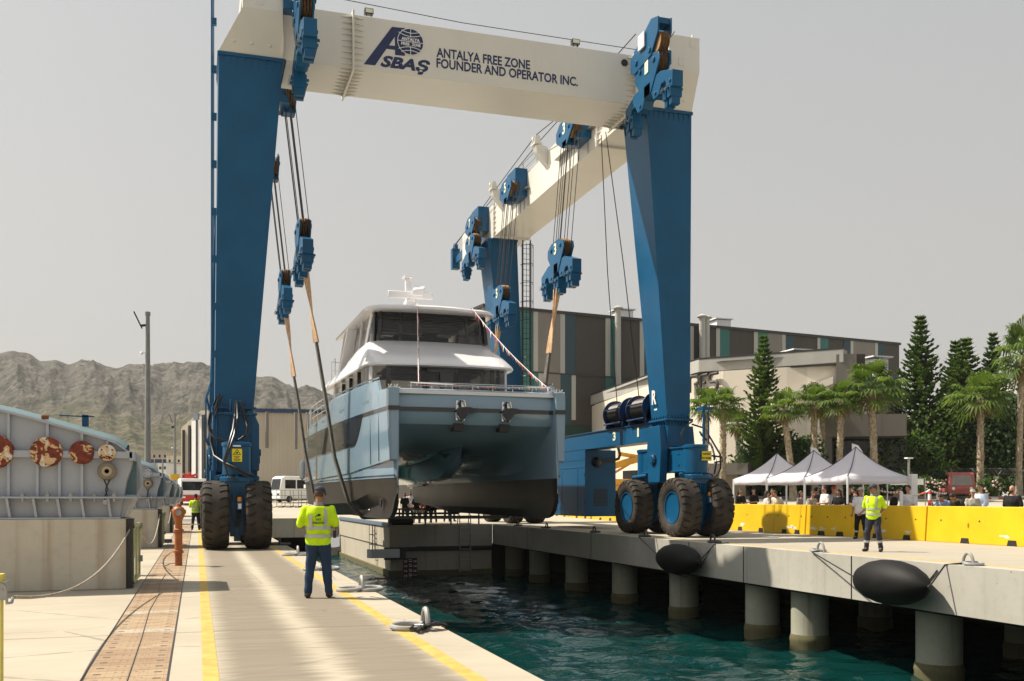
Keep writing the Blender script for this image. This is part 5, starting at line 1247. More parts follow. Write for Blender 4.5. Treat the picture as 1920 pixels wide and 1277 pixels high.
# ---------------------------------------------------------------- fenders hung on the right pier
def fender(label, y, L, Rr, z, ra, rb, drop):
    t = thing('fender', label, 'fender', (15.2-Rr, y, z-Rr), 'black fenders on the right pier')
    m = MB(); m.lathe([(.02, -L), (.05, -L*.985), (Rr*.30, -L*.93), (Rr*.62, -L*.75), (Rr*.86, -L*.5), (Rr*.98, -L*.22), (Rr, 0), (Rr*.98, L*.22), (Rr*.86, L*.5), (Rr*.62, L*.75), (Rr*.30, L*.93), (.05, L*.985), (.02, L)], 40, (15.2-Rr-.01, y, z), ax='y'); m.build('cover', MAT['fcover'], t)
    m = MB(); xx = 15.2-Rr; m.tube([(xx, y-L, z), (15.17, ra[0]+.3, -.02+.2), (15.50, ra[0], .24)], .02, 6); m.tube([(xx, y+L, z), (15.17, rb[0]-.1, .2), (15.50, rb[0], .24)], .016, 6)
    m.tube([(15.18, ra[0]+.55, .05), (15.185, ra[0]+1.25, -.62)], .014, 6); m.cyl((xx, y-L-.05, z), (xx, y-L+.06, z), .05, n=8); m.tube([(xx, y+.3, z-Rr), (15.18, y+.25, z-Rr-.12)], .012, 5)
    m.build('rope', MAT['hose'], t)
MAT['fcover'] = M('black_fender_cover', (.0065, .006, .0055), .62, 0, .35, 2.2, .25, 12, spec=.25)
fender('larger black fender hanging on the right pier wall, nearest the camera', 18.55, 1.22, .50, -.27, (17.1,), (22.3,), 0)
fender('smaller black fender hanging on the right pier wall below the wheels', 28.8, 1.36, .49, -.36, (28.0-1.0,), (32.9,), 0)

# ---------------------------------------------------------------- ladders, gauge, fender box on the quay block
def ladder(label, x0, x1, y0, y1, zt, zb, mt, hoops):
    t = thing('ladder', label, 'ladder', (x0, y0, zb)); m = MB()
    P, Q = (x0, y0), (x1, y1)
    for q in (P, Q): m.tube([(q[0], q[1]+.5 if not hoops else q[1], zt-.6), (q[0], q[1]+.3 if not hoops else q[1], zt+.05), (q[0], q[1], zt-.05), (q[0], q[1], zb)] if not hoops else [(q[0], q[1], zt), (q[0], q[1], zb)], .028, 6)
    m.build('stile', mt, t); m = MB(); n = int((zt-zb)/.28)
    for k in range(n): m.cyl((P[0], P[1], zb+.1+k*.28), (Q[0], Q[1], zb+.1+k*.28), .018, n=6)
    m.build('rung', mt, t)
    if hoops:
        m = MB()
        for k in range(4):
            z = zb+.2+k*.55; m.tube([(P[0]-.25*math.sin(a), P[1]+(Q[1]-P[1])*(a/math.pi), z) for a in axis(0, math.pi, 8)], .02, 5)
        m.tube([(P[0]-.25, (P[1]+Q[1])/2, zb+.1), (P[0]-.25, (P[1]+Q[1])/2, zt)], .016, 5); m.build('hoop', mt, t)
ladder('pale steel ladder down the front of the quay block', 13.35, 13.95, 51.38, 51.38, .75, -2.35, MAT['steel'], False)
ladder('dark steel ladder on the left side of the quay block', 9.50, 9.50, 55.4, 56.2, .1, -1.75, MAT['dark'], True)
m = MB(); m.box(10.3, 11.05, 51.43, 51.455, -2.62, -1.55); tgz = thing('tide_gauge', 'dark red tide gauge board on the front of the quay block', 'tide gauge', (10.7, 51.4, -2.6)); m.build('board', M('dark_red_board', (.10, .018, .016), .6), tgz, smooth=False)
m = MB()
for k in range(4):
    z = -1.75-k*.25; m.box(10.62, 10.78, 51.42, 51.43, z, z+.045); m.box(10.60, 10.76, 51.42, 51.43, z+.1, z+.13)
    for x in (10.36, 10.86): text_fit(m, ['20', '18', '16', '14'][k], (x, 51.425, z-.02), (1, 0, 0), (0, 0, 1), .16, .11, bold=.02)
m.build('mark', MAT['white'], tgz, smooth=False)
fb = thing('dock_fender', 'white faced fender box at the corner of the quay block', 'dock fender', (9.6, 51.3, -1.6))
m = MB(); m.box(8.55, 10.05, 51.0, 51.2, -1.50, -1.04); m.prism([(8.56, 51.0), (8.56, 51.2), (8.44, 51.6), (8.40, 51.4)], 'z', -1.50, -1.04); m.build('face', MAT['white'], fb, smooth=False, bevel=.03)
m = MB(); m.box(9.3, 10.4, 51.2, 51.5, -1.62, -.98); m.build('rubber', MAT['black'], fb, smooth=False)
m = MB(); m.box(9.56, 9.74, 51.6, 70.5, .19, .30); m.box(9.53, 9.56, 51.6, 70.5, .10, .26); tag(m.build('kerb_beam', M('blue_grey_steel', (.16, .22, .28), .4, .2, .1, 3), org=(9.6, 60, .19), smooth=False), 'blue grey steel beam along the left edge of the quay block', 'beam')
m = MB(); m.cyl((9.60, 51.85, .36), (10.9, 51.85, .36), .17, n=18); tag(m.build('fender', MAT['black'], org=(10.2, 51.9, .2)), 'black rubber cylinder lying on the corner of the quay block', 'fender')
t = thing('guard_rail', 'black tube rail along the front of the quay block before the onlookers', 'rail', (12.5, 51.9, .19)); m = MB()
for z in (.62, 1.02): m.tube([(10.0, 51.9, z), (14.6, 51.9, z)], .045, 7)
m.tube([(14.6, 51.9, .62), (17.2, 52.0, .62)], .03, 6); m.build('rail', MAT['hose'], t); m = MB()
for x in (10.2, 11.6, 13.0, 14.55): m.cyl((x, 51.9, .19), (x, 51.9, 1.04), .045, n=8)
m.build('post', MAT['hose'], t)

# ---------------------------------------------------------------- yellow barriers
barm = [MAT['yellow'], MAT['ink']]
def barrier_mesh(L):
    m = MB(); pr_ = [(-.20, 0), (.20, 0), (.195, .12), (.12, 1.15), (-.12, 1.15), (-.195, .12)]
    m.prism(pr_, 'y', 0, L)
    return m
BL = ['yellow barrier section nearest the camera at the right edge', 'yellow barrier section the man leans on with his phone', 'yellow barrier section behind the hi-vis man', 'yellow barrier section set at an angle left of the man in white', 'yellow barrier section below the middle tent', 'yellow barrier section just right of the lift wheels', 'yellow barrier section between the lift wheels and the engine house', 'yellow barrier section under the engine house', 'yellow barrier section left of the engine house', 'yellow barrier section far back under the hull', 'farthest yellow barrier section below the hull', 'yellow barrier section in the far row past the hull']
bx = [(22.9, 17.6, 4.7, 0), (22.92, 22.3, 4.7, 0), (22.92, 27.0, 3.95, 0), (22.90, 30.9, 2.35, .16), (22.54, 33.2, 2.3, -.02), (22.58, 35.45, 4.4, -.03), (22.7, 39.8, 4.2, -.03), (22.7, 44.0, 4, -.03), (22.9, 48.2, 4, -.03), (23.1, 52.6, 4, -.03), (23.3, 57.0, 4, -.03), (23.6, 61.5, 4, -.03)]
for i, (lb, (x, y, L, a)) in enumerate(zip(BL, bx)):
    t = thing('barrier', lb, 'barrier', (0, 0, 0), 'yellow road barriers on the right pier')
    m = barrier_mesh(L-.06); z = gz(x, y)
    m.build('body', MAT['yellow'], t, smooth=False, bevel=.02)
    m = MB()
    for k in (.22, .62): m.hexa([(-.212, L*k-.19, 0), (-.10, L*k-.19, 0), (-.10, L*k+.19, 0), (-.212, L*k+.19, 0), (-.200, L*k-.15, .17), (-.10, L*k-.15, .17), (-.10, L*k+.15, .17), (-.200, L*k+.15, .17)])
    m.build('foot_slot', MAT['ink'], t, smooth=False); m = MB()
    for k in (.12, .50, .85): m.lathe([(.03, -.162), (.03, -.140)], 10, (0, L*k, .70), ax='x')
    m.build('hole', MAT['ink'], t, smooth=False)
    m = MB(); r3 = random.Random(i)
    for k in range(3 if i in (2, 3, 4) else 1):
        yy = L*r3.uniform(.2, .8)
        pts = []
        for q in range(9):
            an = 2*math.pi*q/9; rr_ = r3.uniform(.04, .20); pts.append((yy+rr_*1.4*math.cos(an), .27+.45*rr_*math.sin(an)))
        m.add([(-.247+.0-.0, p[0], p[1]) if False else (-(.195-(p[1]-.12)*.0728+.003), p[0], p[1]) for p in pts], [tuple(range(9))[::-1]])
    m.build('scuff', M('scuffed_paint', (.66, .62, .50), .8, 0, .1, 4), t, smooth=False)
    t.location = (x, y, z); t.rotation_euler = (0, 0, a)
# ================================================================ buildings
def clad(name, col, sp=.9, rough=.6, var=.06):     # ribbed metal cladding
    t = NT(name); x, y, z = t.sep(); n = t.noise(t.map((.5, .5, .12)), 1.0, 4)
    w = t.math('FRACT', t.math('DIVIDE', t.math('ADD', t.math('ADD', x, y), 900.0), sp)); g = t.math('LESS_THAN', w, .07)
    c = t.mix(t.ss(n, .3, .7), c4([v*(1-var) for v in col]), c4([v*(1+var) for v in col]))
    c = t.mix(t.math('MULTIPLY', g, .30), c, c4([v*.55 for v in col]))
    t.set(Base_Color=c, Roughness=rough, Specular_IOR_Level=.3); return t.m
K = {'dark': clad('charcoal_cladding', (.055, .049, .043), .35), 'taupe': clad('taupe_cladding', (.20, .185, .165), .35), 'pale': clad('pale_cladding', (.40, .40, .37), 1.2), 'teal': clad('teal_cladding', (.035, .15, .14), .35), 'navy': clad('blue_grey_cladding', (.03, .065, .085), .35), 'cream': clad('cream_panels', (.66, .60, .51), 3.2, .55, .03), 'grey': clad('grey_fascia_panels', (.36, .355, .33), 1.6), 'stone': clad('brown_grey_stone', (.17, .155, .14), 1.0), 'beige': clad('beige_shed_cladding', (.44, .395, .32), .5)}
HALL0 = bearing(1000, 135); HE = (.989, .146)
def hs_(u):
    k = (u-960)/1866.7; l0 = (1000-960)/1866.7*135
    return (135*k-l0)/((HE[0]*CA-HE[1]*SA)-k*(HE[0]*SA+HE[1]*CA))
def hp(u, off=0.0, s=None):
    s = hs_(u) if s is None else s; return (HALL0[0]+HE[0]*s+HE[1]*off, HALL0[1]+HE[1]*s-HE[0]*off)
hall = thing('shipyard_hall', 'tall dark shipyard hall with vertical teal and pale stripes behind the lift', 'hall', (*hp(1300), .8))
def wallbox(m, u0, u1, z0, z1, off=0.0, dep=.2):
    a = hp(u0, off); b = hp(u1, off); c = hp(u1, off-dep); d = hp(u0, off-dep)
    m.hexa([(a[0], a[1], z0), (b[0], b[1], z0), (c[0], c[1], z0), (d[0], d[1], z0), (a[0], a[1], z1), (b[0], b[1], z1), (c[0], c[1], z1), (d[0], d[1], z1)])
m = MB(); wallbox(m, 905, 1686, .2, 27.0, 0, 60); m.build('wall', K['dark'], hall, smooth=False)
m = MB(); wallbox(m, 904, 1687, 26.9, 27.3, .3, 60); m.build('roof', MAT['dark'], hall, smooth=False)
def panel(u0, u1, k, lo=18.75, hi=26.9, off=.12):
    m = MB(); wallbox(m, u0, u1, lo, hi, off, off+.05); m.build('panel', K[k], hall, smooth=False)
for u0, u1, k in ((905, 940, 'taupe'), (975, 999, 'teal'), (999, 1008, 'pale'), (1008, 1050, 'taupe'), (1050, 1058.5, 'pale'), (1058.5, 1078, 'navy'), (1135, 1143.5, 'pale'), (1143.5, 1163, 'teal'), (1199, 1207, 'pale'), (1207, 1225, 'navy'), (1270, 1290, 'taupe'), (1294, 1300, 'pale'), (1342, 1349, 'pale'), (1349, 1367, 'teal'), (1413, 1420, 'pale'), (1420, 1440, 'teal'), (1440, 1466, 'taupe'), (1466, 1472, 'pale'), (1472, 1487, 'navy'), (1532, 1537, 'pale'), (1537, 1552, 'teal'), (1581, 1594, 'navy'), (1594, 1599, 'pale'), (1599, 1640, 'taupe'), (1640, 1645, 'pale'), (1645, 1658, 'navy')): panel(u0, u1, k)
for u0, u1, k in ((975, 1009, 'teal'), (1009, 1021, 'pale'), (1021, 1050, 'taupe'), (1050, 1071, 'navy'), (1071, 1079, 'pale'), (1135, 1150, 'teal'), (1158, 1164, 'pale'), (1199, 1220, 'teal')): panel(u0, u1, k, 12.4 if k == 'pale' and u0 > 1060 else 6, 18.6)
m = MB(); wallbox(m, 905, 1290, 18.58, 18.76, .2, .2); m.build('band', K['dark'], hall, smooth=False)
m = MB(); wallbox(m, 1050, 1103, 5, 11.6, .4, .4); m.build('panel', clad('dark_green_panel', (.012, .045, .035), 1.2), hall, smooth=False)
for u, z1, w in ((1151.5, 28.0, .42), (1309, 28.0, .46), (1317.5, 27.9, .42)):
    m = MB(); p = hp(u, 1.0); m.lathe([(w, 8), (w, z1), (w+.35, z1+.15), (w+.35, z1+.3), (w*.5, z1+.6)], 16, (p[0], p[1], 0))
    for k in range(10): m.lathe([(w+.03, 9+k*1.9), (w+.03, 9.08+k*1.9)], 16, (p[0], p[1], 0))
    m.build('flue', K['pale'], hall)
for u in (1195, 1381):
    m = MB(); p = hp(u, -4); m.box(p[0]-1.2, p[0]+1.2, p[1]-1.2, p[1]+1.2, 27.2, 28.9); m.box(p[0]-1.5, p[0]+1.5, p[1]-1.5, p[1]+1.5, 29.0, 29.15); m.build('roof_vent', MAT['white'], hall, smooth=False)

office = thing('office_building', 'cream office block with grey parapet and the letters RES in front of the dark hall', 'office building', (*bearing(1420, 100), 1.0))
PATH = [(1108, 139.5), (1217, 114), (1290, 105), (1355, 101), (1440, 98.8), (1568, 96.3)]
PW = [bearing(u, d) for u, d in PATH]
def extr(m, pts, z0, z1, dep):      # a wall along a path, thickened away from the camera
    for (a, b) in zip(pts, pts[1:]):
        d = Vector((b[0]-a[0], b[1]-a[1])).normalized(); n = Vector((-d.y, d.x))*dep
        m.hexa([(a[0], a[1], z0), (b[0], b[1], z0), (b[0]+n.x, b[1]+n.y, z0), (a[0]+n.x, a[1]+n.y, z0), (a[0], a[1], z1), (b[0], b[1], z1), (b[0]+n.x, b[1]+n.y, z1), (a[0]+n.x, a[1]+n.y, z1)])
m = MB(); extr(m, PW, .3, 14.5, .6); m.build('wall', K['cream'], office, smooth=False)
m = MB(); back = [bearing(u, d+22) for u, d in PATH]
m.add([(p[0], p[1], 15.5) for p in PW]+[(p[0], p[1], 15.5) for p in back], [(i, i+1, i+1+len(PW), i+len(PW)) for i in range(len(PW)-1)]); extr(m, [bearing(1560, 116), bearing(1610, 112)], .3, 15.2, .5); m.build('roof', MAT['dark'], office, smooth=False)
PC = [bearing(u, d-.5) for u, d in ((1106, 139.8), (1217, 116), (1310, 103.2), (1582, 95.8))]
m = MB(); extr(m, PC, 14.6, 15.9, 1.6); m.build('parapet', K['grey'], office, smooth=False, bevel=.05)
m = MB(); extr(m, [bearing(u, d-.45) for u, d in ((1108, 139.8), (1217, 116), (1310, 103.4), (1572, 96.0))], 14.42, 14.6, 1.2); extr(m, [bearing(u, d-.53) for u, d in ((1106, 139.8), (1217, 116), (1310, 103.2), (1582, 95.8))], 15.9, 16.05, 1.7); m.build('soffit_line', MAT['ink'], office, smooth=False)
# sloping canopy edge and lower eave seen as pale wedge
m = MB(); q0 = bearing(1448, 97.9); q1 = bearing(1562, 95.6); m.hexa([(q0[0], q0[1], 10.6), (q1[0], q1[1], 12.6), (q1[0]+.2, q1[1]+.6, 12.6), (q0[0]+.2, q0[1]+.6, 10.6), (q0[0], q0[1], 11.1), (q1[0], q1[1], 13.3), (q1[0]+.2, q1[1]+.6, 13.3), (q0[0]+.2, q0[1]+.6, 11.1)]); m.build('canopy_edge', K['cream'], office, smooth=False)
m = MB(); extr(m, [bearing(1568, 95.6), bearing(1606, 95.0)], .5, 15.4, 5); m.build('pylon', K['stone'], office, smooth=False)
m = MB(); extr(m, [bearing(1606, 96), bearing(1622, 96)], 11.5, 15.5, 4); m.build('roof_block', K['dark'], office, smooth=False)
m = MB(); extr(m, [bearing(1588, 95.4), bearing(1692, 99)], 7.6, 11.2, 6); m.build('wing', K['cream'], office, smooth=False)
m = MB(); extr(m, [bearing(1606, 97.2), bearing(1690, 100)], 11.2, 13.6, 1); m.build('wing_glass', clad('teal_glazing', (.05, .13, .15), 2, .15), office, smooth=False)
m = MB(); extr(m, [bearing(1537, 88), bearing(1700, 86)], 7.0, 8.9, 7); extr(m, [bearing(1537, 88), bearing(1560, 87.8)], .5, 7.0, 3); m.build('portal', K['stone'], office, smooth=False)
m = MB(); extr(m, [bearing(1465, 92), bearing(1700, 90)], .5, 7.0, .5); m.build('portal_dark_sheet', MAT['glass'], office, smooth=False)  # dark sheet stands in for the shaded interior of the portal
m = MB()
for (ua, ub, da, db, s) in ((1293.5, 1311, 104.2, 103.1, 0), (1313.5, 1328, 102.9, 102.0, 1), (1330.5, 1346, 101.9, 100.9, 2)):
    a = Vector((*bearing(ua, da), 0)); b = Vector((*bearing(ub, db), 0)); e = (b-a); w = e.length; e.normalize()
    def G_(x, z): p = a+e*(x*w); return (p.x, p.y, 12.62+z*1.62+x*.05)
    L = [[(0, 0), (0, .85), (.12, 1), (.8, 1), (.95, .85), (.95, .62), (.8, .5), (.55, .5), (.62, .4), (.92, 0)]] if s == 0 else [[(.95, 1), (.15, 1), (0, .85), (0, .15), (.15, 0), (.95, 0)], [(.42, .5), (.62, .5)]] if s == 1 else [[(1, 1), (.18, 1), (.02, .85), (.02, .66), (.18, .5), (.80, .5), (.96, .36), (.96, .14), (.80, 0), (0, 0)]]
    for pl in L: m.tube([G_(*p) for p in pl], .17, 6)
m.build('lettering', M('grey_letters', (.035, .032, .03), .6), office)
for u, d, z in ((1495, 100, 15.4), (1642, 101, 14.2)):
    m = MB(); p = bearing(u, d); h = .75 if u < 1600 else 1.4; m.box(p[0]-.85, p[0]+.85, p[1]-.85, p[1]+.85, z-1.5 if u > 1600 else z, z+h); m.box(p[0]-1.2, p[0]+1.2, p[1]-1.2, p[1]+1.2, z+h+.15, z+h+.28); m.build('roof_vent', MAT['white'], office, smooth=False)
gh = thing('gatehouse', 'low gatehouse with a grey flat roof behind the tents', 'gatehouse', (*bearing(1350, 84), 1.3))
m = MB(); extr(m, [bearing(1296, 84), bearing(1402, 82)], 3.55, 4.5, 5); m.build('roof', K['stone'], gh, smooth=False)
m = MB(); extr(m, [bearing(1300, 85.4), bearing(1398, 83.4)], .5, 3.55, 3); m.build('wall', clad('gatehouse_wall', (.30, .26, .19), 2.5), gh, smooth=False)
for a, b in ((1318, 1340), (1352, 1372)):
    m = MB(); extr(m, [bearing(a, 84.9), bearing(b, 84.5)], 2.0, 3.2, .3); m.build('window', MAT['glass'], gh, smooth=False)
wb = thing('building', 'white building with dark windows at the right edge behind the tall palm', 'building', (*bearing(1900, 135), 1.6))
m = MB(); extr(m, [bearing(1835, 138), bearing(2100, 130)], .5, 18.0, 12); m.build('wall', MAT['white'], wb, smooth=False)
for a, b, z0, z1 in ((1850, 1900, 12.0, 16.0), (1912, 2050, 12.0, 16.2), (1850, 2050, 5, 8.2)):
    m = MB(); extr(m, [bearing(a, 137.2-(a-1850)*.03), bearing(b, 137.2-(b-1850)*.03)], z0, z1, .3); m.build('window', MAT['glass'], wb, smooth=False)

# ---- shed, houses and lamp posts on the left
shed = thing('boat_shed', 'large beige boat shed with a gabled front behind the left tyres', 'shed', (*bearing(430, 130), .9))
def at3(u, v, d): return (*bearing(u, d), hgt(v, d))
m = MB(); F = [at3(340, 945, 131), at3(420, 945, 127), at3(420, 768, 127), at3(376, 770, 129), at3(340, 803, 131)]; m.add(F+[(p[0]+.3, p[1]+30, p[2]) for p in F], [(0, 1, 2, 3, 4), (4, 3, 8, 9), (0, 4, 9, 5)]); m.build('front_wall', K['beige'], shed, smooth=False)
m = MB(); F = [at3(420, 945, 127), at3(640, 945, 131), at3(640, 773, 131), at3(420, 769, 127)]; m.add(F+[(p[0]+2, p[1]+25, p[2]) for p in F], [(0, 1, 2, 3), (3, 2, 6, 7), (1, 5, 6, 2)]); sw = m.build('side_wall', K['beige'], shed, smooth=False)
m = MB(); m.bar(at3(420, 768.5, 126.8), at3(640, 772.5, 130.8), .35, .5); m.build('eave', NV, shed, smooth=False)
for u0, u1, v0, v1, k in ((499, 504, 772, 840, 'stone'), (553, 558, 773, 842, 'stone'), (575, 580, 773, 842, 'stone')):
    m = MB(); extr(m, [bearing(u0, 126.9), bearing(u1, 127.1)], hgt(v1, 127), hgt(v0, 127), .3); m.build('window', K[k], sw, smooth=False)
m = MB(); extr(m, [bearing(430, 126.2), bearing(636, 129.8)], .5, 2.7, .3); m.build('boundary_wall', K['taupe'], shed, smooth=False)
for u0, u1, mt in ((341.5, 343.5, 'dark'), (352.5, 355.5, 'dark'), (367, 369.5, 'dark'), (378, 383, 'dark')):
    m = MB(); extr(m, [bearing(u0, 130.6-(u0-340)*.05), bearing(u1, 130.6-(u1-340)*.05)], 1.0, hgt(806-(u0-341)*.72, 130), .3); m.build('door_post', MAT[mt], shed, smooth=False)
for u0, u1 in ((359, 367), (369.5, 378)):
    m = MB(); extr(m, [bearing(u0, 130.75-(u0-340)*.05), bearing(u1, 130.75-(u1-340)*.05)], 1.0, hgt(802-(u0-341)*.68, 130), .3); m.build('door_panel', MAT['white'], shed, smooth=False)
m = MB(); extr(m, [bearing(362.5, 128.9), bearing(371, 128.6)], hgt(786, 128), hgt(774, 128), .3); m.build('emblem', M('blue_grey_emblem', (.18, .22, .28), .5), shed, smooth=False)
for i, (u0, u1, v, d, lb) in enumerate(((282, 318, 846, 210, 'pale flat roofed house beyond the lamp post'), (312, 342, 855, 190, 'beige house at the foot of the mountain left of the shed'), (296, 312, 868, 175, 'small white gabled house behind the winch row'))):
    b = thing('house', lb, 'house', (*bearing((u0+u1)/2, d), 1.3), 'far houses below the mountain')
    m = MB(); extr(m, [bearing(u0, d), bearing(u1, d)], 1.0, hgt(v, d), 9); m.build('wall', [K['beige'], K['cream'], MAT['white']][i], b, smooth=False)
    m = MB(); extr(m, [bearing(u0-1, d-.4), bearing(u1+1, d-.4)], hgt(v, d), hgt(v-2, d), 9.6); m.build('roof', [K['grey'], K['beige'], K['grey']][i], b, smooth=False)
    for k in range(3):
        uu = u0+(u1-u0)*(.15+.28*k); m = MB(); extr(m, [bearing(uu, d-.15), bearing(uu+3, d-.15)], hgt(v+12, d), hgt(v+7, d), .3); m.build('window', MAT['glass'], b, smooth=False)
m = MB(); extr(m, [bearing(283, 168), bearing(311, 168)], hgt(868, 168), hgt(861, 168), .3); sg = thing('sign_board', 'navy and red sign board behind the second winch housing', 'sign', (*bearing(297, 168), 1.3)); m.build('board', NV, sg, smooth=False); m = MB(); p = bearing(290, 168.1); q = bearing(305, 168.1)
for w in (p, q): m.cyl((w[0], w[1], 1.0), (w[0], w[1], hgt(861, 168)), .15, n=6)
m.build('post', MAT['steel'], sg)
for (u, d, vt, nm, lb, r0) in ((277, 56, 585, 'lamp_post', 'tall grey lamp post with one black floodlight before the mountain', .155), (328, 118, 775, 'lamp_post', 'smaller distant lamp post left of the beige shed', .16)):
    x, y = bearing(u, d); zt = hgt(vt, d); t = thing(nm, lb, 'lamp post', (x, y, 0), 'lamp posts on the left'); s = d/56
    m = MB(); m.lathe([(r0*1.25, 0), (r0, zt*.5), (r0*.72, zt-.2), (r0*.95, zt-.2), (r0*.95, zt)], 14, (x, y, 0)); m.build('pole', M('grey_pole', (.20, .205, .20), .5), t)
    m = MB(); m.bar((x-.1, y, zt-.75*s), (x-.38, y-.05, zt-.80*s), .10*s, .12*s); s = min(s, 1.0); m.bar((x-.30, y-.05, zt-.95*s), (x-.72*s, y-.15, zt-.05*s), .07*min(s, 1), .34*min(s, 1), up=(0, 1, 0)); m.build('floodlight', MAT['ink'], t, smooth=False)
    m = MB(); m.bar((x, y, hgt(662, 56) if d < 60 else zt-4), (x-.25, y-.03, hgt(662, 56) if d < 60 else zt-4), .05); m.ball((x-.32, y-.03, (hgt(663, 56) if d < 60 else zt-4.1)), .09, 10, 6); m.build('camera', MAT['white'], t)

# ================================================================ vehicles in the background
def car_wheels(t, pts, r, w):
    for x, y in pts:
        m = MB(); m.lathe([(r*.6, -w/2), (r, -w/2+.02), (r, w/2-.02), (r*.6, w/2)], 18, (x, y, r), ax='x'); a = m.build('wheel', MAT['black'], t)
        m = MB(); m.lathe([(r*.6, -w/2-.01), (.001, -w/2-.02)], 14, (x, y, r), ax='x'); m.lathe([(.001, w/2+.02), (r*.6, w/2+.01)], 14, (x, y, r), ax='x'); m.build('rim', MAT['steel'], a)
def place(t, u, d, rot, z=None):
    x, y = bearing(u, d); t.location = (x, y, gz(x, y) if z is None else z); t.rotation_euler = (0, 0, R(rot))
def minibus():
    t = thing('minibus', 'white minibus parked in front of the beige shed', 'minibus', (0, 0, 0)); L, w = 3.2, 1.05
    m = MB(); m.prism([(-L, .35), (L, .35), (L, 1.2), (L-.25, 2.55), (L-.6, 2.75), (-L+.15, 2.75), (-L, 2.55)], 'y', -w, w); m.build('body', MAT['white'], t, bevel=.08)
    m = MB(); m.hexa([(L+.01, -.9, 1.35), (L+.01, .9, 1.35), (L-.02, .9, 1.35), (L-.02, -.9, 1.35), (L-.20, -.85, 2.45), (L-.20, .85, 2.45), (L-.25, .85, 2.45), (L-.25, -.85, 2.45)]); m.build('windscreen', MAT['glass'], t, smooth=False)
    for k in range(4):
        for s in (-1, 1): m = MB(); m.box(-L+.35+k*1.4, -L+1.6+k*1.4, min(s*w, s*(w+.012)), max(s*w, s*(w+.012)), 1.45, 2.35); m.build('window', MAT['glass'], t, smooth=False)
    for s in (-1, 1): m = MB(); m.box(L, L+.03, s*.7-.18, s*.7+.18, .75, .95); m.build('headlight', MAT['glass'], t, smooth=False)
    mm = MB(); 
    for x in (-2.0, 2.1):
        for s in (-1, 1):
            m = MB(); m.lathe([(.2, -.12), (.36, -.1), (.36, .1), (.2, .12)], 16, (x, s*.95, .36), ax='y'); m.build('wheel', MAT['black'], t)
    return t
place(minibus(), 566, 106, 205)
def car(label, u, d, rot, group='white cars parked before the beige shed'):
    t = thing('parked_car', label, 'car', (0, 0, 0), group)
    m = MB(); w = .86; m.prism([(-2.1, .3), (2.1, .3), (2.15, .75), (1.2, .92), (.4, 1.42), (-1.1, 1.46), (-1.8, 1.0), (-2.12, .9)], 'y', -w, w); m.build('body', MAT['white'], t, bevel=.10)
    for s in (-1, 1): m = MB(); m.prism([(-1.65, .98), (.95, .95), (.32, 1.34), (-1.05, 1.37)], 'y', s*w, s*(w+.012)); m.build('window', MAT['glass'], t, smooth=False)
    m = MB(); m.hexa([(1.16, -.72, .97), (1.16, .72, .97), (1.1, .72, .95), (1.1, -.72, .95), (.47, -.66, 1.39), (.47, .66, 1.39), (.40, .66, 1.36), (.40, -.66, 1.36)]); m.build('windscreen', MAT['glass'], t, smooth=False)
    for x in (-1.3, 1.35):
        for s in (-1, 1): m = MB(); m.lathe([(.18, -.1), (.31, -.09), (.31, .09), (.18, .1)], 14, (x, s*.80, .31), ax='y'); m.build('wheel', MAT['black'], t)
    place(t, u, d, rot); return t
car('white car parked between the left tyres and the minibus', 528, 112, 200); car('white car half hidden behind the left tyres', 508, 110, 205)
car('white car behind the quay seen under the left hull', 591, 118, 190)
def truck():
    t = thing('truck', 'white and red truck with an orange loader on its back near the shed', 'truck', (0, 0, 0))
    m = MB(); m.box(-1.2, 1.2, -.9, 1.0, .95, 2.6); m.build('cab', MAT['white'], t, bevel=.08); m = MB(); m.box(-1.25, 1.25, -1.0, -.85, .35, .98); m.build('bumper', MAT['red'], t, smooth=False, bevel=.03)
    m = MB(); m.box(-1.05, 1.05, -.93, -.88, 1.45, 2.3); m.build('windscreen', MAT['glass'], t, smooth=False); m = MB(); m.box(-1.2, 1.2, 1.1, 6, .9, 1.5); m.build('bed', MAT['dark'], t, smooth=False)
    m = MB(); m.box(-.3, .3, 1.6, 2.2, 1.5, 2.9); m.bar((-.8, 2, 2.6), (.8, 1.8, 3.1), .22); m.bar((-.6, 2, 3.1), (.7, 2.2, 2.7), .2); m.bar((-.2, 2, 2.6), (.1, 2, 3.3), .2); m.build('loader', MAT['red'], t, smooth=False); m = MB(); m.box(-1.7, -.8, 3.0, 3.4, 2.5, 3.1); m.build('bucket', MAT['yellow'], t, smooth=False)
    for x in (-1, 1):
        for y in (0, 4.4): m = MB(); m.lathe([(.3, -.15), (.5, -.12), (.5, .12), (.3, .15)], 16, (x, y, .5), ax='x'); m.build('wheel', MAT['black'], t)
    for s in (-1, 1): m = MB(); m.box(s*.9-.15, s*.9+.15, -1.03, -1.0, .7, .85); m.build('headlight', MAT['white'], t, smooth=False)
    place(t, 360, 98, 8)
truck()
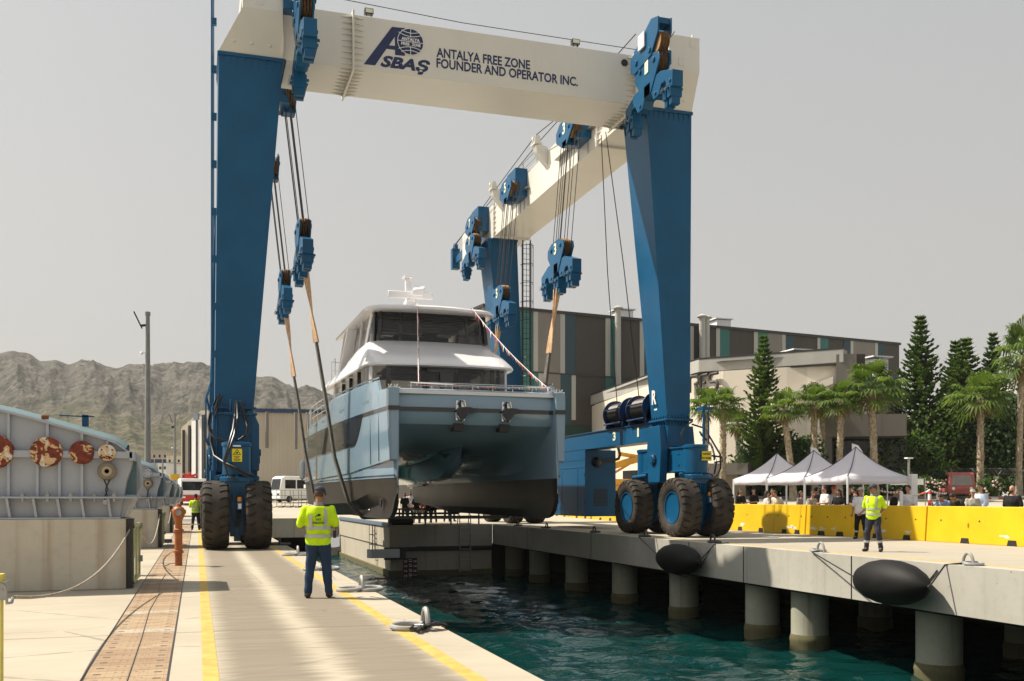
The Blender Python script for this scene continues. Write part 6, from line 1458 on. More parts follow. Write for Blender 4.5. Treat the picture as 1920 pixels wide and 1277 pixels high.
def rtruck():
    t = thing('truck', 'small faded red truck with an empty windscreen behind the leaning man', 'truck', (0, 0, 0)); rd = M('faded_red_paint', (.36, .085, .075), .55, 0, .15, 2)
    m = MB(); m.prism([(-1.0, .5), (.95, .5), (1.0, 1.1), (.62, 2.12), (.5, 2.25), (-.85, 2.25), (-1.0, 2.1)], 'y', -.95, .95); m.build('cab', rd, t, bevel=.07)
    m = MB(); m.hexa([(1.0, -.78, 1.2), (1.0, .78, 1.2), (.95, .78, 1.2), (.95, -.78, 1.2), (.70, -.7, 2.0), (.70, .7, 2.0), (.64, .7, 2.0), (.64, -.7, 2.0)]); m.build('windscreen', M('dusty_glass', (.22, .20, .18), .3), t, smooth=False)
    m = MB(); m.box(-.85, .3, .94, .962, 1.25, 2.05); m.build('window', M('dark_red_pane', (.10, .02, .02), .5), t, smooth=False)  # side opening filled with one flat dark red
    m = MB(); m.box(-1.0, .3, -.962, -.94, 1.25, 2.05); m.build('window', MAT['glass'], t, smooth=False)
    m = MB(); m.box(-4.2, -1.1, -.9, .9, .7, 1.0); m.build('bed', rd, t, smooth=False)
    for k in range(3): m = MB(); m.box(1.0, 1.03, -.8, .8, .62+k*.14, .69+k*.14); m.build('grille_bar', rd, t, smooth=False)
    for x in (.2, -3.2):
        for s in (-1, 1): m = MB(); m.lathe([(.2, -.1), (.38, -.09), (.38, .09), (.2, .1)], 14, (x, s*.85, .38), ax='y'); m.build('wheel', MAT['black'], t)
    for s in (-1, 1): m = MB(); m.lathe([(.12, 0), (.12, .03), (.001, .04)], 12, (1.0, s*.65, .95), ax='x'); m.build('headlight', MAT['offwhite'], t)
    place(t, 1800, 80, 238)
rtruck()
def loader():
    t = thing('loader_crane', 'yellow mobile loader crane between the engine house and the right wheels', 'loader', (0, 0, 0)); yl = M('machine_yellow', (.70, .34, .02), .45, 0, .1, 2)
    m = MB(); m.box(-2.4, 2.4, -1, 1, .6, 1.5); m.box(-2.2, .2, -.9, .9, 1.5, 2.0); m.build('chassis', yl, t, smooth=False, bevel=.05)
    m = MB(); m.box(.4, 1.9, -.95, .9, 1.5, 2.7); m.build('cab', MAT['glass'], t, smooth=False, bevel=.05)
    m = MB(); m.bar((-1.6, 0, 2.0), (-1.2, 0, 3.1), .5); m.bar((-1.3, 0, 3.0), (1.6, 0, 3.7), .42, .5); m.bar((1.5, 0, 3.75), (-.6, .1, 4.0), .26, .3); m.bar((-1.4, 0, 2.3), (.4, 0, 3.2), .16); m.build('boom', yl, t, smooth=False, bevel=.03)
    for x in (-1.6, 1.6):
        for s in (-1, 1): m = MB(); m.lathe([(.3, -.18), (.55, -.15), (.55, .15), (.3, .18)], 16, (x, s*.9, .55), ax='y'); m.build('wheel', MAT['black'], t)
    place(t, 1172, 78, 12)
loader()
CB = ['crowd barrier beside the left tyres', 'crowd barrier in front of the first white car', 'crowd barrier before the nose of the white car', 'crowd barrier in front of the minibus', 'crowd barrier below the stern of the left hull']
for k, lb in enumerate(CB):
    t = thing('crowd_barrier', lb, 'crowd barrier', (0, 0, 0), 'thin metal crowd barriers before the cars'); m = MB()
    for x in (-.62, .62): m.tube([(x, 0, .1), (x, 0, 1.6)], .03, 5)
    for z in (1.6, 1.1, .45): m.tube([(-.62, 0, z), (.62, 0, z)], .025, 5)
    m.build('frame', M('barrier_steel', (.22, .21, .18), .5), t); m = MB()
    for x in (-.62, .62): m.bar((x-.3, -.3, .02), (x+.3, .3, .15), .05); m.bar((x-.3, .3, .02), (x+.3, -.3, .15), .05)
    m.build('foot', MAT['dark'], t, smooth=False); place(t, 516+k*15.5, 92, -17)

# ================================================================ tents
tentm = M('white_tent_fabric', (.93, .92, .96), .75, 0, .03, 1.5); _t = tentm.node_tree; _tr = _t.nodes.new('ShaderNodeBsdfTranslucent'); _tr.inputs['Color'].default_value = (.95, .94, .99, 1); _mx = _t.nodes.new('ShaderNodeMixShader'); _mx.inputs[0].default_value = .6; _t.links.new(_t.nodes['Principled BSDF'].outputs[0], _mx.inputs[1]); _t.links.new(_tr.outputs[0], _mx.inputs[2]); _t.links.new(_mx.outputs[0], _t.nodes['Material Output'].inputs[0]); seamm = M('dark_tent_seam', (.06, .06, .09), .7)
for i, lb in enumerate(('white pop-up tent nearest the hi-vis man, the right-hand one', 'white pop-up tent in the middle of the three', 'white pop-up tent on the left, nearest the lift wheels')):
    x0, y0 = 24.3, 33.2+2.9*i; s = 2.88; g = gz(x0, y0); t = thing('tent', lb, 'tent', (x0, y0, g), 'white pop-up tents behind the barriers'); c = (x0+s/2, y0+s/2)
    ze, zb, za = 2.46+.02*i, 2.18+.02*i, 3.68; m = MB(); N = 8
    for q in range(4):
        a = [(x0, y0), (x0+s, y0), (x0+s, y0+s), (x0, y0+s)][q]; b = [(x0+s, y0), (x0+s, y0+s), (x0, y0+s), (x0, y0)][q]; rows = []
        for k in range(N+1):
            f = k/N; h = ze+(za-ze)*(.80*f+.20*f**2.6)-.10*math.sin(math.pi*f)
            rows.append([(a[0]+(b[0]-a[0])*j/6+(c[0]-a[0]-(b[0]-a[0])*j/6)*f, a[1]+(b[1]-a[1])*j/6+(c[1]-a[1]-(b[1]-a[1])*j/6)*f, h-.05*math.sin(math.pi*j/6)*(1-f)) for j in range(7)])
        m.grid(rows); m.grid([[(a[0]+(b[0]-a[0])*j/6, a[1]+(b[1]-a[1])*j/6, zb+.012*math.sin(j*2.5)) for j in range(7)], [(p[0], p[1], p[2]) for p in rows[0]]])
    m.build('canopy', tentm, t, ang=25, solid=.01); m = MB()
    for a in ((x0, y0), (x0+s, y0), (x0, y0+s)): m.tube([(a[0]+(c[0]-a[0])*f, a[1]+(c[1]-a[1])*f, ze+(za-ze)*(.80*f+.20*f**2.6)-.10*math.sin(math.pi*f)+.015) for f in axis(0, 1, 8)], .016, 5); m.tube([(a[0], a[1], ze+.01), (a[0]-.01, a[1]-.01, zb)], .014, 5)
    m.build('seam', seamm, t)
    for a in ((x0, y0), (x0+s, y0), (x0+s, y0+s), (x0, y0+s)):
        m = MB(); m.box(a[0]-.03, a[0]+.03, a[1]-.03, a[1]+.03, g, ze); m.build('pole', MAT['white'], t, smooth=False)
    if i < 2:
        m = MB(); m.prism([(c[0]+.05, za-.25), (c[0]+.05, za+.18), (c[0]+.35, za+.10), (c[0]+.58, za-.18), (c[0]+.65, za-.45)], 'y', c[1]+.3, c[1]+.32); m.build('flag_panel', MAT['white'], t, smooth=False)
for (x, y, lb) in ((25.6, 34.6, 'white folding table under the right-hand tent'), (25.2, 40.2, 'white folding table under the left tent')):
    t = thing('table', lb, 'table', (x, y, gz(x, y))); g = gz(x, y); m = MB(); m.box(x-.9, x+.9, y-.35, y+.35, g+.72, g+.76); m.build('tabletop', MAT['white'], t, smooth=False)
    for a in (-.8, .8):
        for b in (-.3, .3): m = MB(); m.box(x+a-.02, x+a+.02, y+b-.02, y+b+.02, g, g+.72); m.build('leg', MAT['steel'], t, smooth=False)

# posts, tape and small street furniture on the right
sw_ = NT('red_white_bands'); _z = sw_.sep()[2]; sw_.set(Base_Color=sw_.mix(sw_.math('LESS_THAN', sw_.math('FRACT', sw_.math('MULTIPLY', _z, 2.6)), .5), (.78, .76, .73, 1), (.55, .05, .04, 1)), Roughness=.5)
for lb, u, d, vt, r in (('red and white banded post left of the leaning man', 1743, 33.6, 918, .055), ('pale bollard post left of the man in the white shirt', 1690, 35.4, 921, .06), ('red and white banded post behind the arm holding a phone', 1758, 36, 922, .05)):
    x, y = bearing(u, d); z = gz(x, y); m = MB(); m.lathe([(r, 0), (r, hgt(vt, d)-z-.05), (r*.6, hgt(vt, d)-z)], 12); o = m.build('post', sw_.m if 'red' in lb else MAT['white'], None); o.location = (x, y, z); tag(o, lb, 'post')
x, y = bearing(1712, 36.5); z = gz(x, y); t = thing('post', 'tall white square post behind the barriers right of the tents', 'post', (x, y, z)); m = MB(); m.box(x-.13, x+.13, y-.1, y+.1, z+1.05, hgt(889, 36.5)); m.build('box_post', MAT['white'], t, smooth=False, bevel=.02); m = MB(); m.box(x-.03, x+.05, y-.03, y+.03, z, z+1.05); m.build('stem', MAT['steel'], t, smooth=False)
x, y = bearing(1704, 60); t = thing('lamp_post', 'short grey lamp post with a white head right of the tents', 'lamp post', (x, y, gz(x, y))); m = MB(); m.cyl((x, y, gz(x, y)), (x, y, hgt(861, 60)), .07, n=10); m.build('pole', MAT['steel'], t); m = MB(); m.cbox((x, y, hgt(859, 60)), (.42, .3, .07)); m.build('lamp_head', MAT['white'], t, smooth=False)
tp = NT('red_white_tape'); _x, _y, _ = tp.sep(); tp.set(Base_Color=tp.mix(tp.math('LESS_THAN', tp.math('FRACT', tp.math('MULTIPLY', tp.math('ADD', _x, _y), 1.5)), .5), (.75, .73, .70, 1), (.50, .09, .08, 1)), Roughness=.5)
m = MB()
def tpt(u, v, d): return (*bearing(u, d), hgt(v, d))
P_ = sag(tpt(1650, 920, 37), tpt(1690, 922, 33.5), .05, 6)+sag(tpt(1712, 928, 34), tpt(1743, 919, 33.2), .05, 6)+sag(tpt(1743, 919, 33.2), tpt(1775, 925, 36), .05, 6)+sag(tpt(1830, 932, 37), tpt(1960, 924, 34), .12, 8)
for seg in (P_[:7], P_[7:14], P_[14:21], P_[21:]): m.grid([[(p[0], p[1], p[2]-.035) for p in seg], [(p[0], p[1], p[2]+.035) for p in seg]])
tag(m.build('barrier_tape', tp.m, org=tpt(1712, 934, 34), solid=.004), 'red and white tape strung between the posts behind the barriers', 'tape')

# ================================================================ fence and planting
fx = thing('fence', 'chain link fence topped with coiled razor wire before the trees', 'fence', (*bearing(1800, 92), 1.5))
def fpt(u, z): return (*bearing(u, 92), z)
m = MB()
for k in range(16): p = bearing(1460+k*41.2, 92); zz = gz(*p); m.tube([(p[0], p[1], zz), (p[0], p[1], zz+2.2)], .05, 6)
m.build('post', MAT['steel'], fx); m = MB()
for k in range(16): p = bearing(1460+k*41.2, 92); zz = gz(*p); m.bar((p[0], p[1], zz+2.15), (p[0]-.45, p[1]-.05, zz+2.6), .05); m.bar((p[0], p[1], zz+2.15), (p[0]+.45, p[1]+.05, zz+2.6), .05)
m.build('bracket_arm', MAT['steel'], fx, smooth=False)
m = MB(); gw = gz(*bearing(1800, 92))
for k in range(11): m.tube([fpt(1450, gw+.1+k*.205), fpt(2090, gw+.1+k*.205)], .008, 4)
m.build('wire', MAT['steel'], fx); m = MB()
pts = []
for k in range(2200):
    a = k*.72; u = 1455+k*.285; p = bearing(u, 92); pts.append((p[0], p[1]+.28*math.cos(a), gw+2.48+.28*math.sin(a)))
m.tube(pts, .011, 3); m.build('razor_wire', MAT['steel'], fx)
for lb, u in zip(('first white notice sheet on the fence, next to the right-hand tent', 'second white notice sheet on the fence', 'third white notice sheet on the fence', 'fourth white notice sheet on the fence, before the white post', 'notice sheet on the fence right behind the white post', 'last notice sheet on the fence, farthest right'), (1673, 1681.5, 1689.5, 1697.5, 1722, 1728.5)):
    p = bearing(u, 60.2); m = MB(); m.box(-.13 if u < 1700 else -.1, .13 if u < 1700 else .1, -.004, .004, -.17, .17); o = m.build('notice', MAT['white'], None, smooth=False); o.location = (p[0], p[1], hgt(903.5, 60.2)); o.rotation_euler = (0, 0, R(-YAW)); tag(o, lb, 'notice', 'white notice sheets')
m = MB(); a = bearing(1664, 60.3); b = bearing(1735, 60.3)
for z in (hgt(897, 60), hgt(909, 60)): m.tube([(a[0], a[1], z), (b[0], b[1], z)], .012, 5)
for p in (a, b): m.cyl((p[0], p[1], gz(*p)), (p[0], p[1], hgt(896, 60)), .03, n=6)
tag(m.build('notice_rail', MAT['steel'], org=(a[0], a[1], gz(*a))), 'thin wire rail carrying the white notice sheets', 'rail')

def leafm(name, a, b, sc=1.2):
    t = NT(name); v = t.map(); n = t.noise(v, sc, 4, .6); n2 = t.noise(v, sc*9, 2)
    c = t.mix(t.ss(n, .35, .65), c4(a), c4(b)); c = t.mix(t.math('MULTIPLY', n2, .5), c, c4([x*.5 for x in a]))
    t.set(Base_Color=c, Roughness=.6, Specular_IOR_Level=.3)
    tr = t.n.new('ShaderNodeBsdfTranslucent'); t.l.new(t.mix(1.0, c, (1.5, 1.6, .7, 1), 'MULTIPLY'), tr.inputs['Color']); ms = t.n.new('ShaderNodeMixShader'); ms.inputs[0].default_value = .38
    t.l.new(t.b.outputs[0], ms.inputs[1]); t.l.new(tr.outputs[0], ms.inputs[2]); t.l.new(ms.outputs[0], t.n['Material Output'].inputs[0])
    return t.m
bark = M('palm_bark', (.34, .28, .20), .9, 0, .35, 5, .6, 14); barkd = M('pine_bark', (.09, .07, .055), .9, 0, .3, 5)
pineL = [leafm('araucaria_needles', (.045, .088, .020), (.11, .165, .036), .5), leafm('araucaria_needles_dark', (.036, .076, .020), (.088, .14, .032), .5)]
palmL = leafm('palm_leaves', (.075, .13, .022), (.15, .21, .04), .9); palmD = leafm('dead_palm_leaves', (.20, .145, .07), (.27, .21, .11), 2)
bushL = [leafm('shrub_leaves', (.040, .085, .018), (.10, .155, .030), .6), leafm('dark_shrub_leaves', (.018, .048, .014), (.048, .090, .022), .6), leafm('yellow_green_leaves', (.085, .10, .018), (.17, .16, .03), .8)]
def pine(H, Rb, seed, mt, z0=.06):
    r_ = random.Random(seed); t = thing('norfolk_pine', 'x', 'tree', (0, 0, 0), 'tiered conifers behind the fence')
    m = MB(); m.tube([(0, 0, 0), (.04, .03, H*.5), (0, 0, H)], [H*.016, H*.010, .02], 8); m.build('trunk', barkd, t)
    m = MB(); z = H*z0; nw = 0
    while z < H*.985:
        f = (z-H*z0)/(H*(1-z0)); L = Rb*((1-f)**.82)*(.90+.2*r_.random())+.15
        if f < .12: L *= .80+f*1.6
        nb = 7 if f < .8 else 5; o = r_.random()*6.3
        for b in range(nb):
            a = o+b*6.283/nb+r_.uniform(-.25, .25); l = L*r_.uniform(.78, 1.12); d = Vector((math.cos(a), math.sin(a), 0)); sd_ = Vector((-d.y, d.x, 0))
            n = max(4, int(l/.20)); droop = r_.uniform(.04, .20)
            for k in range(n):
                q = (k+.6)/n; c = d*(l*q)+Vector((0, 0, z-droop*l*math.sin(q*2.2)*.8+.32*l*q**3))
                w = .26*(1.15-.55*q)*(.8+.4*r_.random())+.04*l*.3
                for s in (-1, 1):
                    tip = c+sd_*(s*w*1.3)+d*(w*.8)+Vector((0, 0, w*r_.uniform(.25, .85))); bs = c-d*.05; th = .15+.05*r_.random()
                    m.add([bs-d*th, bs+d*th+Vector((0, 0, .02)), tip+d*th*.5, tip-d*th*.3], [(0, 1, 2, 3)])
                    if k % 2 == 0: m.add([bs+Vector((0, 0, -th)), bs+Vector((0, 0, th)), tip+Vector((0, 0, th*.8)), tip-Vector((0, 0, th*.3))], [(0, 1, 2, 3)])
                if k > n*.6:
                    tip = c+d*.34+Vector((0, 0, .24)); m.add([c-sd_*.11, c+sd_*.11, tip+sd_*.04, tip-sd_*.04], [(0, 1, 2, 3)])
        z += H*(.031 if f < .6 else .026)*r_.uniform(.85, 1.15)
    m.build('crown', mt, t, smooth=False); return t
pA = pine(17, 3.7, 5, pineL[0]); pB = pine(17, 4.2, 9, pineL[1])
def setp(t, u, vt, d, lb, first, rot=0, wide=1.0, vb=None):
    x, y = bearing(u, d); g = gz(x, y); s = (hgt(vt, d)-g)/17
    o = t if first else dup(t, (0, 0, 0))
    o.location = (x, y, g); o.rotation_euler = (0, 0, rot); o.scale = (s*wide, s*wide, s); o['label'] = lb; return o
setp(pA, 1432, 626, 84, 'slim tiered conifer in front of the RES letters building', True, 0, .92)
setp(pB, 1726, 590, 96, 'tallest tiered conifer, in the middle of the right-hand trees', True, 0, .95)
setp(pB, 1792, 637, 104, 'tiered conifer just right of the tallest one, behind its twin', False, 2.1, 1.0)
setp(pA, 1811, 632, 101, 'tiered conifer with twin top left of the wide palm', False, 1.2, 1.25)
setp(pB, 1862, 622, 100, 'tiered conifer between the wide palm and the tall palm', False, 4.0, .82)

def palm(H, seed, lean, rt=.34, nL=25, rad=2.4):
    r_ = random.Random(seed); t = thing('fan_palm', 'x', 'palm tree', (0, 0, 0), 'fan palms along the road')
    ax_ = lambda f: Vector((lean[0]*f**1.3, lean[1]*f**1.3, H*f)); m = MB(); n = 46; rows = []
    m.tube([ax_(k/n) for k in range(n+1)], [rt*(1.25-.45*min(1, k/8) if k < 8 else .80-.12*k/n+.05*(k % 2)) for k in range(n+1)], 12)
    for k in range(230):                                   # stubs of old leaf bases
        f = .05+.93*r_.random(); a = r_.random()*6.3; c = ax_(f); rr_ = rt*(.80-.12*f); d = Vector((math.cos(a), math.sin(a), 0)); p = c+d*rr_; q = p+d*.13+Vector((0, 0, .16)); s = Vector((-d.y, d.x, 0))*.07
        m.add([p-s-Vector((0, 0, .08)), p+s-Vector((0, 0, .08)), q+s*.5, q-s*.5], [(0, 1, 2, 3)])
    m.build('trunk', bark, t); top = ax_(1.0)
    def fan(m, base, dirv, pl, fr, fold, nb=17):
        dirv = dirv.normalized(); up = Vector((0, 0, 1)); sd_ = dirv.cross(up).normalized(); nn = sd_.cross(dirv).normalized()
        hub = base+dirv*pl-Vector((0, 0, .12*pl)); m.bar(base, hub, .05, .03)
        for k in range(nb):
            a = R(-128+256*k/(nb-1)); v = dirv*math.cos(a)+sd_*math.sin(a); l = fr*(1-.28*abs(k/(nb-1)-.5)*2)*r_.uniform(.9, 1.08); w = (v.cross(nn)).normalized()*(.062*fr)
            mid = hub+v*(l*.55)+nn*(fold*abs(math.sin(a))*l*.5); tip = hub+v*l+nn*(fold*abs(math.sin(a))*l*.7)-Vector((0, 0, l*r_.uniform(.30, .62)))
            m.add([hub, mid-w, tip, mid+w], [(0, 1, 2, 3)])
    m = MB()
    for k in range(nL):
        a = k*2.39996+r_.uniform(-.2, .2); e = R(82-122*(k/nL)**.85+r_.uniform(-12, 12)); d = Vector((math.cos(a)*math.cos(e), math.sin(a)*math.cos(e), math.sin(e)))
        fan(m, top+Vector((0, 0, .1)), d, rad*r_.uniform(.40, .72), rad*r_.uniform(.46, .62), .32)
    m.build('crown', palmL, t, smooth=False); m = MB()
    for k in range(9):
        a = r_.random()*6.3; e = R(r_.uniform(-75, -45)); d = Vector((math.cos(a)*math.cos(e), math.sin(a)*math.cos(e), math.sin(e))); fan(m, top-Vector((0, 0, .15)), d, rad*.28, rad*.42, .3, 9)
    m.build('dead_skirt', palmD, t, smooth=False); return t
PL = [palm(10, 3, (.15, .1)), palm(10, 8, (-.9, .2)), palm(10, 12, (-.15, .3), .36, 32, 2.9)]
used = set()
for (u, v, d, k, wd, rot, lb) in ((1355, 757, 82, 0, .92, 0, 'fan palm with a full trunk in view just right of the lift leg'), (1386, 793, 88, 0, .8, 2, 'small short fan palm beside the palm at the lift leg'), (1322, 762, 80, 0, .85, 4, 'fan palm half hidden behind the lift leg and hoses'), (1488, 765, 80, 1, .92, 0, 'fan palm leaning left in front of the slim conifer'), (1528, 752, 82, 0, .92, 1, 'fan palm in the middle of the tight group of three, on its left'), (1543, 755, 87, 0, .85, 3, 'thin fan palm in the centre of the tight group of three'), (1573, 750, 80, 0, .92, 5, 'fan palm on the right of the tight group of three'), (1641, 728, 80, 2, .98, 0, 'large bushy fan palm left of the tallest conifer'), (1838, 744, 84, 2, .95, 2, 'wide fan palm in front of the dark trees on the right'), (1910, 668, 84, 2, .85, 4, 'tallest fan palm at the right edge of the picture')):
    x, y = bearing(u, d); g = gz(x, y); o = PL[k] if k not in used else dup(PL[k], (0, 0, 0)); used.add(k); sc = (hgt(v, d)-g)/10
    o.location = (x, y, g-.05); o.scale = (wd, wd, sc); o.rotation_euler = (0, 0, rot); o['label'] = lb
def bush(name, lb, cat, u, d, w, h, mt, n, z0=0.0, seed=1, flowers=0, leaf=.22, grp='shrubs and trees behind the fence', lump=9):
    r_ = random.Random(seed); x, y = bearing(u, d); g = gz(x, y); t = thing(name, lb, cat, (x, y, g), grp)
    m = MB(); m.tube([(x, y, g-.1), (x, y, g+h*.5)], [.05*w*.5, .03], 6)
    for k in range(5): a = r_.random()*6.3; m.tube([(x, y, g+h*.15), (x+math.cos(a)*w*.3, y+math.sin(a)*w*.3, g+h*.6)], [.05, .02], 5)
    m.build('trunk', barkd, t); m = MB()
    L = [(Vector((r_.uniform(-1, 1)*w*.36, r_.uniform(-1, 1)*w*.30, h*(z0+(1-z0)*r_.uniform(.18, .82)))), r_.uniform(.24, .42)*min(w, h*1.1)) for _ in range(lump)]
    for k in range(n):
        c, rr_ = r_.choice(L); v = Vector((r_.gauss(0, 1), r_.gauss(0, 1), r_.gauss(0, 1))).normalized(); p = c+v*rr_*r_.uniform(.55, 1.05)**.6
        if p.z < .05: p.z = r_.uniform(.05, .3)
        nn = (v+Vector((r_.gauss(0, .6), r_.gauss(0, .6), r_.gauss(0, .6)))).normalized(); a = nn.orthogonal().normalized()*leaf*r_.uniform(.6, 1.3); b = nn.cross(a).normalized()*leaf*.55
        p = p+Vector((x, y, g)); m.add([p-a, p+b, p+a, p-b], [(0, 1, 2, 3)])
    m.build('crown', mt, t, smooth=False)
    if flowers:
        m = MB()
        for k in range(flowers):
            c, rr_ = r_.choice(L); v = Vector((r_.uniform(-.6, .6), -1, r_.uniform(-.2, .9))).normalized(); p = c+v*rr_*1.05+Vector((x, y, g)); m.ball(p, r_.uniform(.06, .12), 6, 4)
        m.build('blossom', M('pale_blossom', (.70, .52, .46), .7, 0, .3, 3), t)
    return t
for i, a in enumerate((('shrub', 'bright green shrub at the foot of the large bushy palm', 'shrub', 1668, 92, 5, 6.5, bushL[0], 3600), ('tree', 'dark leafy tree below the tallest conifer', 'tree', 1705, 95, 8, 8.5, bushL[0], 5200), ('tree', 'green leafy tree left of the wide palm trunk', 'tree', 1755, 96, 8, 8, bushL[1], 5200), ('tree', 'yellow green leafy tree behind the wide palm', 'tree', 1800, 98, 6.5, 11, bushL[2], 4600), ('tree', 'very dark dense tree between the two right palm trunks', 'tree', 1868, 95, 8, 11.5, bushL[1], 6000), ('tree', 'dark dense tree behind the wide palm trunk', 'tree', 1830, 97, 7, 9.5, bushL[1], 4800), ('shrub', 'bright shrub at the right edge behind the tall palm', 'shrub', 1925, 94, 6, 7.5, bushL[0], 3600), ('shrub', 'low yellowish shrub between the tent top and the dark portal', 'shrub', 1628, 88, 3, 4.6, bushL[2], 1500), ('shrub', 'dark shrub under the slim conifer', 'shrub', 1470, 86, 5, 5, bushL[1], 2600), ('shrub', 'dark green shrub at the foot of the slim conifer', 'shrub', 1425, 86, 6, 5.5, bushL[1], 3000), ('tree', 'dark tree filling the gap below the twin conifers', 'tree', 1775, 104, 9, 9, bushL[1], 4800))): bush(*a, seed=20+i)
for i, (u, lb) in enumerate(((1655, 'pink flowering bush right of the large tent'), (1672, 'pale flowering bush below the first notice sheet'), (1735, 'white flowering bush right of the white post'), (1768, 'white flowering bush left of the red truck'), (1600, 'green bush seen under the right-hand tent'), (1560, 'green bush seen under the middle tent'), (1420, 'green bush seen under the left tent'), (1478, 'green bush seen between the left and middle tents'), (1850, 'white flowering bush right of the red truck'), (1900, 'low green bush behind the bald man'))): bush('flower_bush', lb, 'bush', u, 86-(i % 3), 3.4, 2.0, bushL[i % 2], 1100, 0, 60+i, 26 if i in (0, 1, 2, 3, 8) else 0, .16, 'bushes along the fence foot', 7)
m = MB()
a = [bearing(u, 82) for u in axis(1380, 2060, 20)]
for p, q in zip(a, a[1:]): m.hexa([(p[0], p[1], gz(*p)-.2), (q[0], q[1], gz(*q)-.2), (q[0]+.1, q[1]+.35, gz(*q)-.2), (p[0]+.1, p[1]+.35, gz(*p)-.2), (p[0], p[1], gz(*p)+.28), (q[0], q[1], gz(*q)+.28), (q[0]+.1, q[1]+.35, gz(*q)+.28), (p[0]+.1, p[1]+.35, gz(*p)+.28)])
tag(m.build('kerb', K['stone'], smooth=False), 'grey kerb of the planting strip before the fence', 'kerb', kind='structure')
# ================================================================ people
def capsule(m, p, q, r0, r1, n=10):
    p = Vector(p); q = Vector(q); L = (q-p).length
    if L < 1e-6: m.ball(p, r0, n, 6); return
    d = (q-p)/L; P, Rr = [], []
    for a in (90, 60, 30, 0): P.append(p-d*r0*math.sin(R(a))); Rr.append(max(.001, r0*math.cos(R(a))))
    for a in (0, 30, 60, 90): P.append(q+d*r1*math.sin(R(a))); Rr.append(max(.001, r1*math.cos(R(a))))
    m.tube(P, Rr, n)
POSE = {'down': ((.245, .03, 1.13), (.27, -.06, .89)), 'phone': ((.25, .0, 1.14), (.10, -.27, 1.12)), 'phoneR': ((.27, .0, 1.14), (.14, -.24, 1.10)), 'fold': ((.25, -.05, 1.13), (-.03, -.21, 1.12)), 'back': ((.275, .11, 1.15), (.05, .18, .96)),
        'hips': ((.34, .08, 1.16), (.17, -.05, 1.0)), 'up': ((.24, -.24, 1.36), (.16, -.34, 1.62)), 'lean': ((.24, -.16, 1.16), (.12, -.40, 1.12)), 'front': ((.235, -.04, 1.12), (.06, -.17, .90)), 'camera': ((.17, -.26, 1.22), (.06, -.34, 1.48)), 'point': ((.26, -.16, 1.32), (.2, -.42, 1.40))}
TOR = [(.84, .150, .105, .01), (.92, .168, .118, .005), (1.02, .158, .108, 0), (1.12, .158, .106, 0), (1.24, .178, .115, 0), (1.34, .188, .112, .01), (1.41, .172, .090, .015), (1.455, .110, .072, .015), (1.49, .058, .058, .012)]
MC = {}
def cloth(col, var=.10):
    k = tuple(round(c, 3) for c in col)
    if k not in MC: MC[k] = M('cloth', col, .85, 0, var, 9, spec=.2)
    return MC[k]
SKIN = [M('skin', (.46, .25, .16), .5, 0, .06, 8, spec=.35), M('skin_tanned', (.34, .17, .10), .5, 0, .06, 8, spec=.35)]
EYE = M('eye_dark', (.02, .015, .012), .3)
HAIRC = {'black': (.016, .012, .010), 'brown': (.06, .033, .018), 'blond': (.22, .14, .07), 'grey': (.20, .19, .18)}
HV = M('hi_vis_yellow', (.55, .82, .012), .75, 0, .10, 5, spec=.2); SILV = M('reflective_band', (.46, .46, .43), .35, .2, .08, 6)
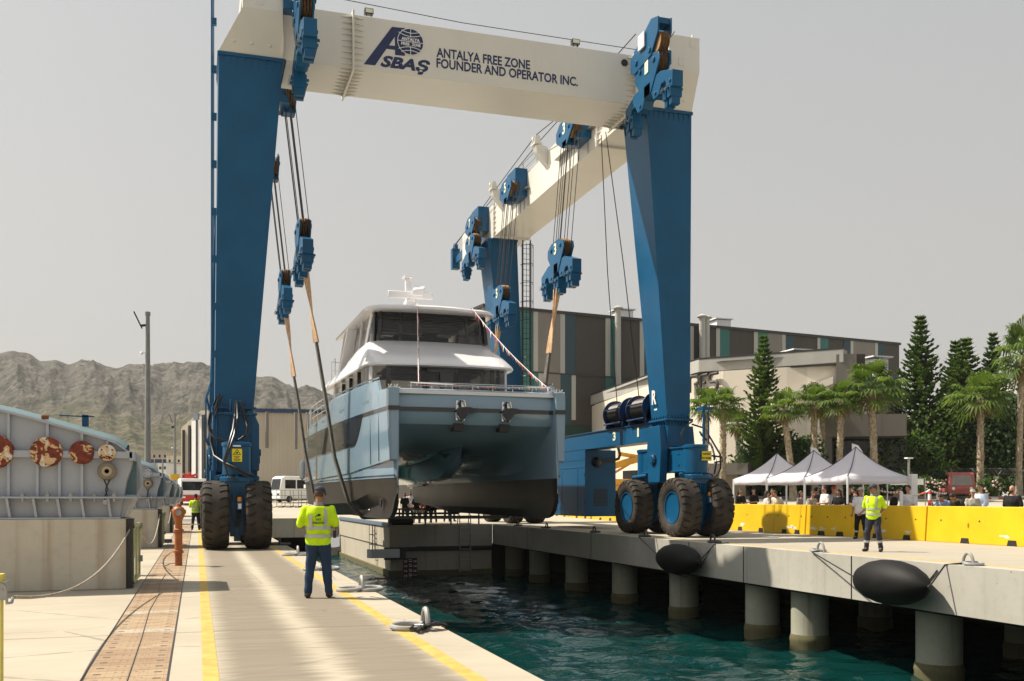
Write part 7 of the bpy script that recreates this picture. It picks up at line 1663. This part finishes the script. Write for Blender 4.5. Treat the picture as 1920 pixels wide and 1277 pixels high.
def person(label, loc, face, H=1.75, arms='down', arms2=None, shirt=(.5, .5, .5), trous=(.03, .03, .04), hair='black', cap=None, skin=0, bend=0, pitch=0, yaw=0, sleeve='short', vox=.022, stance=.10, step=0.0, vest=False, skirt=False, group='onlookers on the right pier', bald=False, beard=False, glasses=False, fat=1.0, long=False, kneeband=False, hv_text=False, collar=None):
    s = H/1.76; B_ = Matrix.Rotation(R(bend), 3, 'X')
    def up(p):                        # bend everything above the hips
        p = Vector(p)
        if p.z > .95: p = Vector((0, .02, .95))+B_ @ (p-Vector((0, .02, .95)))
        elif p.z > .8: f = (p.z-.8)/.15; p = p.lerp(Vector((0, .02, .95))+B_ @ (p-Vector((0, .02, .95))), f)
        return p
    HD = Matrix.Rotation(R(yaw), 3, 'Z') @ Matrix.Rotation(R(pitch), 3, 'X')
    nk = Vector((0, .012, 1.50))
    def hd(p): return up(nk+HD @ (Vector(p)-nk))
    LEG = {}
    for k in (-1, 1): st = step*k; LEG[k] = (Vector((k*.092, .01, .90)), Vector((k*(.092+stance*.35), -.03+st*.5, .50)), Vector((k*(.092+stance*.7), .02+st, .085)))
    AR = {}
    for k in (-1, 1):
        e, w = POSE[(arms2 or arms) if k > 0 else arms]; AR[k] = (Vector((k*.185*fat, .012, 1.405)), Vector((k*e[0]*fat, e[1], e[2])), Vector((k*w[0], w[1], w[2])))
    def torso(m, inf, z0=.84, z1=1.5, fx=1.0):
        rows = []
        for z, rx, ry, oy in TOR:
            if z < z0-.001 or z > z1+.001: continue
            rows.append([up((math.cos(a)*(rx*fat*fx+inf), oy+math.sin(a)*(ry*fat+inf), z)) for a in axis(0, 2*math.pi, 18)[:-1]])
        n = len(rows[0]); m.grid(rows, closed=True); o = len(m.v)-n*len(rows); m.f += [tuple(o+j for j in reversed(range(n))), tuple(o+(len(rows)-1)*n+j for j in range(n))]; m.mi += [0, 0]
    body = MB(); torso(body, -.006)
    capsule(body, up((0, .014, 1.45)), hd((0, .005, 1.57)), .058, .054)
    body.add([hd(v) for v in MB().ball((0, -.005, 1.655), (.074, .094, .112), 16, 12).v], MB().ball((0, 0, 0), 1, 16, 12).f)
    for a, b, r0, r1 in (((0, -.04, 1.585), (0, -.066, 1.573), .050, .030), ((0, -.088, 1.655), (0, -.110, 1.632), .010, .015), ((-.075, .008, 1.655), (-.078, .012, 1.63), .018, .012), ((.075, .008, 1.655), (.078, .012, 1.63), .018, .012), ((-.03, -.088, 1.682), (.03, -.088, 1.682), .010, .010), ((-.018, -.092, 1.60), (.018, -.092, 1.60), .010, .010)): capsule(body, hd(a), hd(b), r0, r1)
    for k in (-1, 1):
        S_, E_, W_ = (up(p) for p in AR[k]); capsule(body, S_, E_, .050, .040); capsule(body, E_, W_, .041, .029); d = (W_-E_).normalized(); capsule(body, W_, W_+d*.085, .030, .034)
        a, b, c = LEG[k]; capsule(body, a, b, .082, .055); capsule(body, b, c, .055, .038); capsule(body, c, c+Vector((k*.02, -.12, -.045)), .04, .03)
    body = remesh(body, vox, 2, .5)
    for k in (-1, 1):                 # five separate fingers, unequal and curled
        S_, E_, W_ = (up(p) for p in AR[k]); d = (W_-E_).normalized(); h = W_+d*.085; sd_ = d.cross(Vector((0, -1, .3))).normalized(); cv = d.cross(sd_).normalized()
        if (cv.y > 0 and arms != 'back'): cv = -cv
        for i, (o_, l) in enumerate(((-.030, .060), (-.010, .072), (.010, .068), (.028, .054))):
            p = h+sd_*o_; body.tube([p-d*.02, p+d*l*.45+cv*.006, p+d*l*.8+cv*l*.35, p+d*l*.9+cv*l*.65], [.0095, .0092, .0085, .006], 6)
        p = W_+d*.035-sd_*.030*k; body.tube([p, p-sd_*.03*k+d*.03+cv*.012, p-sd_*.03*k+d*.06+cv*.03], [.012, .0105, .007], 6)
    sk = SKIN[skin]
    root = body.build('person', sk, None, ang=180); tag(root, label, 'person', group)
    def put_(m, nm, mt, wr=.006, remv=None, **kw):
        if remv: m = remesh(m, remv, 3, .5)
        if wr: m.xf(lambda p: Vector(p)+Vector((mnoise.noise((p[0]*9, p[1]*9, p[2]*7+3)), mnoise.noise((p[0]*9+7, p[1]*9, p[2]*7)), 0))*wr*2)
        return m.build(nm, mt, root, ang=180, **kw)
    # trousers or skirt
    m = MB()
    if skirt:
        m.grid([[Vector((math.cos(a)*rx, math.sin(a)*ry, z)) for a in axis(0, 2*math.pi, 20)] for z, rx, ry in ((.45, .24, .20), (.7, .215, .17), (.9, .185, .135), (1.03, .165, .115))]); put_(m, 'skirt', cloth(trous), .006)
    else:
        torso(m, .018, .84, 1.03)
        for k in (-1, 1):
            a, b, c = LEG[k]; capsule(m, a-Vector((0, 0, .0)), b, .104, .080); capsule(m, b, c+Vector((0, 0, .02)), .080, .064); capsule(m, a+Vector((-k*.03, .02, -.02)), b, .10, .07)
        put_(m, 'trousers', cloth(trous), .009, vox)
    for k in (-1, 1):
        a, b, c = LEG[k]; m = MB(); f = Vector((k*.03, -.15, 0)); capsule(m, c+Vector((0, .03, -.03)), c+f*.9+Vector((0, 0, -.045)), .050, .040); capsule(m, c+Vector((0, 0, .02)), c, .05, .052)
        m.xf(lambda p: (p[0], p[1], max(p[2], .0))); put_(m, 'shoe', cloth((.05, .04, .035)), 0)
    # shirt with sleeves
    m = MB(); torso(m, .022, .84, 1.47)
    for k in (-1, 1):
        S_, E_, W_ = (up(p) for p in AR[k]); e2 = E_ if sleeve != 'none' else S_.lerp(E_, .1); e2 = S_.lerp(E_, .86) if sleeve == 'short' else e2
        capsule(m, S_, e2, .072, .066)
        if sleeve == 'long': capsule(m, E_, E_.lerp(W_, .95), .058, .046)
    put_(m, 'shirt', HV if vest else cloth(shirt), .008, vox)
    if collar:
        m = MB(); m.grid([[up((math.cos(a)*r_, .012+math.sin(a)*r_*.95, z)) for a in axis(0, 2*math.pi, 14)] for r_, z in ((.085, 1.46), (.072, 1.50), (.068, 1.525))]); put_(m, 'collar', cloth(collar), 0)
    if vest:
        def band(z, w, inf=.031):
            mm = MB(); rx = ip(z, [(t_[0], t_[1]) for t_ in TOR])*fat+inf; ry = ip(z, [(t_[0], t_[2]) for t_ in TOR])*fat+inf
            mm.grid([[up((math.cos(a)*rx, math.sin(a)*ry, zz)) for a in axis(0, 2*math.pi, 28)] for zz in (z-w/2, z+w/2)]); mm.build('reflective_band', SILV, root)
        band(.985, .055); band(1.115, .055)
        for k in (-1, 1):
            for f in (-1, 1):
                mm = MB(); rows = []
                for z in axis(1.115, 1.43, 6):
                    rx = ip(z, [(t_[0], t_[1]) for t_ in TOR])*fat+.03; ry = ip(z, [(t_[0], t_[2]) for t_ in TOR])*fat+.03; row = []
                    for dx in (-.025, .025):
                        x = k*.115+dx; row.append(up((x, f*ry*math.sqrt(max(0, 1-(x/rx)**2))+.008, z)))
                    rows.append(row)
                mm.grid(rows); mm.build('reflective_band', SILV, root)
        if hv_text:
            mm = MB()
            def wrap(v):
                rx = ip(v[2], [(t_[0], t_[1]) for t_ in TOR])*fat+.034; ry = ip(v[2], [(t_[0], t_[2]) for t_ in TOR])*fat+.034; return up((v[0], ry*math.sqrt(max(0, 1-(v[0]/rx)**2))+.006, v[2]))
            for sx, w_, z in (('YAT', .095, 1.232), ('OPERASYON', .19, 1.178)):
                q = MB(); text_fit(q, sx, (w_/2, 0, z), (-1, 0, 0), (0, 0, 1), w_, .034, bold=.03, extrude=.001); mm.add([wrap(v) for v in q.v], q.f)
            q = MB(); q.prism([(.06, 1.285), (.035, 1.285), (.0, 1.335), (-.03, 1.338), (-.045, 1.318), (-.02, 1.30), (.02, 1.305)], 'y', 0, .002); mm.add([wrap(v) for v in q.v], q.f); mm.build('print', MAT['letter'], root, smooth=False)
    if kneeband:
        for k in (-1, 1):
            a, b, c = LEG[k]; p = b.lerp(c, .55); mm = MB(); dv = (c-b).normalized(); mm.tube([p-dv*.03, p+dv*.03], [.080, .077], 14, cap=False); mm.build('reflective_band', SILV, root)
    # hair, cap, glasses, beard
    hc = M('hair_'+hair, HAIRC[hair], .6, 0, .2, 30) if ('h', hair) not in MC else MC[('h', hair)]; MC[('h', hair)] = hc
    if not bald:
        m = MB(); q = MB().ball((0, .012, 1.672), (.083, .098, .112), 16, 12)
        m.add([hd((v[0], max(v[1], -.085+(.06 if v[2] < 1.70 else 0)) if v[2] < 1.735 else v[1], max(v[2], 1.60 if v[1] > .0 else 1.655))) for v in q.v], q.f)
        if long:
            for a in axis(-1.2, 1.2, 6): capsule(m, hd((.075*math.sin(a), .03+.05*math.cos(a), 1.68)), up((.09*math.sin(a), .05+.05*math.cos(a), 1.36)), .035, .025, 7)
        put_(m, 'hair', hc, .003)
    if beard:
        m = MB(); capsule(m, hd((-.045, -.055, 1.59)), hd((.045, -.055, 1.59)), .036, .036); capsule(m, hd((0, -.075, 1.58)), hd((0, -.07, 1.565)), .036, .03); put_(m, 'beard', hc, .002)
    if cap:
        m = MB(); q = MB().ball((0, .004, 1.70), (.090, .108, .092), 18, 12); m.add([hd((v[0], v[1], max(v[2], 1.698))) for v in q.v], q.f)
        m.add([hd(v) for v in [(-.075, -.07, 1.705), (0, -.10, 1.712), (.075, -.07, 1.705), (.055, -.155, 1.69), (0, -.185, 1.69), (-.055, -.155, 1.69), (-.075, -.07, 1.698), (0, -.10, 1.70), (.075, -.07, 1.698), (.055, -.155, 1.683), (0, -.185, 1.683), (-.055, -.155, 1.683)]], [(0, 1, 4, 5), (1, 2, 3, 4), (11, 10, 7, 6), (10, 9, 8, 7), (5, 4, 10, 11), (4, 3, 9, 10), (0, 5, 11, 6), (3, 2, 8, 9)])
        put_(m, 'cap', cloth(cap), 0)
    m = MB()
    for k in (-1, 1): q = MB().ball((k*.030, -.086, 1.662), (.020, .012, .015) if glasses else (.011, .008, .007), 8, 6); m.add([hd(v) for v in q.v], q.f)
    put_(m, 'glasses' if glasses else 'eyes', EYE, 0)
    root.location = loc; root.rotation_euler = (0, 0, R(face)); root.scale = (s, s, s); return root
def spot(u, d): x, y = bearing(u, d); return (x, y, gz(x, y))

person('worker seen from behind in a hi-vis shirt reading YAT OPERASYON and dark jeans', (1.86, 16.16, 0), 172, 1.775, 'phone', 'phoneR', trous=(.022, .042, .085), hair='brown', cap=(.05, .055, .085), pitch=14, yaw=-22, vox=.014, stance=.10, vest=True, hv_text=True, collar=(.30, .28, .26), group='hi-vis workers', skin=1, fat=1.10)
m = MB(); m.cbox((2.11, 16.10, 1.02), (.05, .035, .12)); m.cyl((2.125, 16.10, 1.08), (2.15, 16.08, 1.22), .006, n=6); tag(m.build('radio', MAT['ink'], org=(2.11, 16.1, .96), bevel=.005), 'black two-way radio on the near worker\'s belt', 'radio')
person('distant worker seen from behind in a hi-vis shirt beside the left tyres', (-.05, 52.4, 0), 176, 1.79, 'phone', trous=(.015, .018, .03), hair='black', cap=(.03, .03, .05), vest=True, vox=.025, group='hi-vis workers', skin=1, fat=1.1, kneeband=True)
person('hi-vis man in a dark cap with hands behind his back on the right pier', (16.97, 22.1, .19), -58, 1.765, 'back', trous=(.035, .037, .055), hair='black', cap=(.06, .065, .09), yaw=-35, vox=.016, stance=.14, vest=True, kneeband=True, glasses=True, group='hi-vis workers', skin=1, collar=(.3, .3, .32))
person('man in a white polo shirt and pale cap beside the hi-vis man', (*bearing(1614, 34.3), .19), -55, 1.76, 'down', 'front', shirt=(.70, .69, .70), trous=(.012, .012, .016), hair='grey', cap=(.38, .36, .34), yaw=-25, group='men standing at the barriers', skin=1, kneeband=True, fat=1.08)
person('blond woman in a black top and white skirt looking down behind the barriers', spot(1672, 35.9), 60, 1.76, 'front', shirt=(.015, .015, .017), trous=(.72, .71, .72), hair='blond', skirt=True, bend=14, pitch=22, long=True)
person('dark haired man in a white T-shirt left of the white post', spot(1703, 35.6), -70, 1.86, 'front', shirt=(.72, .72, .74), trous=(.02, .02, .03), hair='black', yaw=-12)
lean = bearing(1806, 32.3)
person('man in a dark shirt leaning over the barrier with a phone', (lean[0], lean[1], .19), -82, 1.78, 'lean', shirt=(.035, .036, .032), trous=(.03, .03, .04), hair='black', bend=42, pitch=12, sleeve='short', skin=1)
person('person in a blue striped shirt holding up a phone behind the barrier', spot(1776, 33.6), -70, 1.70, 'up', 'lean', shirt=(.26, .33, .50), hair='black', bend=38, sleeve='long')
person('woman in a pale cap and beige top at the barrier', spot(1824, 32.6), -25, 1.68, 'front', shirt=(.42, .40, .33), trous=(.2, .2, .2), hair='brown', cap=(.62, .56, .46), glasses=True)
person('man in sunglasses and a light blue shirt behind the woman in a pale cap', spot(1838, 34.0), -75, 1.88, 'front', shirt=(.50, .57, .72), trous=(.05, .05, .07), hair='black', sleeve='long', glasses=True)
person('bald bearded man in a black T-shirt at the right edge', spot(1898, 30.8), -78, 1.80, 'down', shirt=(.018, .018, .02), trous=(.02, .02, .025), bald=True, beard=True, fat=1.15)
HEADS = {1388: 917, 1413: 910, 1438: 921, 1461: 919, 1448: 917, 1502: 921, 1520: 923, 1546: 911, 1563: 907, 1573: 917, 1592: 911, 1603: 914, 1531: 914}
for (lb, u, d, f, H, arms, sh, kw) in (
    ('long haired woman in a black cardigan at the left end of the barriers', 1388, 45.6, 8, 1.66, 'fold', (.02, .018, .018), dict(long=True, sleeve='long')),
    ('man in a black T-shirt and dark cap under the left tent', 1413, 47.2, -75, 1.82, 'phone', (.016, .016, .018), dict(cap=(.03, .03, .03))),
    ('girl in a white top with dark hair near the left tent pole', 1438, 42.4, 70, 1.58, 'fold', (.72, .70, .68), dict(long=True)),
    ('person in a pale jacket bending forward right of the girl in white', 1461, 41.2, -70, 1.72, 'phone', (.62, .60, .56), dict(bend=24, sleeve='long', hair='brown')),
    ('man in a brown shirt between the girl in white and the pale jacket', 1448, 44, -30, 1.74, 'phone', (.12, .07, .05), dict(skin=1)),
    ('woman in a mauve top under the middle tent', 1502, 42.2, 20, 1.62, 'phone', (.26, .22, .22), dict(long=True, hair='brown')),
    ('woman in a grey top leaning on the barrier under the middle tent', 1520, 39.6, 5, 1.62, 'lean', (.30, .27, .23), dict(bend=12, hair='brown')),
    ('man in a white T-shirt seen from the side under the large tent', 1546, 38.9, -95, 1.80, 'phone', (.74, .73, .73), dict()),
    ('man in a grey shirt and red cap behind the man in the white T-shirt', 1563, 42, -10, 1.84, 'down', (.40, .40, .40), dict(cap=(.45, .04, .03))),
    ('woman in a black top looking down beside the large tent pole', 1573, 38.5, -60, 1.68, 'phone', (.02, .02, .025), dict(long=True, pitch=15)),
    ('dark haired man in black behind the large tent pole', 1592, 40, 30, 1.80, 'phone', (.018, .018, .02), dict()),
    ('broad man in black right of the large tent pole', 1603, 38.4, -130, 1.72, 'phone', (.02, .02, .02), dict(fat=1.15, pitch=10)),
    ('dark dressed man far back under the middle tent', 1531, 44, 100, 1.78, 'down', (.05, .05, .055), dict())):
    H = min(1.88, max(1.5, hgt(HEADS[u], d)-gz(*bearing(u, d))))*(1/.975 if kw.get('bend') else 1.0)
    person(lb, spot(u, d), f, H, arms, shirt=sh, vox=.028, group='onlookers under the tents', **kw)
for (lb, u, d, f, H, arms, sh, tr, kw) in (
    ('man in a black T-shirt and sunglasses at the left of the group under the hull', 759, 56.5, 12, 1.72, 'down', (.014, .014, .016), (.025, .025, .035), dict(glasses=True, beard=True)),
    ('tall man in a white shirt in the group under the hull', 769, 57.2, 5, 1.80, 'phone', (.72, .71, .70), (.03, .04, .06), dict(sleeve='long', beard=True)),
    ('person in a black T-shirt and light trousers in the group under the hull', 781, 56, 0, 1.66, 'down', (.016, .016, .018), (.16, .16, .17), dict()),
    ('bare armed person in a red brown top in the group under the hull', 792, 57.5, -20, 1.62, 'front', (.20, .07, .05), (.25, .18, .14), dict(hair='brown')),
    ('person in black with crossed arms in the group under the hull', 803, 56.5, -15, 1.70, 'fold', (.015, .015, .015), (.015, .015, .02), dict()),
    ('dark dressed person at the right of the group under the hull', 813, 57.5, -35, 1.72, 'phone', (.02, .02, .02), (.02, .02, .03), dict()),
    ('person half hidden under the keel, only dark legs in view', 838, 59, 0, 1.70, 'down', (.05, .05, .06), (.03, .03, .03), dict()),
    ('second person half hidden under the keel, right of the dark legs', 848, 60, 20, 1.70, 'down', (.20, .18, .16), (.10, .09, .09), dict())):
    x, y = bearing(u, d); person(lb, (x, y, .19), f, H, arms, shirt=sh, trous=tr, vox=.03, group='onlookers on the quay block', **kw)
ph = (-1.80, 22.3, 0)
person('photographer behind the nearest winch housing, only his arm and camera showing', ph, 96, 1.76, 'camera', shirt=(.02, .02, .025), trous=(.03, .03, .04), hair='black', pitch=5, group='photographer')
m = MB(); m.box(-1.46, -1.36, 22.2, 22.4, 1.50, 1.62); m.cyl((-1.38, 22.3, 1.56), (-1.20, 22.3, 1.56), .045, n=14); tag(m.build('camera', MAT['ink'], org=(-1.4, 22.3, 1.5), bevel=.01), 'black camera held up beside the nearest winch housing', 'camera')
for u, d, z, lb in ((1765, 33.4, 2.02, 'phone held up behind the barrier'), (1783, 30.9, 1.42, 'phone in the hands of the leaning man')):
    x, y = bearing(u, d); m = MB(); m.cbox((0, 0, 0), (.075, .012, .15)); o = m.build('phone', MAT['ink'], None, bevel=.004); o.location = (x, y, z); o.rotation_euler = (0, 0, R(60)); tag(o, lb, 'phone')
# ================================================================ dusty air over the harbour
HZ = bpy.data.materials.new('dusty_air'); HZ.use_nodes = True
_n = HZ.node_tree.nodes; _l = HZ.node_tree.links; _n.clear()
_o = _n.new('ShaderNodeOutputMaterial'); _v = _n.new('ShaderNodeVolumePrincipled')
_v.inputs['Color'].default_value = (.93, .92, .90, 1); _v.inputs['Density'].default_value = .00013; _v.inputs['Anisotropy'].default_value = .3
_l.new(_v.outputs[0], _o.inputs['Volume'])
m = MB(); m.box(-1000, 1600, -40, 2700, -7.0, 210.0)
tag(m.build('haze', HZ, smooth=False), 'thin dusty haze hanging over the harbour', 'haze', kind='stuff')
